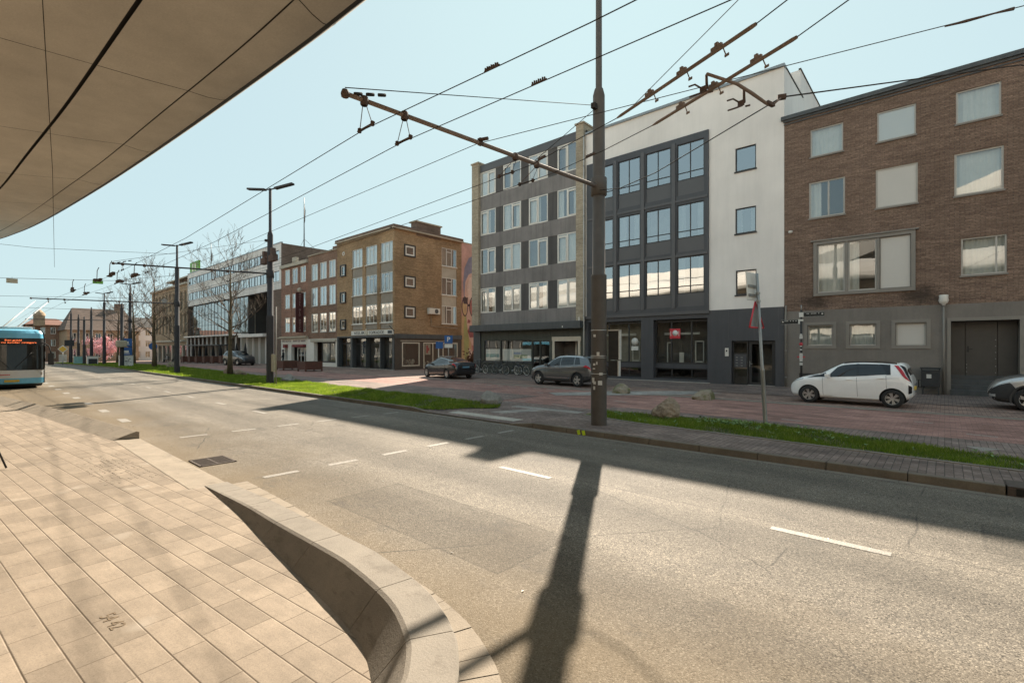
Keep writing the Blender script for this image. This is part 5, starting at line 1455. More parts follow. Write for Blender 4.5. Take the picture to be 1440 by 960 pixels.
mb = MB(); mb.box(-116, -98, CB + 2.5, CB + 12, 13.2, 15.0); mb.build('top_floor', M['brick_dark'], t)
mb = MB(); mb.box(-117, -97, CB + 1.6, CB + 13, 15.0, 15.25); mb.build('roof_slab', M['concrete_trim'], t)
mb = MB()
for i in range(6): mb.tube([(X0 + .3 + i, CB + .3, 13.2), (X0 + .3 + i, CB + .3, 14.4)], .05, 5)
mb.tube([(X0 + .3, CB + .3, 14.4), (X0 + 5.3, CB + .3, 14.4)], .05, 5); mb.build('railing', M['fascia_dark'], t)
b = thing('roof_sign', 'green sign with two white strokes on a roof far down the street', 'sign', (-112, 30, 15.2))
pn = MB().box(-115.5, -109.8, 29.9, 30.2, 17.1, 19.4).build('panel', M['green_sign'], b)
mb = MB(); mb.box(-113.6, -113.0, 29.8, 29.9, 17.5, 19.0); mb.box(-112.0, -111.4, 29.8, 29.9, 17.5, 19.0); mb.box(-115, -110, 29.8, 29.88, 17.12, 17.4); mb.build('lettering', M['frame_white'], pn)
mb = MB()
for x in (-115, -112.5, -110.2): mb.tube([(x, 30.4, 15.2), (x, 30.2, 18.5)], .07, 5)
mb.build('support', M['fascia_dark'], b)
b = thing('roof_flag', 'flag hanging from a slim mast beside the green roof sign', 'flag', (-113, 33, 15.2))
MB().tube([(-113, 33, 15.2), (-113, 33, 23.5)], [.1, .05], 6).build('mast', M['fascia_dark'], b)
mb = MB(); mb.add([(-113, 33, 22.8), (-112.3, 32.9, 21.6), (-112.2, 32.9, 20), (-113, 33, 19.3), (-112.6, 33.2, 21)], [(0, 1, 4), (1, 2, 4), (2, 3, 4), (0, 4, 3)]); mb.build('flag_cloth', M['car_dark'], b)

# ------------------------------------------------------------------ buildings that close the view at the far left
def far_block(name, label, x, y0, y1, zt, wmat, rmat, rows, cols, ridge=0, depth=12, wm='frame_white'):
    zb = gz(x) - .4
    t = thing(name, label, 'building', (x, (y0 + y1) / 2, zb))
    f = Fac(x, 0, 0, 1)
    holes = []
    W = (y1 - y0) / cols; Hh = (zt - zb - .6) / rows
    for r in range(rows):
        for c in range(cols): holes.append((y0 + W * (c + .25), y0 + W * (c + .75), zb + .6 + Hh * (r + .22), zb + .6 + Hh * (r + .78)))
    f.wall(t, wmat, y0, y1, zb, zt, holes, .2)
    for h in holes: f.window(t, *h, M[wm], M['glass_far'], .15, .10, mull=(.5,), back=rnd.choice(['dark', 'mid', 'curtain', 'dark']), mt=.08)
    mb = MB()
    mb.quad((x - depth, y1, zb), (x - .01, y1, zb), (x - .01, y1, zt), (x - depth, y1, zt))
    mb.quad((x, y0, zb), (x - depth, y0, zb), (x - depth, y0, zt), (x, y0, zt)); mb.quad((x - depth, y0, zb), (x - depth, y1, zb), (x - depth, y1, zt), (x - depth, y0, zt)); mb.build('side_wall', wmat, t)
    mb = MB()
    if ridge:
        e = .4; xr = x - depth / 2
        mb.quad((x + e, y0 - e, zt - .1), (x + e, y1 + e, zt - .1), (xr, y1 - 1.5, zt + ridge), (xr, y0 + 1.5, zt + ridge))
        mb.quad((x - depth - e, y1 + e, zt - .1), (x - depth - e, y0 - e, zt - .1), (xr, y0 + 1.5, zt + ridge), (xr, y1 - 1.5, zt + ridge))
        mb.poly([(x - depth - e, y0 - e, zt - .1), (x + e, y0 - e, zt - .1), (xr, y0 + 1.5, zt + ridge)]); mb.poly([(x + e, y1 + e, zt - .1), (x - depth - e, y1 + e, zt - .1), (xr, y1 - 1.5, zt + ridge)])
    else:
        mb.box(x - depth, x + .25, y0 - .1, y1 + .1, zt, zt + .35)
    r = mb.build('roof', rmat, t)
    return t, r


_, r = far_block('town_house', 'wide house with a big grey brown roof closing the street behind the pink blossom tree', -138, 13.4, 25.6, 6.0, M['brick_old'], M['roof_tile'], 2, 6, 5.0, 14)
mb = MB(); mb.box(-146, -144.6, 22.4, 24, 9, 12.4); mb.build('chimney', M['brick_dark'], r)
_, r = far_block('town_house', 'white house with small dark windows and a dark hipped roof far down the street', -143, 23.5, 35, 7.0, M['stucco_white'], M['roof_dark'], 3, 6, 2.6)
_, r = far_block('town_house', 'red brick house with a small turret far down the street beside the poles', -152, 8.2, 15.0, 7.4, M['brick_red'], M['roof_red'], 3, 4, 1.6)
mb = MB(); mb.box(-152.3, -150.5, 9.2, 11.0, 7.0, 9.3); mb.lathe((-151.4, 10.1, 9.3), [(1.1, 0), (1.0, .5), (.4, 1.2), (0, 1.5)], 8); mb.build('turret', M['brick_old'], r)
_, r = far_block('town_house', 'grey plastered house far down the street partly behind the bus', -168, 2.2, 9.6, 5.6, M['concrete_pale'], M['roof_dark'], 2, 4, 1.4)
_, r = far_block('town_house', 'low brown house far behind the bus at the end of the street', -190, -16, 3.5, 6.2, M['brick_old'], M['roof_red'], 2, 7, 2.2)
_, r = far_block('town_house', 'long low brick terrace behind the bus at the left edge', -215, -48, -12, 6.5, M['brick_red'], M['roof_dark'], 2, 10, 2.4)
# ------------------------------------------------------------------ poles and overhead wires
def lamp_head(mb_arm, mb_head, x, y, z, L=1.35, rot=0.0):
    c, s = math.cos(rot), math.sin(rot)
    for d in (-1, 1):
        p = lambda r, h: (x + d * r * c, y + d * r * s, z + h)
        mb_arm.tube([p(0, 0), p(.35, .03)], .035, 6)
        a = Vector((d * c, d * s, .12)).normalized(); b = Vector((-s, c, 0)); n = a.cross(b)
        ctr = Vector(p(.35 + L * .4, .09))
        mb_head.obox(ctr, a, b, n, L * .42, .11, .045)


def pole(name, label, x, y, top=10.35, arm=None, group=None, mat='pole_grey', lamp=True, rbase=.185, hang=(), zb=.12, arm_z=(5.78, 5.5), rot=0.0, guy=True, stickers=0, bands=()):
    zb = zb + gz(x)
    g = gz(x)
    t = thing(name, label, 'lamp post' if name == 'lamp_post' else 'pole', (x, y, zb), 0, group)
    mb = MB(); k = rbase / .185; q_ = 1.0 if top > 8.2 else (top - .3) / 8.2
    mb.lathe((x, y, 0), [(rbase * 1.0, zb - .05), (.182 * k, 3.62 * q_ + g), (.180 * k, 3.66 * q_ + g), (.15 * k, 3.67 * q_ + g), (.138 * k, 7.9 * q_ + g), (.10 * k, 8.05 * q_ + g), (.075 * k, 8.08 * q_ + g), (.070 * k, top + g), (0, top + .01 + g)], 20)
    p = mb.build('shaft', M[mat], t)
    if lamp:
        a = MB(); h = MB(); lamp_head(a, h, x, y, top - .05 + g, rot=rot); a.build('lamp_arm', M[mat], t); h.build('lamp_head', M[mat], t)
    if arm:
        (ax, ay) = arm; z0, z1 = arm_z; z0 += g; z1 += g
        mb = MB(); mb.lathe((x, y, z0 - .22), [(.15 * k, 0), (.19 * k, .02), (.19 * k, .42), (.15 * k, .44)], 16); mb.build('collar', M[mat], t)
        A = Vector((x, y, z0)); B = Vector((ax, ay, z1)); d = (B - A).normalized()
        am = MB().tube([A + d * .16, B], [.045, .032], 10).build('arm', M['fitting_bar'] if mat == 'pole_grey' else M[mat], t)
        mb = MB(); mb.lathe((B.x, B.y, B.z - .06), [(0, 0), (.05, .01), (.06, .06), (.04, .11), (0, .12)], 8); mb.build('end_cap', M['fitting'], am)
        if guy:
            mb = MB(); G0 = (x - .0, y - .13, 7.62 + g)
            mb.tube([G0, tuple(B + Vector((0, 0, .08)))], .007, 4); mb.tube([(x, y - .14, 7.55 + g), tuple(A + d * ((B - A).length * .37) + Vector((0, 0, .05)))], .007, 4)
            for c in (.9, .93, .96): mb.tube([tuple(Vector(G0).lerp(B, c)), tuple(Vector(G0).lerp(B, c + .018))], .024, 6)
            mb.obox((x, y - .2, 7.58 + g), (1, 0, 0), (0, 1, 0), (0, 0, 1), .05, .07, .06)
            mb.build('guy_wire', M['wire'], t)
        for (wx, wy, wz, f) in hang:
            mb = MB(); P = A + (B - A) * f
            mb.lathe((P.x, P.y, P.z - .075), [(.045, 0), (.056, .02), (.056, .11), (.045, .13)], 8)
            for s in (-.16, .16):
                mb.tube([tuple(P + Vector((s * .25, 0, -.06))), (wx + s, wy, wz + .03)], .006, 4)
            mb.tube([(wx - .22, wy, wz + .02), (wx + .22, wy, wz + .02)], .013, 6)
            for s in (-.17, .17): mb.obox((wx + s, wy, wz + .02), (1, 0, 0), (0, 1, 0), (0, 0, 1), .02, .02, .032)
            mb.build('wire_hanger', M['fitting'], t)
    if bands:
        mb = MB()
        for z in bands: mb.lathe((x, y, z), [(rbase + .001, 0), (rbase + .006, .002), (rbase + .006, .016), (rbase + .001, .018)], 20)
        mb.build('steel_band', M['band_steel'], t)
    return t


# the near trolleybus pole. Contact wires: A, B over the near lane; C, D over the far lane.
WA = [(20, 4.9, 5.3), (6.5, 4.45, 5.2), (-2.55, 3.98, 5.06), (-6.2, 3.78, 5.08), (-16, 4.05, 5.05), (-26.5, 4.35, 5.3), (-34, 4.0, 5.2), (-43, 3.3, 5.0), (-60, 3.0, 4.7), (-90, 2.6, 4.4)]
WB = [(20, 5.3, 5.3), (6.5, 5.0, 5.2), (-1.37, 4.7, 5.15), (-6.2, 4.43, 5.1), (-16, 4.8, 5.08), (-26.5, 5.2, 5.3), (-34, 4.8, 5.2), (-43, 4.1, 5.0), (-60, 3.7, 4.7), (-90, 3.3, 4.4)]
WC = [(16, -2.2, 5.3), (4, 2.95, 5.2), (-1.1, 5.12, 5.2), (-1.42, 5.29, 5.2), (-3.48, 6.13, 5.2), (-5.5, 6.67, 5.2), (-6.95, 6.79, 5.2), (-16, 7.3, 5.15), (-26.5, 7.85, 5.25), (-43, 6.9, 4.9), (-62, 6.6, 4.6), (-95, 6.0, 4.3)]
WD = [(16, -1.3, 5.3), (4, 3.5, 5.2), (-.66, 5.5, 5.2), (-1.16, 5.8, 5.2), (-3.2, 6.68, 5.2), (-4.2, 6.98, 5.2), (-5.5, 7.26, 5.2), (-16, 7.9, 5.15), (-26.5, 8.5, 5.25), (-43, 7.6, 4.9), (-62, 7.3, 4.6), (-95, 6.7, 4.3)]


def wire_thing(label, pts, r=.0062, group='trolleybus contact wires over the road', sag=0.0, name='trolley_wire', mat='wire', fits=()):
    P = [pts[0]]
    for a, b in zip(pts[:-1], pts[1:]):
        a = Vector(a); b = Vector(b); n = max(1, int((b - a).length / 2.5))
        for i in range(1, n + 1):
            q = a.lerp(b, i / n); s = i / n; q.z -= sag * 4 * s * (1 - s); P.append(tuple(q))
    t = thing(name, label, 'wire', tuple(P[len(P) // 2]), 0, group)
    MB().tube(P, r, 5).build('cable', M[mat], t)
    return t


wa = wire_thing('contact wire nearest the platform, first to cross in front of the lamp pole', WA)
wb = wire_thing('second contact wire from the platform, running just beyond the first', WB)
wc = wire_thing('contact wire with a thick brown insulated section, upper of the two', WC)
wd = wire_thing('contact wire with a thick brown insulated section, lower of the two', WD)


def on(W, x):
    for a, b in zip(W[:-1], W[1:]):
        if min(a[0], b[0]) <= x <= max(a[0], b[0]):
            return Vector(a).lerp(Vector(b), (x - a[0]) / (b[0] - a[0]))


def comb(parent, W, x, n=7):
    st_ = .030
    mb = MB()
    for i in range(n):
        p = on(W, x + i * st_); mb.obox((p.x, p.y, p.z + .026), (1, 0, 0), (0, 1, 0), (0, 0, 1), .006, .010, .018 + .007 * (i % 2))
    p0, p1 = on(W, x - .015), on(W, x + n * st_); mb.tube([tuple(p0 + Vector((0, 0, .008))), tuple(p1 + Vector((0, 0, .008)))], .012, 5)
    mb.build('feeder_clamp', M['fitting'], parent)


comb(wa, WA, -3.9); comb(wb, WB, -3.75); comb(wc, WC, -5.3); comb(wd, WD, -4.6)
for w, W, x0, x1 in ((wc, WC, -3.48, -1.42), (wd, WD, -3.2, -1.16)):
    a, b = on(W, x0), on(W, x1); d = (b - a).normalized()
    mb = MB(); mb.tube([tuple(a), tuple(a + d * .08), tuple(b - d * .05), tuple(b)], [.010, .020, .022, .018], 8)
    for f in (.3, .55, .78) if w is wc else (.25, .5, .78):
        p = a.lerp(b, f)
        mb.obox(p + Vector((0, 0, .035)), d, d.cross(Vector((0, 0, 1))), (0, 0, 1), .07, .016, .018); mb.obox(p + Vector((0, 0, .065)), d, d.cross(Vector((0, 0, 1))), (0, 0, 1), .020, .014, .022)
        mb.tube([tuple(p + d * .08), tuple(p + d * .10 + Vector((.02, 0, -.11)))], .007, 5); mb.obox(p + d * .11 + Vector((.02, 0, -.115)), d, (0, 1, 0), (0, 0, 1), .028, .008, .012)
    mb.build('insulated_section', M['fitting_bar'], w)

t = pole('lamp_post', 'thick brown grey pole on the paved median in front of the white building', -6.1, 9.9, arm=(-6.1, 3.4), hang=[(-6.2, 3.78, 5.08, .955), (-6.2, 4.43, 5.1, .85), (-6.2, 6.75, 5.2, .46), (-6.2, 7.35, 5.2, .36)],
         group='poles along the median', arm_z=(5.74, 5.40), rot=0, bands=(2.34, 1.70, 1.74, 1.32), stickers=1, top=11.4)
mb = MB()
vx, vy = 6.1 / math.hypot(6.1, 9.9), -9.9 / math.hypot(6.1, 9.9)
for (ang, z, w, h) in ((-.55, 2.22, .035, .06), (-.1, 1.80, .04, .08), (-.6, 1.55, .035, .05), (-.25, 1.58, .02, .07), (-.65, 1.45, .04, .03), (.25, 1.33, .05, .06), (-.75, 1.18, .04, .12), (-.55, 1.12, .04, .07), (.15, 1.12, .06, .10), (-.6, 1.0, .03, .08)):
    a0 = math.atan2(vy, vx) + ang
    c = Vector((-6.1 + math.cos(a0) * .188, 9.9 + math.sin(a0) * .188, z)); tn = Vector((-math.sin(a0), math.cos(a0), 0)); nn = Vector((math.cos(a0), math.sin(a0), 0))
    mb.obox(c, tn, nn, (0, 0, 1), w * .8, .003, h / 2)
mb.build('sticker', M['sticker'], t)
# sign boxes seen edge-on behind that pole
b = thing('sign_board', 'pair of dark sign boards with pale rims fixed behind the thick pole', 'sign', (-5.8, 10.1, 1.2))
mb = MB(); mb.box(-5.90, -5.62, 10.0, 10.05, 1.66, 2.34); mb.box(-5.90, -5.64, 10.0, 10.05, 1.28, 1.64); mb.build('board', M['plastic_dark'], b)
mb = MB(); mb.box(-5.625, -5.60, 9.98, 10.07, 1.66, 2.35); mb.box(-5.645, -5.62, 9.98, 10.07, 1.28, 1.64); mb.box(-5.9, -5.6, 9.98, 10.07, 2.335, 2.36); mb.build('rim', M['sticker'], b)
b = thing('lime_marker', 'lime green painted mark on the face of the kerb by the thick pole', 'marker', (-6.0, 8.99, .03))
mb = MB(); mb.obox((-6.06, 8.992, .06), (1, 0, .3), (0, 1, 0), (-.3, 0, 1), .035, .004, .05); mb.obox((-5.93, 8.992, .065), (1, 0, .3), (0, 1, 0), (-.3, 0, 1), .035, .004, .05); mb.build('paint_mark', M['lime'], b)

t2 = pole('lamp_post', 'dark grey trolleybus pole with a double lamp on the sunlit lawn', -26.5, 10.5, arm=(-26.9, 4.1), group='poles along the median', mat='pole_blue',
          hang=[(-26.5, 4.35, 5.3, .95), (-26.5, 5.2, 5.3, .83), (-26.5, 7.85, 5.25, .42), (-26.5, 8.5, 5.25, .31)], arm_z=(5.86, 5.62), rot=R(25))
mb = MB()
for (x, y) in ((-27.2, 10.5), (-25.9, 10.4)):
    mb.obox((x, y, 6.6), (1, 0, 0), (0, 1, 0), (0, 0, 1), .32, .12, .16); mb.obox((x, y, 6.9), (1, 0, 0), (0, 1, 0), (0, 0, 1), .1, .1, .22)
mb.tube([(-27.6, 10.5, 6.75), (-25.5, 10.4, 6.75)], .035, 6)
mb.build('bracket', M['fitting'], t2)
t3 = pole('lamp_post', 'dark grey trolleybus pole with a double lamp beside the second bare tree', -43, 10.3, arm=(-43, 2.5), group='poles along the median', mat='pole_blue', arm_z=(5.3, 5.1), rot=R(25), guy=False,
          hang=[(-43, 3.3, 4.9, .90), (-43, 4.1, 4.9, .80), (-43, 6.9, 4.9, .44), (-43, 7.6, 4.9, .35)], top=9.7)
pole('lamp_post', 'dark lamp pole with blue parking boards on the far lawn', -66, 11.5, group='poles along the median', mat='pole_blue', top=9.0, rot=R(25), guy=False, arm=(-66, 3.5), arm_z=(5.0, 4.8))
pole('trolley_pole', 'plain dark pole carrying a beige cabinet on the far lawn', -63, 10.3, group='poles along the median', mat='pole_blue', lamp=False, top=6.6, rbase=.18)
pole('lamp_post', 'dark lamp pole in front of the pink blossom tree', -80, 11.3, group='poles along the median', mat='pole_blue', top=9.2, rot=R(25), guy=False)
for x, y, tp, lb in ((-86, 10.8, 7.8, 'plain dark pole just left of the pink blossom tree'), (-84.5, 9.9, 6.4, 'plain dark pole between the white and the green cabinet'), (-96, 10.6, 7.4, 'plain dark pole behind the yellow priority sign'), (-104, 10.6, 8.8, 'last tall dark pole at the far tip of the lawn'), (-92, 11.6, 7.2, 'slim dark pole in front of the turreted house')):
    pole('trolley_pole', lb, x, y, group='poles along the median', mat='pole_blue', lamp=False, top=tp, rbase=.17)

# other cables
J = (-1.73, 7.7, 5.5)
wire_thing('slack cable from the thick pole up to the span rope junction', [(-6.02, 9.78, 5.62), (-5.3, 9.45, 5.42), (-4.2, 8.9, 5.35), J], .009, 'span wires', name='span_cable')
wire_thing('rope running from the junction out to the brown brick building', [J, (1.0, 12.3, 6.9), (7.4, 26.4, 8.9)], .011, 'span wires', name='span_cable')
c0 = thing('pull_off_arm', 'bent brown tube arm holding the contact wires in front of the white building', 'bracket', (-2.2, 6.4, 5.4))
mb = MB(); mb.tube([(-2.22, 6.15, 5.36), (-2.05, 6.75, 5.42), (-1.95, 7.05, 5.38), (-1.85, 7.38, 5.33), (-1.80, 7.52, 5.35)], [.019, .021, .023, .021, .017], 8); mb.tube([(-1.80, 7.52, 5.35), J], .014, 5); mb.build('tube', M['fitting_bar'], c0)
for (x, y, z) in ((-2.24, 6.18, 5.2), (-2.02, 6.95, 5.24)):
    mb = MB(); mb.tube([(x, y, z + .17), (x, y + .02, z)], .018, 6); mb.obox((x - .03, y - .02, z - .01), (1, .3, .2), (-.3, 1, 0), (0, 0, 1), .04, .025, .03)
    mb.tube([(x - .05, y - .05, z), (x - .11, y - .09, z + .05), (x - .18, y - .12, z + .035)], .011, 6); mb.tube([(x, y - .05, z - .06), (x - .09, y - .08, z - .08), (x - .17, y - .12, z - .10)], .011, 6); mb.tube([(x + .02, y, z - .06), (x + .07, y + .03, z - .05)], .012, 6)
    mb.build('wire_clamp', M['fitting'], c0)
mb = MB()
mb.obox((-1.82, 7.45, 5.34), (.3, 1, 0), (1, -.3, 0), (0, 0, 1), .08, .024, .022); mb.obox(J, (1, .4, 0), (-.4, 1, 0), (0, 0, 1), .05, .03, .03)
mb.build('clamp', M['fitting'], c0)
wire_thing('thin steady cable past the thick pole to an insulator at the upper right', [(-26.2, 7.0, 5.9), (-6.1, 5.9, 5.50), (.7, 8.36, 6.0), (9, 11.6, 6.6)], .006, 'span wires', name='span_cable', mat='wire_thin')
b = thing('cable_insulator', 'small dark insulator clamped on the long arm of the thick pole', 'insulator', (-6.1, 5.95, 5.5)); mb = MB(); mb.obox((-6.1, 5.98, 5.56), (1, 0, 0), (0, 1, 0), (0, 0, 1), .035, .035, .06); mb.tube([(-6.1, 5.94, 5.58), (-5.93, 6.0, 5.58)], .032, 8); mb.build('insulator_body', M['fitting'], b)
b = thing('cable_insulator', 'small dark insulator on the thin cable at the upper right corner', 'insulator', (.4, 8.26, 5.97)); mb = MB(); mb.tube([(.0, 8.11, 5.94), (.2, 8.18, 5.955), (.45, 8.27, 5.98), (.62, 8.33, 5.99)], [.008, .018, .010, .02], 6); mb.build('insulator_body', M['fitting'], b)
wire_thing('thin wire rising steeply from the insulated section to the top of the picture', [(-3.4, 6.2, 5.25), (-.2, 5.6, 6.6), (4, 4.8, 8.6)], .005, 'span wires', name='span_cable', mat='wire_thin')
wire_thing('thin stay wire crossing under the concrete canopy', [(-31.2, 2.6, 5.75), (-16, 1.3, 6.2), (-4.76, .25, 6.35), (4, -.6, 6.5)], .006, 'span wires', name='span_cable', mat='wire_thin')
wire_thing('upper span wire across the street at the far left with a green and a grey plate', [(-60, -12, 10.0), (-52, 0, 9.9), (-46, 10.2, 9.4)], .02, 'span wires', name='span_cable', mat='wire_thin') if False else None
S1 = [(-58, -12, 7.6), (-52, 1.5, 7.15), (-46.5, 7, 7.0), (-43, 10.2, 7.4)]
wire_thing('span wire across the street at the far left carrying two small plates', S1, .014, 'span wires', name='span_cable', mat='wire_thin')
S2 = [(-75, -14, 8.6), (-72, 0, 7.2), (-66, 11.4, 7.4)]
wire_thing('higher faint span wire across the street at the far left', [(-52, -12, 9.6), (-47, 3, 8.9), (-43, 10.2, 9.0)], .012, 'span wires', name='span_cable', mat='wire_thin')
wire_thing('lower faint span wire across the street at the far left', S2, .016, 'span wires', name='span_cable', mat='wire_thin')
wire_thing('faint span wire low over the bus', [(-90, -20, 8.4), (-86, -2, 7.0), (-80, 11.2, 6.8)], .018, 'span wires', name='span_cable', mat='wire_thin')


def on_span(S, px_x):
    return on(S, px_x)


def plate(label, P, w, h, mat, diamond=False):
    b = thing('hanging_plate', label, 'plate', tuple(P), 0)
    n = Vector((.45, -.6, 0)).normalized() * -1; n = Vector((P[0], P[1], 0)).normalized(); s = Vector((n.y, -n.x, 0))
    mb = MB()
    if diamond: mb.extrude([Vector(P) + s * w, Vector(P) + Vector((0, 0, h)), Vector(P) - s * w, Vector(P) - Vector((0, 0, h))], n * .04)
    else: mb.obox(P, s, n, (0, 0, 1), w, .02, h)
    mb.build('plate_face', mat, b)
    MB().tube([tuple(Vector(P) + Vector((0, 0, h))), tuple(Vector(P) + Vector((0, 0, h + .12)))], .01, 4).build('hook', M['wire'], b)


p = on(S1, -51.5); plate('small grey square plate hanging from the span wire over the bus', (p.x, p.y, p.z - .2), .30, .17, M['box_beige'])
p = on(S1, -47.2); plate('small green plate hanging from the span wire at the far left', (p.x, p.y, p.z - .14), .30, .12, M['film_green2'] if 'film_green2' in M else M['green_sign'])
plate('small grey diamond plate hanging between the lamp poles', (-52, 11.5, 6.2), .26, .25, M['cloth_grey'], True)


# bundles of insulators where the wires branch at the far left
def junction(label, P, s=1.0):
    b = thing('wire_junction', label, 'fitting', P, 0, 'wire junctions at the left')
    mb = MB(); P = Vector(P)
    r = random.Random(int(abs(P.x * 100)))
    d = Vector((1, .04, 0)).normalized()
    for i in range(5):
        o_ = Vector((r.uniform(-.5, .5), r.uniform(-.1, .1), r.uniform(-.03, .1))) * s
        mb.obox(P + o_, d, (0, 1, 0), (0, 0, 1), .16 * s, .05 * s, .045 * s)
    mb.tube([tuple(P - d * .7 * s), tuple(P + d * .7 * s)], .03 * s, 6)
    mb.tube([tuple(P + Vector((-.3 * s, 0, .05))), tuple(P + Vector((-.2 * s, 0, .5 * s))), tuple(P + Vector((.25 * s, 0, .6 * s)))], .016, 5)
    mb.build('insulator_cluster', M['fitting'], b)


for i, (W, x) in enumerate(((WA, -28.5), (WA, -31.0), (WB, -28.2), (WB, -31.2), (WA, -36.5), (WB, -38))):
    p = on(W, x); junction(['insulator cluster on the first wire, nearest the second pole arm', 'insulator cluster on the first wire where the stay wire meets it', 'insulator cluster on the second wire, nearest the second pole arm', 'insulator cluster on the second wire below the stay wire end', 'dark insulator on the first wire far along the road', 'dark insulator on the second wire far along the road'][i], (p.x, p.y, p.z + .03), 1.0)

# ------------------------------------------------------------------ trees
def bare_tree(name, label, x, y, h, spread, seed, trunk_r=.16, lean=0.0, levels=5, first=.38, group='bare street trees on the lawn', twig_r=.008, nb=11):
    r = random.Random(seed); z0 = .1 + gz(x)
    t = thing(name, label, 'tree', (x, y, z0), 0, group)
    tr = MB(); br = MB()
    pts = [(x, y, z0 - .1)]; rad = [trunk_r * 1.25]
    n = 7; th = h * .78
    cx, cy = x, y
    for i in range(1, n + 1):
        cx += r.uniform(-.07, .07) + lean * .08; cy += r.uniform(-.06, .06)
        pts.append((cx, cy, z0 + th * i / n)); rad.append(max(.025, trunk_r * (1 - .82 * i / n)))
    tr.tube(pts, rad, 9); tr.build('trunk', M['bark'], t)

    def at(f):
        k = f * n; i = min(n - 1, int(k)); return Vector(pts[i]).lerp(Vector(pts[i + 1]), k - i), rad[i] + (rad[i + 1] - rad[i]) * (k - i)

    def grow(p, d, L, rr, lv):
        seg = 4; P = [tuple(p)]; q = Vector(p); dd = Vector(d)
        for s in range(seg):
            dd = (dd + Vector((r.uniform(-.18, .18), r.uniform(-.18, .18), r.uniform(-.04, .17)))).normalized(); q = q + dd * L / seg; P.append(tuple(q))
        br.tube(P, [max(twig_r * .7, rr * (1 - .75 * s / seg)) for s in range(seg + 1)], 5 if lv < 2 else 3, caps=False)
        if lv >= levels: return
        k = r.choice((2, 3, 3)) if lv < 3 else r.choice((2, 3))
        for j in range(k):
            f = r.uniform(.3, 1.0) if j else 1.0
            i = min(seg - 1, int(f * seg)); pp = Vector(P[i]).lerp(Vector(P[i + 1]), min(1, f * seg - i))
            nd = (dd + Vector((r.uniform(-.75, .75), r.uniform(-.75, .75), r.uniform(-.3, .6)))).normalized()
            grow(pp, nd, L * r.uniform(.5, .8), max(twig_r, rr * .55), lv + 1)

    for i in range(nb):
        f = first + (1 - first) * (i + .5) / nb; p, pr = at(f)
        a = i * 2.4 + r.uniform(-.5, .5); up = r.uniform(.25, .75) + .4 * (f - .5)
        L = spread * (1.0 - .45 * abs(f - .55)) * r.uniform(.55, .8)
        grow(p, (math.cos(a), math.sin(a), up), L * .62, max(.02, pr * .55), 1)
    p, pr = at(1.0)
    for i in range(3): grow(p, (r.uniform(-.4, .4), r.uniform(-.4, .4), 1), h * .16, pr, 2)
    br.build('branches', M['twig'], t)
    return t


bare_tree('street_tree', 'bare young tree on the lawn in front of the long slab building', -37.4, 12.1, 9.4, 3.7, 11, .17, group=None, twig_r=.0085, levels=5, nb=19, first=.32)
bare_tree('street_tree', 'bare tree with ochre lichen on its trunk in front of the tan brick block', -58, 12.0, 10.0, 3.9, 12, .2, group=None, twig_r=.011, nb=18, first=.32)
bare_tree('street_tree', 'bare spreading tree behind the blue parking boards', -76, 13.6, 11, 5.2, 13, .2, group=None, nb=17, levels=4, twig_r=.014)
bare_tree('street_tree', 'bare tree far down the lawn in front of the grey brown roof', -98, 15.5, 11, 5.2, 14, .2, group=None, nb=17, levels=4, twig_r=.018)
bare_tree('street_tree', 'tall bare tree standing in front of the glazed hall behind the dark van', -82, 19.5, 8, 5.0, 15, .16, group=None, nb=17, levels=4, twig_r=.014)


def blossom(x, y, h, w, seed, label):
    r = random.Random(seed); rs = np.random.RandomState(seed); z0 = gz(x)
    t = thing('blossom_tree', label, 'tree', (x, y, z0), 0)
    mb = MB(); mb.tube([(x, y, z0 - .1), (x + .1, y, z0 + .9), (x, y, z0 + 1.4)], [.2, .15, .12], 8)
    for i in range(9):
        a = i * .7; mb.tube([(x, y, z0 + 1.0), (x + math.cos(a) * w * .25, y + math.sin(a) * w * .25, z0 + h * .6), (x + math.cos(a) * w * .42, y + math.sin(a) * w * .42, z0 + h * .8)], [.09, .05, .02], 5)
    mb.build('trunk', M['bark'], t)
    n = 5200; V = []
    c = rs.normal(size=(60, 3)); c /= np.linalg.norm(c, axis=1)[:, None]; c *= rs.uniform(.35, 1, (60, 1)); c *= np.array([w / 2, w / 2, h * .42]); c += np.array([0, 0, h * .58])
    idx = rs.randint(0, 60, n); P = c[idx] + rs.normal(size=(n, 3)) * np.array([.32, .32, .26])
    A = rs.normal(size=(n, 3)); A /= np.linalg.norm(A, axis=1)[:, None]; B = np.cross(A, rs.normal(size=(n, 3))); B /= np.linalg.norm(B, axis=1)[:, None]
    s = rs.uniform(.06, .13, (n, 1))
    q = np.stack([P - A * s, P - B * s, P + A * s, P + B * s], 1).reshape(-1, 3); q[:, 2] = np.maximum(q[:, 2], .3)
    fast_mesh('crown', q, np.arange(len(q)).reshape(-1, 4), M['blossom'], t)


blossom(-126, 18.0, 5.2, 7.0, 5, 'pink blossom tree at the end of the lawn')
blossom(-150, 3.0, 3.4, 3.4, 6, 'small pink blossom tree beside the right edge of the bus')

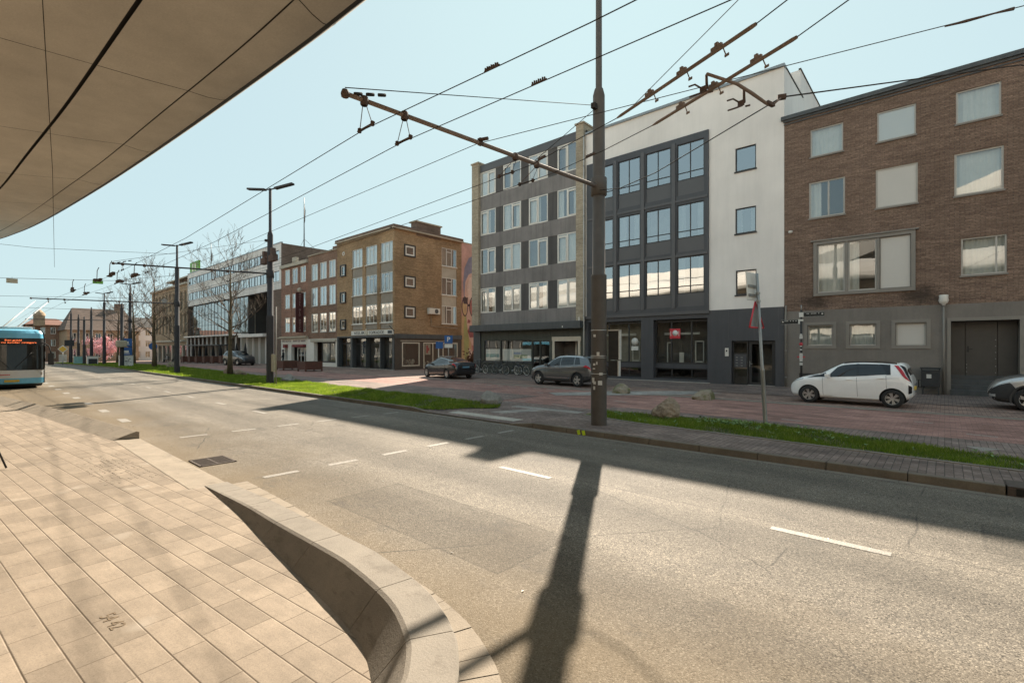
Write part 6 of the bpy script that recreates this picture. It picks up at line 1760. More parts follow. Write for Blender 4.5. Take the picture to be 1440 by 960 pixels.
# ------------------------------------------------------------------ boulders
def rock(label, x, y, w, h, mat, seed, z=.1, group='boulders on the median', d=None):
    from mathutils import noise
    bm = bmesh.new(); bmesh.ops.create_icosphere(bm, subdivisions=5, radius=1)
    r = random.Random(seed); o_ = Vector((r.uniform(0, 50), r.uniform(0, 50), 0))
    planes = [(Vector((r.uniform(-1, 1), r.uniform(-1, 1), r.uniform(-.1, 1))).normalized(), r.uniform(.72, .95)) for _ in range(9)]
    for v in bm.verts:
        p = v.co.normalized(); q = p * 1.1 + o_
        k = 1 + .30 * noise.noise(q) + .16 * abs(noise.noise(q * 2.4)) + .07 * noise.noise(q * 6) + .035 * noise.noise(q * 14)
        for pn in planes: k = min(k, pn[1] / max(.05, p.dot(pn[0]))) if p.dot(pn[0]) > .05 else k
        v.co = Vector((p.x * k * w / 2, p.y * k * (d or w * .8) / 2, max(-.25 * h, p.z * k * h * .72) + h * .18))
    me = bpy.data.meshes.new('boulder'); bm.to_mesh(me); bm.free(); boxuv(me)
    for p in me.polygons: p.use_smooth = True
    me.materials.append(M[mat])
    o = bpy.data.objects.new('boulder', me); COL.objects.link(o); o.location = (x, y, z + gz(x)); o.rotation_euler = (0, 0, r.uniform(0, 3))
    tag(o, label, 'boulder', group)


rock('large tan boulder on the grass right of the thick pole', -5.5, 12.35, .98, .56, 'rock_tan', 2, .13)
rock('low mossy boulder at the edge of the parking strip beside the thick pole', -10.2, 18.3, .9, .44, 'rock_moss', 5, .03)
rock('low pale boulder with moss between the two signs in front of the shop window', -6.7, 18.2, 1.0, .42, 'rock_moss', 9, .03)
rock('grey boulder at the tip of the left lawn', -11.3, 11.5, .75, .42, 'rock_grey', 12, .1)
rock('pale grey boulder at the foot of the second pole', -27.6, 11.9, .75, .42, 'rock_grey', 15, .1)
rock('brownish boulder left of the bare young tree', -38.4, 12.4, .9, .5, 'rock_tan', 18, .1)
rock('brownish boulder right of the bare young tree', -36.4, 12.4, .8, .45, 'rock_tan', 22, .1)
rock('dark boulder right of the lichen covered tree', -55.5, 12.8, 1.1, .6, 'rock_moss', 25, .1)

# ------------------------------------------------------------------ signs and cabinets
b = thing('traffic_sign', 'leaning galvanised post with the backs of a white board and a red rimmed triangle', 'traffic sign', (-3.15, 12.5, .1), world=False)
b.rotation_euler = (0, R(-3.2), R(-8))
mb = MB(); mb.lathe((0, 0, 0), [(.048, -.1), (.048, 1.30), (.052, 1.31), (.034, 1.36), (.034, 3.62), (0, 3.63)], 12); mb.build('post', M['galv'], b)
a1 = Vector((.03, 1.0, 0)).normalized(); a2 = Vector((a1.y, -a1.x, 0))
mb = MB(); mb.obox(Vector((-.02, -.02, 3.32)) - a2 * .09, a1, a2, (0, 0, 1), .30, .012, .34); mb.build('sign_board', M['sign_white'], b, bevel=.01)
mb = MB(); mb.obox(Vector((-.02, -.02, 3.32)) - a2 * .07, a1, a2, (0, 0, 1), .26, .02, .03); mb.obox(Vector((-.02, -.02, 3.1)) - a2 * .07, a1, a2, (0, 0, 1), .26, .02, .03); mb.lathe((0, 0, 3.12), [(.05, 0), (.05, .05)], 10); mb.lathe((0, 0, 2.93), [(.05, 0), (.05, .05)], 10); mb.build('clamp', M['galv'], b)
tri = [(-.36, 2.33), (.36, 2.33), (0, 2.95)]; C0 = Vector((0, 0, 0)) - a2 * .075
mb = MB(); mb.extrude([C0 + a1 * x + Vector((0, 0, z)) for x, z in tri], -a2 * .012); tb = mb.build('triangle_back', M['galv'], b)
mb = MB()
for i in range(3):
    p, q = tri[i], tri[(i + 1) % 3]
    mb.tube([C0 + a1 * p[0] + Vector((0, 0, p[1])), C0 + a1 * q[0] + Vector((0, 0, q[1]))], .022, 6)
mb.build('red_rim', M['sign_red'], tb)


def sign_post(name, label, x, y, h, r=.035, z=.04, cat='sign', mat='galv'):
    b = thing(name, label, cat, (x, y, z + gz(x)))
    MB().tube([(x, y, z - .1 + gz(x)), (x, y, h + gz(x))], r, 8).build('post', M[mat], b)
    return b


def facing(x, y):
    n = Vector((-x, -y, 0)).normalized(); return n, Vector((-n.y, n.x, 0))


def board(parent, x, y, z, w, h, mat, nm='board', off=.05, th=.012, lift=0.0):
    n, s = facing(x, y); mb = MB(); mb.obox(Vector((x, y, z)) + n * (off + lift), s, n, (0, 0, 1), w / 2, th, h / 2)
    return mb.build(nm, M[mat], parent)


b = sign_post('parking_sign', 'blue parking sign with a white plate on a post behind the black sedan', -28.6, 24.6, 2.9, cat='sign')
n, s = facing(-28.6, 24.6)
bd = board(b, -28.6, 24.6, 2.62, .62, .62, 'sign_blue', 'blue_panel')
text_obj('P', .5, M['sign_white'], tuple(Vector((-28.6, 24.6, 2.62)) + n * .066), tuple(s), (0, 0, 1), 'lettering', bd, .006, bold=.01)
board(b, -28.6, 24.6, 2.12, .62, .28, 'sign_white', 'sub_plate'); 
b = sign_post('parking_sign', 'blue sign on a pale post beside the wall of the ochre building', -31.0, 25.6, 2.5, cat='sign', mat='frame_white')
board(b, -30.65, 25.4, 2.2, .6, .55, 'sign_blue', 'blue_panel')
b = thing('stone_plinth', 'low pale stone base with a rounded top behind the black sedan', 'plinth', (-30.8, 26.2, 0)); mb = MB(); mb.box(-31.5, -30.3, 26.1, 26.7, 0, 1.15); mb.build('block', M['concrete_trim'], b, bevel=.05); mb = MB(); mb.box(-31.55, -30.25, 26.05, 26.75, 1.15, 1.28); mb.build('cap', M['concrete_pale'], b, bevel=.03)
b = sign_post('sign_post', 'thin pale post with a beige panel seen beside the second pole', -26.0, 10.6, 4.1, .03, .1, 'sign', 'concrete_pale')
MB().box(-26.25, -25.95, 10.45, 10.55, .72, 1.62).build('panel', M['box_beige'], b, bevel=.01)
b = sign_post('bus_stop_sign', 'two blue boards with white symbols on the dark far pole', -64.5, 11.0, 2.0, .05, .1, 'sign', 'pole_blue')
for z in (2.55, 1.6):
    bd = board(b, -64.4, 10.9, z, .95, .88, 'sign_blue', 'blue_panel'); n, s = facing(-64.4, 10.9)
    mb = MB(); mb.obox(Vector((-64.4, 10.9, z)) + n * .065, s, n, (0, 0, 1), .2, .006, .12); mb.obox(Vector((-64.4, 10.9, z - .2)) + n * .065, s, n, (0, 0, 1), .28, .006, .03); mb.build('symbol', M['sign_white'], bd)


def cabinet(label, x, y, w, d, h, mat, z0=.05, group=None, cap=True):
    b = thing('utility_cabinet', label, 'cabinet', (x, y, z0 + gz(x)), 0, group); z0 += gz(x)
    MB().box(x - d / 2, x + d / 2, y - w / 2, y + w / 2, z0, z0 + h).build('casing', M[mat], b, bevel=.02)
    mb = MB(); mb.box(x + d / 2, x + d / 2 + .01, y - w * .46, y - .01, z0 + .1, z0 + h - .1); mb.box(x + d / 2, x + d / 2 + .01, y + .01, y + w * .46, z0 + .1, z0 + h - .1); mb.build('door', M[mat], b)
    mb = MB(); mb.box(x - d / 2 - .03, x + d / 2 + .03, y - w / 2 - .03, y + w / 2 + .03, z0 + h, z0 + h + .05); mb.build('lid', M['concrete_pale'], b)
    return b


cb = cabinet('pale cabinet covered in stickers below the blue boards', -63.4, 10.7, 1.1, .7, 1.15, 'sign_white')
mb = MB()
for i in range(12):
    y = 10.25 + rnd.random() * .8; z = .25 + rnd.random() * .8
    mb.box(-63.035, -63.03, y, y + rnd.uniform(.06, .16), z, z + rnd.uniform(.05, .12))
mb.build('sticker', M['cloth_grey'], cb)
cb = cabinet('small white cabinet with a dark lettered panel near the blossom tree', -82, 10.4, 1.1, .5, 1.1, 'sign_white')
MB().box(-81.73, -81.72, 9.98, 10.85, .2 + gz(-82), .85 + gz(-82)).build('panel', M['pole_blue'], cb)
cabinet('pale green cabinet among the far poles', -90, 9.9, .9, .5, 1.1, 'film_teal')
b = thing('cabinet_on_pole', 'beige rounded cabinet mounted on the plain far pole', 'cabinet', (-62.7, 10.2, 1.9)); MB().box(-62.85, -62.35, 9.75, 10.65, 2.05, 2.75).build('casing', M['box_beige'], b, bevel=.12, seg=3); MB().box(-62.9, -62.6, 10.1, 10.5, 2.1, 2.6).build('bracket', M['galv'], b)
b = sign_post('traffic_sign', 'yellow diamond priority sign at the far tip of the lawn', -93, 8.6, 2.2, .05, cat='traffic sign')
n, s = facing(-93, 8.6); P0 = Vector((-93, 8.6, 1.85)) + n * .08
for k, m_, nm in ((.55, 'sign_white', 'rim'), (.43, 'sign_yellow', 'diamond')):
    mb = MB(); mb.extrude([P0 + s * k, P0 + Vector((0, 0, k)), P0 - s * k, P0 - Vector((0, 0, k))], n * (.02 if k > .5 else .035)); mb.build(nm, M[m_], b)
mb = MB()
for k in range(4): mb.obox(Vector((-93, 8.6, .1 + k * .28)) + n * .06, s, n, (0, 0, 1), .42, .02, .07)
mb.build('stripe', M['sign_white'], b)
b = sign_post('road_sign', 'dark direction board seen behind the yellow priority sign', -98, 9.8, 3.2, .06, cat='sign', mat='pole_blue'); board(b, -98, 9.8, 2.75, 1.1, .9, 'pole_blue', 'board', .07)
b = sign_post('traffic_sign', 'round blue sign in front of the white house far down the street', -100, 20.5, 2.6, .05, cat='traffic sign')
n, s = facing(-100, 20.5); mb = MB(); C = Vector((-100, 20.5, 2.3)) + n * .08
mb.extrude([C + s * .6 * math.cos(i * .4488) + Vector((0, 0, .6 * math.sin(i * .4488))) for i in range(14)], n * .03); mb.build('disc', M['sign_blue'], b)

# ------------------------------------------------------------------ planters and terrace
def planter(label, x, y, w=1.35, h=.72, z=.045, plant=False, group='rusty planter boxes on the forecourt'):
    z += gz(x)
    b = thing('planter_box', label, 'planter', (x, y, z), 0, group)
    mb = MB(); mb.box(x - w / 2, x + w / 2, y - w / 2, y + w / 2, z + .14, z + h); mb.build('box', M['planter_rust'], b, bevel=.015)
    mb = MB()
    for i in (-1, 1):
        for j in (-1, 1): mb.box(x + i * w * .47 - .05, x + i * w * .47 + .05, y + j * w * .47 - .05, y + j * w * .47 + .05, z, z + h + .02)
    mb.build('corner_post', M['planter_rust'], b)
    mb = MB(); mb.box(x - w / 2 + .06, x + w / 2 - .06, y - w / 2 + .06, y + w / 2 - .06, z + h, z + h + .01); mb.build('soil', M['bark'], b)


planter('rusty planter box in front of the cafe, left of two', -43.6, 18.8, 1.45, .8)
planter('rusty planter box in front of the pale shop front, right of two', -39.4, 18.8, 1.45, .8)
planter('rusty planter box below the dark recess of the slab building', -61.5, 21.0, 1.9, .9)
for i in range(7):
    planter(['first', 'second', 'third', 'fourth', 'fifth', 'sixth', 'seventh'][i] + ' planter from the right in the row below the glazed hall', -66.5 - i * 3.4, 22.0, 1.1, 1.0)
cnt = 0
P0 = None
for i in range(8):
    x = -66.8 - i * 3.1; z = gz(x) + .04
    b = thing('terrace_parasol', 'closed dark parasol on the terrace below the glazed hall', 'parasol', (x, 23.4, z), 0, 'closed parasols on the terrace')
    MB().tube([(x, 23.4, z), (x, 23.4, z + 2.6)], .03, 6).build('pole', M['fascia_dark'], b); MB().lathe((x, 23.4, z + .9), [(.05, 0), (.22, .15), (.16, 1.0), (.04, 1.75), (0, 1.8)], 8).build('cloth', M['cloth_dark'], b)


# ------------------------------------------------------------------ people
def person(label, x, y, h=1.74, rz=0.0, top='cloth_dark', legs='cloth_dark', z=.05, group=None, sit=False, bald=False):
    z += gz(x)
    b = thing('person', label, 'person', (x, y, z), rz, group, world=False)
    k = h / 1.74
    me = bpy.data.meshes.new('body')
    J = {'pel': (0, 0, .93), 'sp': (0, 0, 1.15), 'ch': (0, .01, 1.36), 'nk': (0, .015, 1.50), 'hd': (0, .03, 1.64), 'ls': (-.18, .01, 1.40), 'le': (-.24, .02, 1.13), 'lw': (-.22, .14, .90), 'lh': (-.21, .18, .82), 'rs': (.18, .01, 1.40), 're': (.25, .02, 1.14), 'rw': (.20, .20, 1.08), 'rh': (.14, .26, 1.10),
         'lp': (-.10, 0, .90), 'lk': (-.12, .06, .49), 'la': (-.13, -.02, .08), 'lt': (-.14, .15, .03), 'rp': (.10, 0, .90), 'rk': (.11, .02, .49), 'ra': (.12, .0, .08), 'rt': (.14, .17, .03)}
    if sit:
        dz = -.42
        for q in list(J): J[q] = (J[q][0], J[q][1], J[q][2] + dz)
        J.update({'lk': (-.13, .42, .5), 'la': (-.13, .44, .08), 'lt': (-.13, .6, .03), 'rk': (.13, .42, .5), 'ra': (.13, .44, .08), 'rt': (.13, .6, .03)})
    Rr = {'pel': .145, 'sp': .13, 'ch': .155, 'nk': .06, 'hd': .10, 'ls': .075, 'le': .05, 'lw': .036, 'lh': .04, 'rs': .075, 're': .05, 'rw': .036, 'rh': .04, 'lp': .095, 'lk': .062, 'la': .045, 'lt': .035, 'rp': .095, 'rk': .062, 'ra': .045, 'rt': .035}
    E_ = [('pel', 'sp'), ('sp', 'ch'), ('ch', 'nk'), ('nk', 'hd'), ('ch', 'ls'), ('ls', 'le'), ('le', 'lw'), ('lw', 'lh'), ('ch', 'rs'), ('rs', 're'), ('re', 'rw'), ('rw', 'rh'), ('pel', 'lp'), ('lp', 'lk'), ('lk', 'la'), ('la', 'lt'), ('pel', 'rp'), ('rp', 'rk'), ('rk', 'ra'), ('ra', 'rt')]
    ks = list(J); me.from_pydata([tuple(c * k for c in J[q]) for q in ks], [(ks.index(a), ks.index(c)) for a, c in E_], [])
    o = bpy.data.objects.new('body', me); COL.objects.link(o)
    sk = o.modifiers.new('skin', 'SKIN'); sk.use_smooth_shade = True; su = o.modifiers.new('sub', 'SUBSURF'); su.levels = 2; su.render_levels = 2
    for i, q in enumerate(ks):
        me.skin_vertices[0].data[i].radius = (Rr[q] * k, Rr[q] * k); me.skin_vertices[0].data[i].use_root = q == 'pel'
    dg = bpy.context.evaluated_depsgraph_get(); dg.update()
    m2 = bpy.data.meshes.new_from_object(o.evaluated_get(dg)); bpy.data.objects.remove(o)
    m2.name = 'body'; m2.materials.clear()
    for mm in (top, legs, 'skin', 'black'): m2.materials.append(M[mm])
    hz = J['nk'][2] * k; pz = J['pel'][2] * k
    for p in m2.polygons:
        c = p.center
        hand = (c - Vector(J['lh']) * k).length < .075 or (c - Vector(J['rh']) * k).length < .075
        p.material_index = 2 if (c.z > hz + .02 or hand) else 3 if c.z < .075 else 1 if c.z < pz else 0
    o = bpy.data.objects.new('body', m2); COL.objects.link(o); o.parent = b
    hx, hy, hz2 = [c * k for c in J['hd']]
    if not bald:
        mb = MB(); mb.lathe((hx, hy - .015, hz2 + .0), [(.112, -.06), (.118, .02), (.10, .08), (.05, .118), (0, .125)], 12); mb.build('hair', M['cloth_dark'], b, off=Vector((0, 0, 0)))
    mb = MB(); mb.lathe((hx, hy + .105, hz2 - .02), [(0, -.012), (.016, 0), (0, .02)], 6, 'y')
    mb.obox((hx - .035, hy + .095, hz2 + .012), (1, 0, 0), (0, 1, 0), (0, 0, 1), .012, .006, .006); mb.obox((hx + .035, hy + .095, hz2 + .012), (1, 0, 0), (0, 1, 0), (0, 0, 1), .012, .006, .006); mb.build('face', M['skin'], b, off=Vector((0, 0, 0)))
    return b


person('standing person in dark clothes beside the white cafe entrance', -53.6, 22.6, 1.75, R(150))
for i, (x, y) in enumerate(((-89.5, 21.6), (-92.5, 21.9), (-95.2, 21.4), (-98.0, 22.0))):
    person('seated person in dark clothes on the far terrace', x, y, 1.75, R(90 + 50 * i), 'cloth_dark' if i % 2 else 'cloth_grey', 'cloth_dark', .05, 'people on the far terrace', True)
    c = thing('terrace_chair', 'dark terrace chair under a seated person far down the street', 'chair', (x, y, .05 + gz(x)), R(90 + 50 * i), 'chairs on the far terrace', world=False)
    mb = MB(); mb.box(-.22, .22, -.2, .25, .38, .42); mb.build('seat', M['plastic_dark'], c); mb = MB(); mb.box(-.22, .22, -.27, -.24, .42, .85); mb.build('backrest', M['plastic_dark'], c)
    for q in (-.2, .2):
        for w in (-.18, .22): MB().tube([(q, w, 0), (q, w, .4)], .015, 5).build('leg', M['plastic_dark'], c)

# ------------------------------------------------------------------ bicycles
def bicycle(label, x, y, rz, lean, col, rim='alloy'):
    b = thing('bicycle', label, 'bicycle', (x, y, .055), rz, 'bicycles parked at the grey building', world=False)
    b.rotation_euler = (R(lean), 0, rz)
    for wx in (-.54, .54):
        mb = MB(); mb.tube([(wx + .335 * math.cos(a * math.pi / 14), 0, .345 + .335 * math.sin(a * math.pi / 14)) for a in range(29)], .018, 6, caps=False); wh = mb.build('wheel', M['rubber'], b, off=Vector((0, 0, 0)))
        mb = MB(); mb.tube([(wx + .306 * math.cos(a * math.pi / 14), 0,   .345 + .306 * math.sin(a * math.pi / 14)) for a in range(29)], .017, 5, caps=False)
        for a in range(12): mb.tube([(wx, 0, .345), (wx + .31 * math.cos(a * math.pi / 6 + .1), 0, .345 + .31 * math.sin(a * math.pi / 6 + .1))], .0025, 3, caps=False)
        mb.tube([(wx, -.05, .345), (wx, .05, .345)], .025, 6); mb.build('rim', M[rim], wh, off=Vector((0, 0, 0)))
        mb = MB(); mb.tube([(wx + .37 * math.cos(a), 0, .345 + .37 * math.sin(a)) for a in [R(20 + i * 14) for i in range(11)]], .02, 5); mb.build('mudguard', M[col], b, off=Vector((0, 0, 0)))
    mb = MB()
    for p in ([(-.08, 0, .30), (-.2, 0, .86)], [(-.08, 0, .30), (.36, 0, .80)], [(-.15, 0, .62), (.36, 0, .84)], [(-.54, .04, .345), (-.08, .03, .30)], [(-.54, .04, .345), (-.17, .02, .74)], [(.33, 0, 1.0), (.38, 0, .75), (.54, 0, .345)]): mb.tube(p, .018, 6)
    mb.build('bike_frame', M[col], b, off=Vector((0, 0, 0)))
    MB().tube([(.20, -.29, .98), (.30, -.26, 1.05), (.33, 0, 1.03), (.30, .26, 1.05), (.20, .29, .98)], .013, 6).build('handlebar', M['galv'], b, off=Vector((0, 0, 0)))
    mb = MB(); mb.extrude([(-.36, -.09, .89), (-.30, -.10, .89), (-.08, -.03, .89), (-.06, 0, .89), (-.08, .03, .89), (-.30, .10, .89), (-.36, .09, .89)], (0, 0, .05)); mb.build('saddle', M['black'], b, off=Vector((0, 0, 0)), bevel=.015)
    mb = MB(); mb.obox((-.54, 0, .74), (1, 0, 0), (0, 1, 0), (0, 0, 1), .2, .07, .01); mb.tube([(-.7, .04, .73), (-.54, .05, .35)], .008, 4); mb.build('luggage_carrier', M[col], b, off=Vector((0, 0, 0)))
    mb = MB(); mb.lathe((-.08, .05, .30), [(0, 0), (.09, 0), (.09, .01), (0, .012)], 14, 'y'); mb.tube([(-.08, .06, .30), (-.02, .1, .16)], .01, 5); mb.tube([(-.08, -.06, .30), (-.14, -.1, .44)], .01, 5); mb.build('crank', M['galv'], b, off=Vector((0, 0, 0)))


for lb, x, y, rz, col, rim in (('bicycle with bright rims nearest the mural, first from the left', -25.95, 25.55, R(172), 'plastic_dark', 'frame_white'), ('dull dark bicycle, second from the left under the shop window', -24.6, 25.7, R(8), 'plastic_dark', 'galv'), ('dark bicycle with a low handlebar, third from the left', -23.9, 25.45, R(184), 'car_dark', 'galv'),
                         ('bicycle with pale tyres, fourth from the left', -22.9, 25.6, R(190), 'plastic_dark', 'frame_white'), ('bicycle with a white rear mudguard nearest the grey car', -21.9, 25.5, R(170), 'car_dark', 'frame_white')):
    bicycle(lb, x, y, rz, -7, col, rim)
b = thing('rusty_bush', 'dry reddish brown plant at the foot of the mural', 'plant', (-28.6, 27.2, .05))
rs = np.random.RandomState(3); n = 700; Pp = rs.normal(size=(n, 3)) * np.array([.35, .3, .42]) + np.array([0, 0, .7]); Pp[:, 2] = np.abs(Pp[:, 2]); A_ = rs.normal(size=(n, 3)) * .06; B_ = rs.normal(size=(n, 3)) * .06
q = np.stack([Pp - A_, Pp - B_, Pp + A_, Pp + B_], 1).reshape(-1, 3)
M['dry_leaf'] = paint('dry_leaf', (0.16, 0.07, 0.035), 0.9, 0, 0.4, 6)
fast_mesh('foliage', q, np.arange(len(q)).reshape(-1, 4), M['dry_leaf'], b); MB().tube([(-28.6, 27.2, .0), (-28.55, 27.2, .6)], .03, 5).build('stem', M['bark'], b)

# leg of a stand that reaches into the picture at the left edge
b = thing('tripod_stand', 'thin black tripod leg reaching into the picture at the left edge of the pavement', 'stand', (-10.9, .1, PAVZ))
for i, (x, y) in enumerate(((-10.85, .36), (-11.7, .25), (-11.35, -.55))):
    MB().tube([(-11.3, .02, 1.15), (x, y, PAVZ + .02)], .014, 6).build('leg', M['black'], b)
MB().tube([(-11.3, .02, 1.0), (-11.3, .02, 1.5)], .02, 6).build('column', M['black'], b)
# ------------------------------------------------------------------ cars
def spl(tab):
    xs = np.array([p[0] for p in tab], float); ys = np.array([p[1] for p in tab], float)
    h = np.diff(xs); d = np.diff(ys) / h; m = np.zeros(len(xs)); m[0] = d[0]; m[-1] = d[-1]
    for i in range(1, len(xs) - 1):
        if d[i - 1] * d[i] > 0:
            w1, w2 = 2 * h[i] + h[i - 1], h[i] + 2 * h[i - 1]; m[i] = (w1 + w2) / (w1 / d[i - 1] + w2 / d[i])

    def f(x):
        x = min(max(x, xs[0]), xs[-1]); i = min(max(int(np.searchsorted(xs, x)) - 1, 0), len(h) - 1); t = (x - xs[i]) / h[i]
        return float(ys[i] * (1 + 2 * t) * (1 - t) ** 2 + m[i] * h[i] * t * (1 - t) ** 2 + ys[i + 1] * t * t * (3 - 2 * t) + m[i + 1] * h[i] * t * t * (t - 1))
    return f


def make_car(name, label, cat, loc, rz, S, group=None, scale=1.0):
    L = S['L']; top, bot, belt, wid, rw = (spl(S[k]) for k in ('top', 'bot', 'belt', 'wid', 'rw'))
    t = thing(name, label, cat, loc, rz, group, world=False)
    t.scale = (scale, scale, scale * S.get('tall', 1.0))
    Z0 = Vector((0, 0, 0))

    def ring(x):
        zb, zs, zt, w, r = bot(x), belt(x), top(x), wid(x), rw(x)
        zs = min(zs, zt - .02); gh = zt - zs; r = min(r, w * .93)
        g = min(1.0, gh / .3)
        return [(0, zb), (w * .80, zb), (w * .965, zb + min(.07, (zs - zb) * .2)), (w, zb + (zs - zb) * .52), (w * .99, zb + (zs - zb) * .84), (w * .955, zs),
                ((w * .945 + r) / 2 + .018 * g, zs + gh * .52), (r, zt - min(.055, gh * .3)), (r * .80, zt - .012), (r * .42, zt), (0, zt + .003)]

    def Sf(x, tt):
        P = ring(x); i = min(int(tt), len(P) - 2); f = tt - i
        p0 = P[max(i - 1, 0)]; p1 = P[i]; p2 = P[i + 1]; p3 = P[min(i + 2, len(P) - 1)]
        if i == len(P) - 2: p3 = (-P[-2][0], P[-2][1])
        if i in (0, 1): return (x - L / 2, p1[0] + (p2[0] - p1[0]) * f, p1[1] + (p2[1] - p1[1]) * f)
        c = lambda a, b, cc, d: 0.5 * (2 * b + (cc - a) * f + (2 * a - 5 * b + 4 * cc - d) * f * f + (3 * b - a - 3 * cc + d) * f ** 3)
        return (x - L / 2, c(p0[0], p1[0], p2[0], p3[0]), c(p0[1], p1[1], p2[1], p3[1]))

    def Sn(x, tt, off, side):
        e = 1e-3; a = Vector(Sf(min(x + e, L), tt)) - Vector(Sf(max(x - e, 0), tt)); b = Vector(Sf(x, min(tt + e, 10))) - Vector(Sf(x, max(tt - e, 0)))
        n = b.cross(a)
        if n.length > 0: n.normalize()
        p = Vector(Sf(x, tt)) + n * off
        return (p.x, p.y * side, p.z)

    xs = sorted({*[L * i / 46 for i in range(47)], *[L * k for k in (.003, .008, .015, .03, .97, .985, .992, .997)]})
    ts = [0] + [1 + 9 * i / 27 for i in range(28)]
    V = []; Fc = []; n = len(ts)
    full = [(tt, 1) for tt in ts] + [(tt, -1) for tt in reversed(ts[1:-1])]
    for x in xs:
        for tt, s in full:
            p = Sf(x, tt); V.append((p[0], p[1] * s, p[2]))
    m = len(full)
    for i in range(len(xs) - 1):
        for k in range(m): Fc.append((i * m + k, i * m + (k + 1) % m, (i + 1) * m + (k + 1) % m, (i + 1) * m + k))
    Fc.append(tuple(reversed(range(m)))); Fc.append(tuple((len(xs) - 1) * m + k for k in range(m)))
    me = bpy.data.meshes.new('body'); me.from_pydata(V, [], Fc)
    bm = bmesh.new(); bm.from_mesh(me); bmesh.ops.recalc_face_normals(bm, faces=bm.faces)
    for f in bm.faces: f.smooth = True
    bm.to_mesh(me); bm.free(); me.materials.append(M[S['paint']]); me.materials.append(M['black'])
    body = bpy.data.objects.new('body', me); COL.objects.link(body)
    cut = MB()
    wr = S['wr']
    for ax in S['axles']:
        for s in (-1, 1):
            y0, y1 = s * (wid(ax) - .27), s * (wid(ax) + .2)
            rr = wr + .045
            ring_ = [(ax - L / 2 + rr * math.cos(a), S['wr'] + rr * math.sin(a)) for a in [2 * math.pi * i / 40 for i in range(40)]]
            v = [(px, y0, pz) for px, pz in ring_] + [(px, y1, pz) for px, pz in ring_]
            f = [tuple(range(40)), tuple(reversed(range(40, 80)))] + [(i, 40 + i, 40 + (i + 1) % 40, (i + 1) % 40) for i in range(40)]
            if s > 0: f = [tuple(reversed(q)) for q in f]
            cut.add(v, f)
    co = cut.build('cutter', M['black'])
    bmc = bmesh.new(); bmc.from_mesh(co.data); bmesh.ops.recalc_face_normals(bmc, faces=bmc.faces); bmc.to_mesh(co.data); bmc.free()
    md = body.modifiers.new('b', 'BOOLEAN'); md.operation = 'DIFFERENCE'; md.object = co; md.solver = 'EXACT'
    try: md.material_mode = 'TRANSFER'
    except Exception: pass
    dg = bpy.context.evaluated_depsgraph_get(); dg.update()
    m2 = bpy.data.meshes.new_from_object(body.evaluated_get(dg)); bpy.data.objects.remove(body); bpy.data.objects.remove(co)
    m2.name = 'body'
    try: m2.set_sharp_from_angle(angle=R(50))
    except Exception: pass
    body = bpy.data.objects.new('body', m2); COL.objects.link(body); body.parent = t

    def patch(nm, mat, x0b, x1b, x0t, x1t, t0, t1, sides=(1, -1), off=.005, nx=8, nt=8, par=None, smooth=True):
        mb = MB()
        for s in sides:
            vs = []
            for j in range(nt + 1):
                tt = t0 + (t1 - t0) * j / nt; f = j / nt; a = x0b + (x0t - x0b) * f; b = x1b + (x1t - x1b) * f
                for i in range(nx + 1): vs.append(Sn(a + (b - a) * i / nx, tt, off, s))
            fs = [(j * (nx + 1) + i, j * (nx + 1) + i + 1, (j + 1) * (nx + 1) + i + 1, (j + 1) * (nx + 1) + i) for j in range(nt) for i in range(nx)]
            if s < 0: fs = [tuple(reversed(q)) for q in fs]
            mb.add(vs, fs, smooth)
        return mb.build(nm, M[mat], par or t, off=Z0)

    for sd in ((1,), (-1,)):
        for (x0b, x1b, x0t, x1t) in S['side_glass']: patch('side_window', 'car_glass', x0b, x1b, x0t, x1t, 5.15, 6.75, sides=sd)
        for q in S.get('glass_trim', ()): patch('window_trim', q[0], *q[1:5], *q[5:7], off=.007, sides=sd)
    a, b = S['windscreen']; patch('windscreen', 'car_glass', a, b, a - .02, b + .02, 7.35, 10, off=.005, nx=10)
    a, b = S['rear_glass']; patch('rear_window', 'car_glass', a, b, a, b, 7.3, 10, off=.005, nx=6)
    for q in S.get('patches', ()):
        for sd in (((1, -1),) if q[7] == 10 else ((1,), (-1,))): patch(q[0], q[1], *q[2:8], off=q[8] if len(q) > 8 else .006, sides=sd)
    # seams
    mb = MB()
    for x in S['seams']:
        for s in (1, -1): mb.tube([Sn(x + .03 * math.sin((tt - 2) * .5), tt, .0, s) for tt in [2.2 + i * .28 for i in range(11)]], .005, 4, caps=False)
    x = S['windscreen'][1]
    for s in (1, -1): mb.tube([Sn(x + .02 + (L - x) * .72 * i / 10, 7.0 - .6 * (i / 10), .0, s) for i in range(11)], .004, 4, caps=False)
    mb.build('panel_gap', M['black'], body, off=Z0)
    mb = MB()
    for x in S['handles']:
        for s in (1, -1):
            p = Vector(Sn(x, 4.35, .018, s)); mb.obox(p, (1, 0, 0), (0, 1, 0), (0, 0, 1), .09, .012, .014)
    mb.build('door_handle', M[S.get('handle_mat', S['paint'])], t, off=Z0, bevel=.006)
    for s in (1, -1):
        p = Vector(Sn(S['mirror'], 5.15, 0, s)); mb = MB()
        mb.obox(p + Vector((0, s * .12, .055)), Vector((1, -s * .15, 0)).normalized(), Vector((s * .15, 1, 0)).normalized(), (0, 0, 1), .06, .10, .065); mb.obox(p + Vector((0, s * .03, .0)), (1, 0, 0), (0, 1, 0), (0, 0, 1), .03, .05, .02)
        mb.build('wing_mirror', M[S.get('mirror_mat', S['paint'])], t, off=Z0, bevel=.03, seg=3)
    for s in (1, -1):
        h = S['headlight']; patch('headlight', 'clear_lens', *h, sides=(s,), off=.009)
        h = S['taillight']; patch('tail_light', 'red_lens', *h, sides=(s,), off=.010)
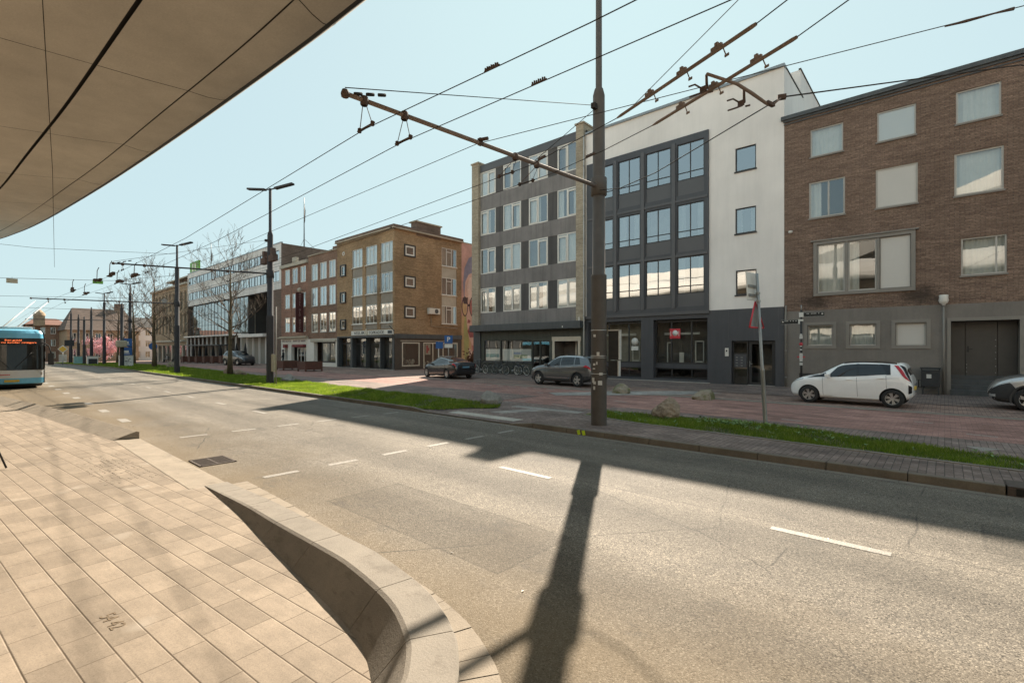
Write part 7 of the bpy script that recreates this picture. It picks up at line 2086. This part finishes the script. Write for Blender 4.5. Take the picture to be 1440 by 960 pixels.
    # plates and grille
    if 'plate' in S:
        for (x, z, mat) in S['plate']:
            sx = 1 if x > L / 2 else -1
            mb = MB(); mb.box(x - L / 2 - .01, x - L / 2 + .01, -.26, .26, z - .055, z + .055); mb.build('number_plate', M[mat], t, off=Z0)
    for ax in S['axles']:
        for s in (1, -1):
            y = s * (wid(ax) - .105); c = (ax - L / 2, y, wr)
            mb = MB(); ww = .095
            mb.lathe(c, [(wr * .64, -ww), (wr * .9, -ww * 1.02), (wr * .985, -ww * .8), (wr, -ww * .4), (wr, ww * .4), (wr * .985, ww * .8), (wr * .9, ww * 1.02), (wr * .64, ww)], 32, 'y')
            wh = mb.build('wheel', M['rubber'], t, off=Z0)
            mb = MB(); ri = wr * .66
            sd = s
            mb.lathe(c, [(ri, -ww * .9), (ri, ww * .95), (ri * .93, ww * .8), (ri * .93, -ww * .8)] if s > 0 else [(ri * .93, ww * .8), (ri * .93, -ww * .8), (ri, -ww * .95), (ri, ww * .9)], 28, 'y')
            ns = S['spokes']
            for k in range(ns):
                a = 2 * math.pi * k / ns + .3
                for da in ((-.16, .16) if S.get('twin') else (0,)):
                    d = Vector((math.cos(a), 0, math.sin(a))); d2 = Vector((math.cos(a + da), 0, math.sin(a + da))); p0 = Vector(c) + d * ri * .15 + Vector((0, s * ww * .62, 0)); p1 = Vector(c) + d2 * ri * .95 + Vector((0, s * ww * .72, 0))
                    ax_ = (p1 - p0).normalized(); mb.obox((p0 + p1) / 2, ax_, (0, 1, 0), ax_.cross(Vector((0, 1, 0))), (p1 - p0).length / 2, .016, S.get('spw', .028))
            mb.lathe(c, [(0, s * ww * .78), (ri * .16, s * ww * .75), (ri * .24, s * ww * .55)] if s < 0 else [(ri * .24, s * ww * .55), (ri * .16, s * ww * .75), (0, s * ww * .78)], 14, 'y')
            mb.build('rim', M['alloy'], wh, off=Z0)
            mb = MB(); mb.lathe(c, [(0, s * ww * .1), (ri * .94, s * ww * .1)] if s < 0 else [(ri * .94, s * ww * .1), (0, s * ww * .1)], 20, 'y'); mb.build('brake_disc', M['plastic_dark'], wh, off=Z0)
            if S.get('arch'):
                mb = MB(); yb = s * (wid(ax) + .002); rr = wr + .06
                vs = []
                for i in range(25):
                    a = R(-18 + i * 216 / 24)
                    for r_, dy in ((wr + .035, .0), (wr + .085, .006)): vs.append((c[0] + r_ * math.cos(a), yb + s * dy, wr + r_ * math.sin(a)))
                mb.add(vs, [(2 * i, 2 * i + 1, 2 * i + 3, 2 * i + 2) for i in range(24)], True); mb.build('arch_trim', M['plastic_dark'], t, off=Z0)
    return t


HATCH = dict(L=3.46, wr=.292, axles=(.49, 2.80), paint='car_white', spokes=6, twin=True, spw=.02,
    top=[(0, .80), (.03, .95), (.12, 1.15), (.22, 1.36), (.30, 1.40), (.55, 1.435), (1.2, 1.462), (1.75, 1.42), (2.15, 1.24), (2.50, 1.04), (2.62, 1.0), (3.0, .91), (3.25, .80), (3.38, .68), (3.44, .58), (3.46, .52)],
    bot=[(0, .40), (.08, .30), (.4, .2), (1, .18), (2.9, .18), (3.3, .20), (3.42, .28), (3.46, .42)],
    belt=[(0, .72), (.05, .88), (.3, 1.03), (.6, 1.02), (1.3, .945), (2.2, .885), (2.6, .87), (3.0, .82), (3.3, .70), (3.44, .54), (3.46, .48)],
    wid=[(0, .60), (.05, .70), (.2, .77), (.5, .805), (1.5, .81), (2.8, .80), (3.1, .74), (3.3, .62), (3.42, .50), (3.46, .40)],
    rw=[(0, .50), (.2, .53), (.6, .56), (1.3, .575), (1.8, .57), (2.5, .62), (2.8, .66), (3.2, .55), (3.46, .32)],
    side_glass=[(1.42, 2.28, 1.44, 1.98), (.62, 1.36, .82, 1.38)], windscreen=(1.82, 2.50), rear_glass=(.07, .20), seams=(2.36, 1.39, .62), handles=(1.62, .78), mirror=2.22,
    headlight=(2.98, 3.36, 2.96, 3.30, 4.75, 5.3), taillight=(.05, .17, .36, .47, 4.4, 6.7), plate=[(-.005, .62, 'plate_yellow')],
    patches=[('roof_panel', 'black_gloss', .40, 1.80, .42, 1.80, 7.1, 10, .007), ('spoiler', 'car_white', .16, .34, .16, .36, 6.9, 10, .02), ('bonnet_flash', 'black_gloss', 2.30, 2.86, 2.30, 2.60, 5.25, 6.4, .006), ('tail_glass', 'black_gloss', .012, .045, .13, .33, 4.5, 6.9, .006), ('window_trim', 'black_gloss', .53, .64, .56, .83, 5.1, 6.8, .004), ('rear_panel', 'black_gloss', .02, .10, .02, .10, 2.4, 3.5, .006), ('pillar', 'black_gloss', 1.355, 1.425, 1.375, 1.445, 5.15, 6.8, .004)])
SUV = dict(L=4.36, wr=.335, axles=(.80, 3.50), paint='car_grey', spokes=5, spw=.045, arch=True, tall=1.05, mirror_mat='car_grey', handle_mat='chrome',
    top=[(0, .88), (.05, 1.02), (.18, 1.20), (.34, 1.42), (.55, 1.50), (1.0, 1.535), (1.6, 1.545), (2.15, 1.51), (2.6, 1.36), (3.12, 1.10), (3.3, 1.06), (3.8, .98), (4.15, .84), (4.30, .68), (4.36, .55)],
    bot=[(0, .46), (.1, .32), (.5, .22), (1, .2), (3.6, .2), (4.1, .22), (4.3, .30), (4.36, .45)],
    belt=[(0, .80), (.1, .98), (.4, 1.08), (1.2, 1.04), (2.4, .985), (3.1, .965), (3.7, .90), (4.1, .78), (4.3, .60), (4.36, .50)],
    wid=[(0, .70), (.08, .80), (.3, .87), (.8, .90), (2.2, .90), (3.5, .90), (3.9, .84), (4.15, .74), (4.3, .60), (4.36, .48)],
    rw=[(0, .55), (.3, .60), (.8, .64), (1.8, .65), (2.3, .65), (3.1, .72), (3.6, .74), (4.1, .6), (4.36, .4)],
    side_glass=[(1.98, 2.86, 1.98, 2.48), (1.05, 1.92, 1.10, 1.92), (.62, .98, .80, 1.02)], windscreen=(2.24, 3.10), rear_glass=(.12, .33), seams=(2.94, 1.95, 1.02), handles=(2.15, 1.25), mirror=2.84,
    glass_trim=[('chrome', .50, 2.55, .62, 2.45, 6.82, 7.0), ], headlight=(3.82, 4.24, 3.86, 4.20, 4.6, 5.2), taillight=(.03, .42, .06, .30, 4.2, 5.1), plate=[(-.005, .78, 'plate_yellow')],
    patches=[('roof_rail', 'chrome', .62, 2.2, .66, 2.1, 7.05, 7.25, .02), ('sill_trim', 'plastic_dark', 1.2, 3.1, 1.2, 3.1, 1.6, 2.35, .008), ('bumper_trim', 'plastic_dark', .02, .42, .02, .42, 1.6, 2.6, .008), ('sill_chrome', 'chrome', 1.3, 3.0, 1.5, 2.8, 2.42, 2.52, .008), ('bumper_trim', 'plastic_dark', 3.95, 4.33, 3.95, 4.33, 1.6, 2.5, .008)])
SEDAN = dict(L=4.72, wr=.34, axles=(.98, 3.87), paint='car_black', spokes=7, spw=.03, handle_mat='chrome',
    top=[(0, .82), (.03, .98), (.10, 1.10), (.22, 1.13), (.6, 1.17), (1.1, 1.30), (1.7, 1.42), (2.2, 1.445), (2.7, 1.39), (3.3, 1.15), (3.62, 1.02), (3.8, .99), (4.3, .86), (4.58, .72), (4.69, .56), (4.72, .48)],
    bot=[(0, .42), (.1, .30), (.5, .2), (1, .17), (3.9, .17), (4.4, .2), (4.65, .27), (4.72, .42)],
    belt=[(0, .76), (.1, .98), (.4, 1.05), (1.2, 1.0), (2.4, .94), (3.5, .90), (4.1, .84), (4.5, .70), (4.69, .50), (4.72, .45)],
    wid=[(0, .70), (.06, .80), (.3, .88), (.9, .925), (2.4, .925), (3.8, .92), (4.2, .86), (4.5, .72), (4.67, .55), (4.72, .45)],
    rw=[(0, .6), (.3, .64), (.9, .62), (1.6, .63), (2.3, .64), (2.8, .65), (3.5, .74), (4.0, .74), (4.5, .55), (4.72, .4)],
    side_glass=[(2.22, 3.24, 2.22, 2.80), (1.28, 2.15, 1.42, 2.15), (.86, 1.2, 1.22, 1.34)], windscreen=(2.62, 3.52), rear_glass=(.62, 1.62), seams=(3.3, 2.18, 1.2), handles=(2.4, 1.42), mirror=3.15,
    glass_trim=[('chrome', .9, 3.0, 1.2, 2.85, 6.8, 6.95)], headlight=(4.25, 4.62, 4.22, 4.55, 4.5, 5.1), taillight=(.02, .36, .05, .26, 4.3, 5.1), plate=[(-.005, .80, 'plate_blue')],
    patches=[('glass_roof', 'car_glass', 1.66, 2.58, 1.66, 2.58, 7.3, 10, .006), ('rear_valance', 'plastic_dark', .02, .3, .02, .3, 1.5, 2.4, .008)])
import copy
CROSS = copy.deepcopy(SUV); CROSS.update(paint='car_silver', mirror_mat='car_silver')
CROSS['patches'] = [('lower_cladding', 'plastic_dark', 3.55, 4.355, 3.9, 4.355, 1.3, 4.35, .006), ('sill_trim', 'plastic_dark', .1, 3.3, .1, 3.3, 1.5, 2.7, .006), ('grille', 'black_gloss', 4.28, 4.356, 4.25, 4.35, 4.4, 4.9, .008), ('fog_light', 'clear_lens', 4.2, 4.30, 4.2, 4.30, 2.35, 2.8, .012)]
VANS = copy.deepcopy(SUV); VANS.update(paint='car_dark')

make_car('parked_car', 'small white hatchback with a black roof parked in front of the brown brick building', 'car', (-2.43, 20.22, .043), R(180 - 3), HATCH, 'cars parked in front of the buildings')
make_car('parked_car', 'dark grey crossover with alloy wheels parked beside the thick pole', 'car', (-14.62, 20.62, .043), R(180 - 4), SUV, 'cars parked in front of the buildings', .95)
make_car('parked_car', 'black fastback saloon turning out of the side street in front of the mural', 'car', (-24.06, 20.66, .043), R(169), SEDAN, 'cars parked in front of the buildings', .93)
make_car('parked_car', 'silver crossover with dark grey lower panels cut by the right edge of the picture', 'car', (3.20, 21.9, .043), R(180), CROSS, 'cars parked in front of the buildings', 1.0)
make_car('parked_car', 'dark sport utility car parked behind the double lamp pole far down the street', 'car', (-59.5, 20.2, .05), R(8), VANS, 'cars far down the street', 1.0)
make_car('parked_car', 'silver car just behind the bus mirror at the far end of the road', 'car', (-96, 5.2, gz(-96) + .02), R(4), CROSS, 'cars far down the street', 1.0)

# ------------------------------------------------------------------ trolleybus
def bus():
    sc = .89
    t = thing('trolleybus', 'light blue and white trolleybus with a black windscreen at the left edge of the road', 'bus', (-32.8, 1.27, 0), R(-1.0), None, world=False); t.scale = (sc, sc, sc)
    Z0 = Vector((0, 0, 0)); L = 12.0

    def outline(z, inset=0.0, n=10):
        hw = 1.275 - inset; bow = .16; r = .34
        k = max(0.0, (z - 1.0)) * .055 + (max(0, .5 - z)) * .2
        pts = [(-L + inset, -hw), (-r - k - inset, -hw)]
        for i in range(1, n): a = -math.pi / 2 + math.pi / 2 * i / n; pts.append((-r - k - inset - bow + r * math.cos(a) + .0, -hw + r + r * math.sin(a)))
        for i in range(n + 1): y = -(hw - r) + 2 * (hw - r) * i / n; pts.append((-k - inset - bow * (y / (hw - r)) ** 2, y))
        for i in range(1, n): a = math.pi / 2 * i / n; pts.append((-r - k - inset - bow + r * math.cos(a), hw - r + r * math.sin(a)))
        pts += [(-r - k - inset, hw), (-L + inset, hw)]
        return pts

    def band(nm, mat, zs, off=0.0, cap=False, par=None, front=None):
        mb = MB(); ring = []
        for z, ins in zs: ring.append([(x, y, z) for x, y in outline(z, ins - off)])
        n = len(ring[0])
        for i in range(len(ring) - 1):
            for k in range(n):
                k2 = (k + 1) % n
                if front and k not in front: continue
                mb.add([ring[i][k], ring[i][k2], ring[i + 1][k2], ring[i + 1][k]], [(0, 1, 2, 3)], True)
        if cap: mb.poly(ring[-1]); mb.poly(list(reversed(ring[0])))
        return mb.build(nm, M[mat], par or t, off=Z0)

    band('underframe', 'black', [(.12, .12), (.34, .06)], cap=True)
    band('body', 'bus_blue', [(.26, .03), (.30, .0), (.58, 0)])
    band('white_panel', 'bus_white', [(.58, 0), (1.0, 0)])
    band('window_band', 'bus_glass', [(1.0, .004), (2.72, .004)])
    band('roof_shell', 'bus_blue', [(2.72, 0), (2.98, .03), (3.12, .10), (3.2, .28)], cap=True)
    fr = range(1, 31)
    w = band('windscreen', 'bus_glass', [(1.08, 0), (2.36, 0)], off=.010, front=fr)
    dsp = band('destination_display', 'black', [(2.36, 0), (2.70, 0)], off=.010, front=fr)
    mb = MB(); mb.box(-.6, -.12, -1.2, 1.2, 1.0, 1.05); mb.build('dashboard', M['plastic_dark'], t, off=Z0)
    for s, z, sz, wd in (('Even geduld', 2.60, .11, .62), ('Ik rijd nu zonder reizigers', 2.48, .10, 1.75)):
        o = text_obj(s, sz, M['led_orange'], (.0 if False else -.035, .05, z), (0, 1, 0), (0, 0, 1), 'led_text', dsp, .006, width=wd)
    for s in (1, -1):
        mb = MB(); mb.obox((-.30, s * 1.0, .80), Vector((1, -s * .75, 0)).normalized(), Vector((s * .75, 1, 0)).normalized(), (0, 0, 1), .03, .22, .09); mb.build('headlight', M['clear_lens'], t, off=Z0, bevel=.02)
        mb = MB(); mb.tube([(-.35, s * 1.2, 2.5), (.05, s * 1.42, 2.3), (.1, s * 1.5, 1.9)], .03, 6); mb.box(-.02, .1, s * 1.38, s * 1.62, 1.25, 1.9); mb.build('mirror', M['plastic_dark'], t, off=Z0, bevel=.03)
    mb = MB(); mb.box(-.02, .02, -.28, .28, .38, .5); mb.build('number_plate', M['plate_yellow'], t, off=Z0)
    for s in (-1, 1):
        mb = MB(); mb.tube([(.02, s * .1, 1.12), (-.01, s * .5, 1.6), (-.05, s * .75, 1.95)], .012, 5); mb.build('wiper', M['black'], w, off=Z0)
    mb = MB()
    for y, x in ((-.62, -1.6), (.55, -1.2), (.0, -2.2)): mb.box(x - .2, x + .2, y - .2, y + .2, 1.0, 1.7)
    mb.build('seat', M['plastic_dark'], t, off=Z0)
    for ax in (-2.7, -9.0):
        for s in (-1, 1): MB().lathe((ax, s * 1.15, .48), [(0, -.13), (.3, -.13), (.44, -.14), (.48, -.1), (.48, .1), (.44, .14), (.3, .13), (0, .13)], 24, 'y').build('wheel', M['rubber'], t, off=Z0)
    mb = MB(); mb.box(-9, -3, -.9, .9, 3.2, 3.42); mb.build('roof_equipment', M['bus_white'], t, off=Z0, bevel=.05)
    for s, yy in ((-.3, 1.6), (.3, 2.3)):
        MB().tube([(-5.2, s, 3.42), (-11.5, yy - .2, 5.55)], .035, 6).build('trolley_boom', M['bus_white'], t, off=Z0)
    mb = MB(); mb.tube([(-.003, -.9, .76), (.0, .9, .76)], .0, 3)
    mb = MB()
    for i in range(12): mb.box(.012, .016, -.95 + i * .075, -.90 + i * .075, .74, .80)
    mb.build('red_lettering', M['sign_red'], t, off=Z0)
    return t


bus()
# ------------------------------------------------------------------ station canopy over the near platform
KZ = 7.5; KF = (KZ - EYE) / (4.5 - EYE)
# outer silhouette and the two long joints, as (x, y) on a level of 4.5 m, opened out to the canopy's real height
E0 = [(6, 2.3), (2, 2.15), (0, 2.05), (-1.5, 2.0), (-3.2, 1.93), (-4.1, 1.88), (-6.25, 1.72), (-8.3, 1.54), (-10.3, 1.34), (-12.9, 1.03), (-14.6, .74), (-16.3, .33), (-18.5, -.5), (-21, -2.0)]
J2 = [(6, 2.0), (2, 1.85), (0, 1.76), (-1.5, 1.70), (-3.0, 1.62), (-4.5, 1.54), (-6.6, 1.37), (-8.7, 1.20), (-10.8, .98), (-13.2, .72), (-15.7, .38), (-17.5, .0), (-19.5, -.9), (-22, -2.4)]
J1 = [(6, 1.35), (2, 1.22), (0, 1.12), (-1.5, 1.03), (-3.0, .93), (-4.44, .83), (-6.85, .675), (-9.0, .5), (-11.3, .31), (-13.6, .05), (-16, -.3), (-18, -.7), (-20, -1.6), (-22.5, -3.1)]
sc_ = lambda P: [(x * KF, y * KF) for x, y in P]
E0, J2, J1 = sc_(E0), sc_(J2), sc_(J1)
t = thing('station_canopy', 'huge smooth beige concrete canopy with panel joints over the platform at the upper left', 'canopy', (-8, -6, KZ))


def res(P, n):
    P = [Vector((*p, 0)) for p in P]; out = []
    for i in range(len(P) - 1):
        for k in range(n):
            f = k / n; p0 = P[max(0, i - 1)]; p1 = P[i]; p2 = P[i + 1]; p3 = P[min(len(P) - 1, i + 2)]
            out.append(0.5 * (2 * p1 + (p2 - p0) * f + (2 * p0 - 5 * p1 + 4 * p2 - p3) * f * f + (3 * p1 - p0 - 3 * p2 + p3) * f ** 3))
    out.append(P[-1]); return out


NS = 10
E0 = [(x * 1.08, y * 1.08) for x, y in E0]
e, j2, j1 = res(E0, NS), res(J2, NS), res(J1, NS)
nn = len(e)
mb = MB()
G2, G1, GC = .014, .035, .012          # half widths of the joints
XJ = [-1.0 * KF, -3.55 * KF, -5.65 * KF, -7.75 * KF, -9.85 * KF, -12.0 * KF, -14.1 * KF, -16.2 * KF, 1.6 * KF, 4 * KF]


def row(i):
    a, b, c = e[i], j2[i], j1[i]
    d = (c - b); far = c + d.normalized() * 1.6 * KF * .75; far2 = c + d.normalized() * 9
    def P(p, z): return (p.x, p.y, z)
    u = (a - b)
    lip = [P(b + u.normalized() * G2, KZ)]
    for f, dz in ((.35, .012), (.6, .06), (.8, .16), (.92, .28), (1.0, .45)): lip.append(P(b + u * f, KZ + dz))
    mid = [P(c - d.normalized() * G1, KZ), P(c.lerp(b, .5), KZ - .01), P(b - u.normalized() * G2 * 1, KZ)]
    inn = [P(far2, KZ + .05), P(far + d.normalized() * G2, KZ + .01), P(far - d.normalized() * G2, KZ + .01), P(c + d.normalized() * G1, KZ)]
    return lip, mid, inn


rows_ = [row(i) for i in range(nn)]
for i in range(nn - 1):
    xm = (j2[i].x + j2[i + 1].x) / 2
    for part, pieces in ((0, [(0, 5)]), (1, [(0, 2)]), (2, [(0, 1), (2, 3)])):
        A, B = rows_[i][part], rows_[i + 1][part]
        for (s, f) in pieces:
            for k in range(s, f):
                q = [Vector(A[k]), Vector(B[k]), Vector(B[k + 1]), Vector(A[k + 1])]
                for xj in XJ:          # leave a gap at the cross joints
                    lo, hi = min(j2[i].x, j2[i + 1].x), max(j2[i].x, j2[i + 1].x)
                    if lo <= xj < hi:
                        d0 = (q[1] - q[0]); d1 = (q[2] - q[3]); g0 = GC / max(1e-6, d0.length); f0 = (j2[i].x - xj) / (j2[i].x - j2[i + 1].x)
                        f0 = min(.97, max(.03, f0))
                        mb.add([tuple(q[0]), tuple(q[0] + d0 * (f0 - g0)), tuple(q[3] + d1 * (f0 - g0)), tuple(q[3])], [(0, 3, 2, 1)], True)
                        mb.add([tuple(q[0] + d0 * (f0 + g0)), tuple(q[1]), tuple(q[2]), tuple(q[3] + d1 * (f0 + g0))], [(0, 3, 2, 1)], True)
                        break
                else: mb.add([tuple(v) for v in q], [(0, 3, 2, 1)], True)
so = mb.build('soffit', M['soffit'], t)
bmq = bmesh.new(); bmq.from_mesh(so.data); bmesh.ops.remove_doubles(bmq, verts=bmq.verts, dist=.0008); bmq.to_mesh(so.data); bmq.free()
# dark backing above the joints, outer fascia and roof
mb = MB()
for i in range(nn - 1):
    A = e[i].lerp(j2[i], .25); B = e[i + 1].lerp(j2[i + 1], .25); dA = (j1[i] - j2[i]).normalized(); dB = (j1[i + 1] - j2[i + 1]).normalized()
    C = j1[i] + dA * 10; D = j1[i + 1] + dB * 10
    mb.quad((A.x, A.y, KZ + .10), (B.x, B.y, KZ + .10), (D.x, D.y, KZ + .10), (C.x, C.y, KZ + .10))
mb.build('joint_backing', M['black'], t)
mb = MB()
for i in range(nn - 1):
    n0 = (e[i] - j2[i]).normalized(); n1 = (e[i + 1] - j2[i + 1]).normalized()
    prof = [(0, .45), (.0, .7), (-.15, 1.1), (-.5, 1.5), (-1.4, 1.9), (-8, 2.6)]
    for k in range(5):
        a, b = prof[k], prof[k + 1]
        q = [(*(e[i] + n0 * a[0]).xy, KZ + a[1]), (*(e[i + 1] + n1 * a[0]).xy, KZ + a[1]), (*(e[i + 1] + n1 * b[0]).xy, KZ + b[1]), (*(e[i] + n0 * b[0]).xy, KZ + b[1])]
        mb.add(q, [(0, 3, 2, 1)], True)
mb.build('fascia', M['station_concrete'], t)
mb = MB()
for x, y in ((-14, -7), (2, -8), (-30, -12)): mb.lathe((x, y, 0), [(.55, 0), (.45, 3), (.6, 5.5), (1.4, KZ + .05)], 24)
mb.build('column', M['station_concrete'], t)

# the station behind the camera, seen only in the windows opposite
t = thing('station_building', 'pale curved station building on the near side, mirrored in the windows opposite', 'building', (0, -20, 0))
mb = MB()
N = 60
for i in range(N):
    def sec(k):
        x = -140 + 210 * k / N; s = 1 / (1 + math.exp(-(x + 2) / 5.0))
        yb = -9 - 3 * math.sin(x * .04); z0 = 9.2 + 7.5 * s; z1 = z0 + 2.6 + 1.2 * s
        return [(x, yb - 3, z0 - .6), (x, yb + .6, z0), (x, yb + 1.1, (z0 + z1) / 2), (x, yb + .5, z1 - .3), (x, yb - 1.0, z1), (x, yb - 12, z1 + .8)]
    A, B = sec(i), sec(i + 1)
    for k in range(5): mb.add([A[k], B[k], B[k + 1], A[k + 1]], [(0, 1, 2, 3)], True)
mb.build('curved_roof', M['station_concrete'], t)
mb = MB()
for i in range(42):
    x0 = -140 + 5 * i; zt = [9.4 + 7.5 / (1 + math.exp(-(x + 2) / 5.0)) for x in (x0, x0 + 5)]
    mb.quad((x0 + 5, -14, 0), (x0, -14, 0), (x0, -14, zt[0]), (x0 + 5, -14, zt[1]))
mb.build('front_wall', M['station_concrete'], t)
M['station_glass'] = paint('station_glass', (0.20, 0.21, 0.215), 0.4, 0, 0.4, 0.4)
mb = MB()
for i in range(53):
    for z0, z1 in ((4.6, 7.4), (.3, 3.4)): mb.box(-139.8 + i * 4, -136.3 + i * 4, -14, -13.9, z0, z1)
mb.build('glazing', M['station_glass'], t)
mb = MB()
for i in range(106): mb.box(-140 + i * 2, -139.85 + i * 2, -13.98, -13.7, 0, 9.3)
mb.box(-140, 70, -15, -13.6, 3.6, 4.4); mb.box(-140, 70, -15, -13.6, 7.6, 8.2); mb.build('mullion', M['frame_white'], t)

# ------------------------------------------------------------------ camera, sky, sun
cam = bpy.data.cameras.new('Camera'); cam.lens = 17.0; cam.sensor_width = 36.0; cam.sensor_fit = 'HORIZONTAL'; cam.shift_y = 10 / 1440; cam.clip_start = .05; cam.clip_end = 3000
co = bpy.data.objects.new('Camera', cam); COL.objects.link(co); co.location = (0, 0, EYE); co.rotation_euler = (R(90), 0, math.atan2(680, 760)); SC.camera = co

SUN_EL = R(35.2); sa, sb = -.493, .870
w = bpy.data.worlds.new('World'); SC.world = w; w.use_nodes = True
nt = w.node_tree; nt.nodes.clear()
sky = nt.nodes.new('ShaderNodeTexSky'); sky.sky_type = 'NISHITA'; sky.sun_disc = False; sky.sun_elevation = SUN_EL; sky.sun_rotation = math.atan2(sa, sb); sky.altitude = 0; sky.air_density = 1.0; sky.dust_density = 1.3; sky.ozone_density = 1.0
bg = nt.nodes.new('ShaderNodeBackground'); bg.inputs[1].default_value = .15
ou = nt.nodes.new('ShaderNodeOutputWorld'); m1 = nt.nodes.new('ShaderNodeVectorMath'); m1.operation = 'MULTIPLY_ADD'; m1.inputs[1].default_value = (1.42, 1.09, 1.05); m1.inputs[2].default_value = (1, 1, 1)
m2 = nt.nodes.new('ShaderNodeVectorMath'); m2.operation = 'DIVIDE'      # flattens the sky's brightness: less glare round the sun, more fill in shade
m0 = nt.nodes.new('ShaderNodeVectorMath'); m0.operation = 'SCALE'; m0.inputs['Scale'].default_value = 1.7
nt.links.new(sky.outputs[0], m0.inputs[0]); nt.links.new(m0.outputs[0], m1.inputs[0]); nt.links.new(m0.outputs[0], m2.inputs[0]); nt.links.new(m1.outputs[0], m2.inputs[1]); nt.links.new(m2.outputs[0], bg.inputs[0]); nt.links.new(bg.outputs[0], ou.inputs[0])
sl = bpy.data.lights.new('Sun', 'SUN'); sl.energy = 2.0; sl.angle = R(.53); sl.color = (1.0, .885, .735)
so_ = bpy.data.objects.new('Sun', sl); COL.objects.link(so_)
dv = Vector((sa * math.cos(SUN_EL), sb * math.cos(SUN_EL), math.sin(SUN_EL)))
so_.rotation_euler = dv.to_track_quat('Z', 'Y').to_euler(); so_.location = (0, 0, 60)
vs = SC.view_settings; vs.view_transform = 'Standard'; vs.look = 'None'; vs.gamma = 1.0; vs.use_curve_mapping = False; vs.exposure = 2.72
cy = SC.cycles; cy.max_bounces = 7; cy.diffuse_bounces = 3; cy.glossy_bounces = 4; cy.transparent_max_bounces = 12; cy.use_denoising = True; cy.caustics_reflective = False; cy.caustics_refractive = False
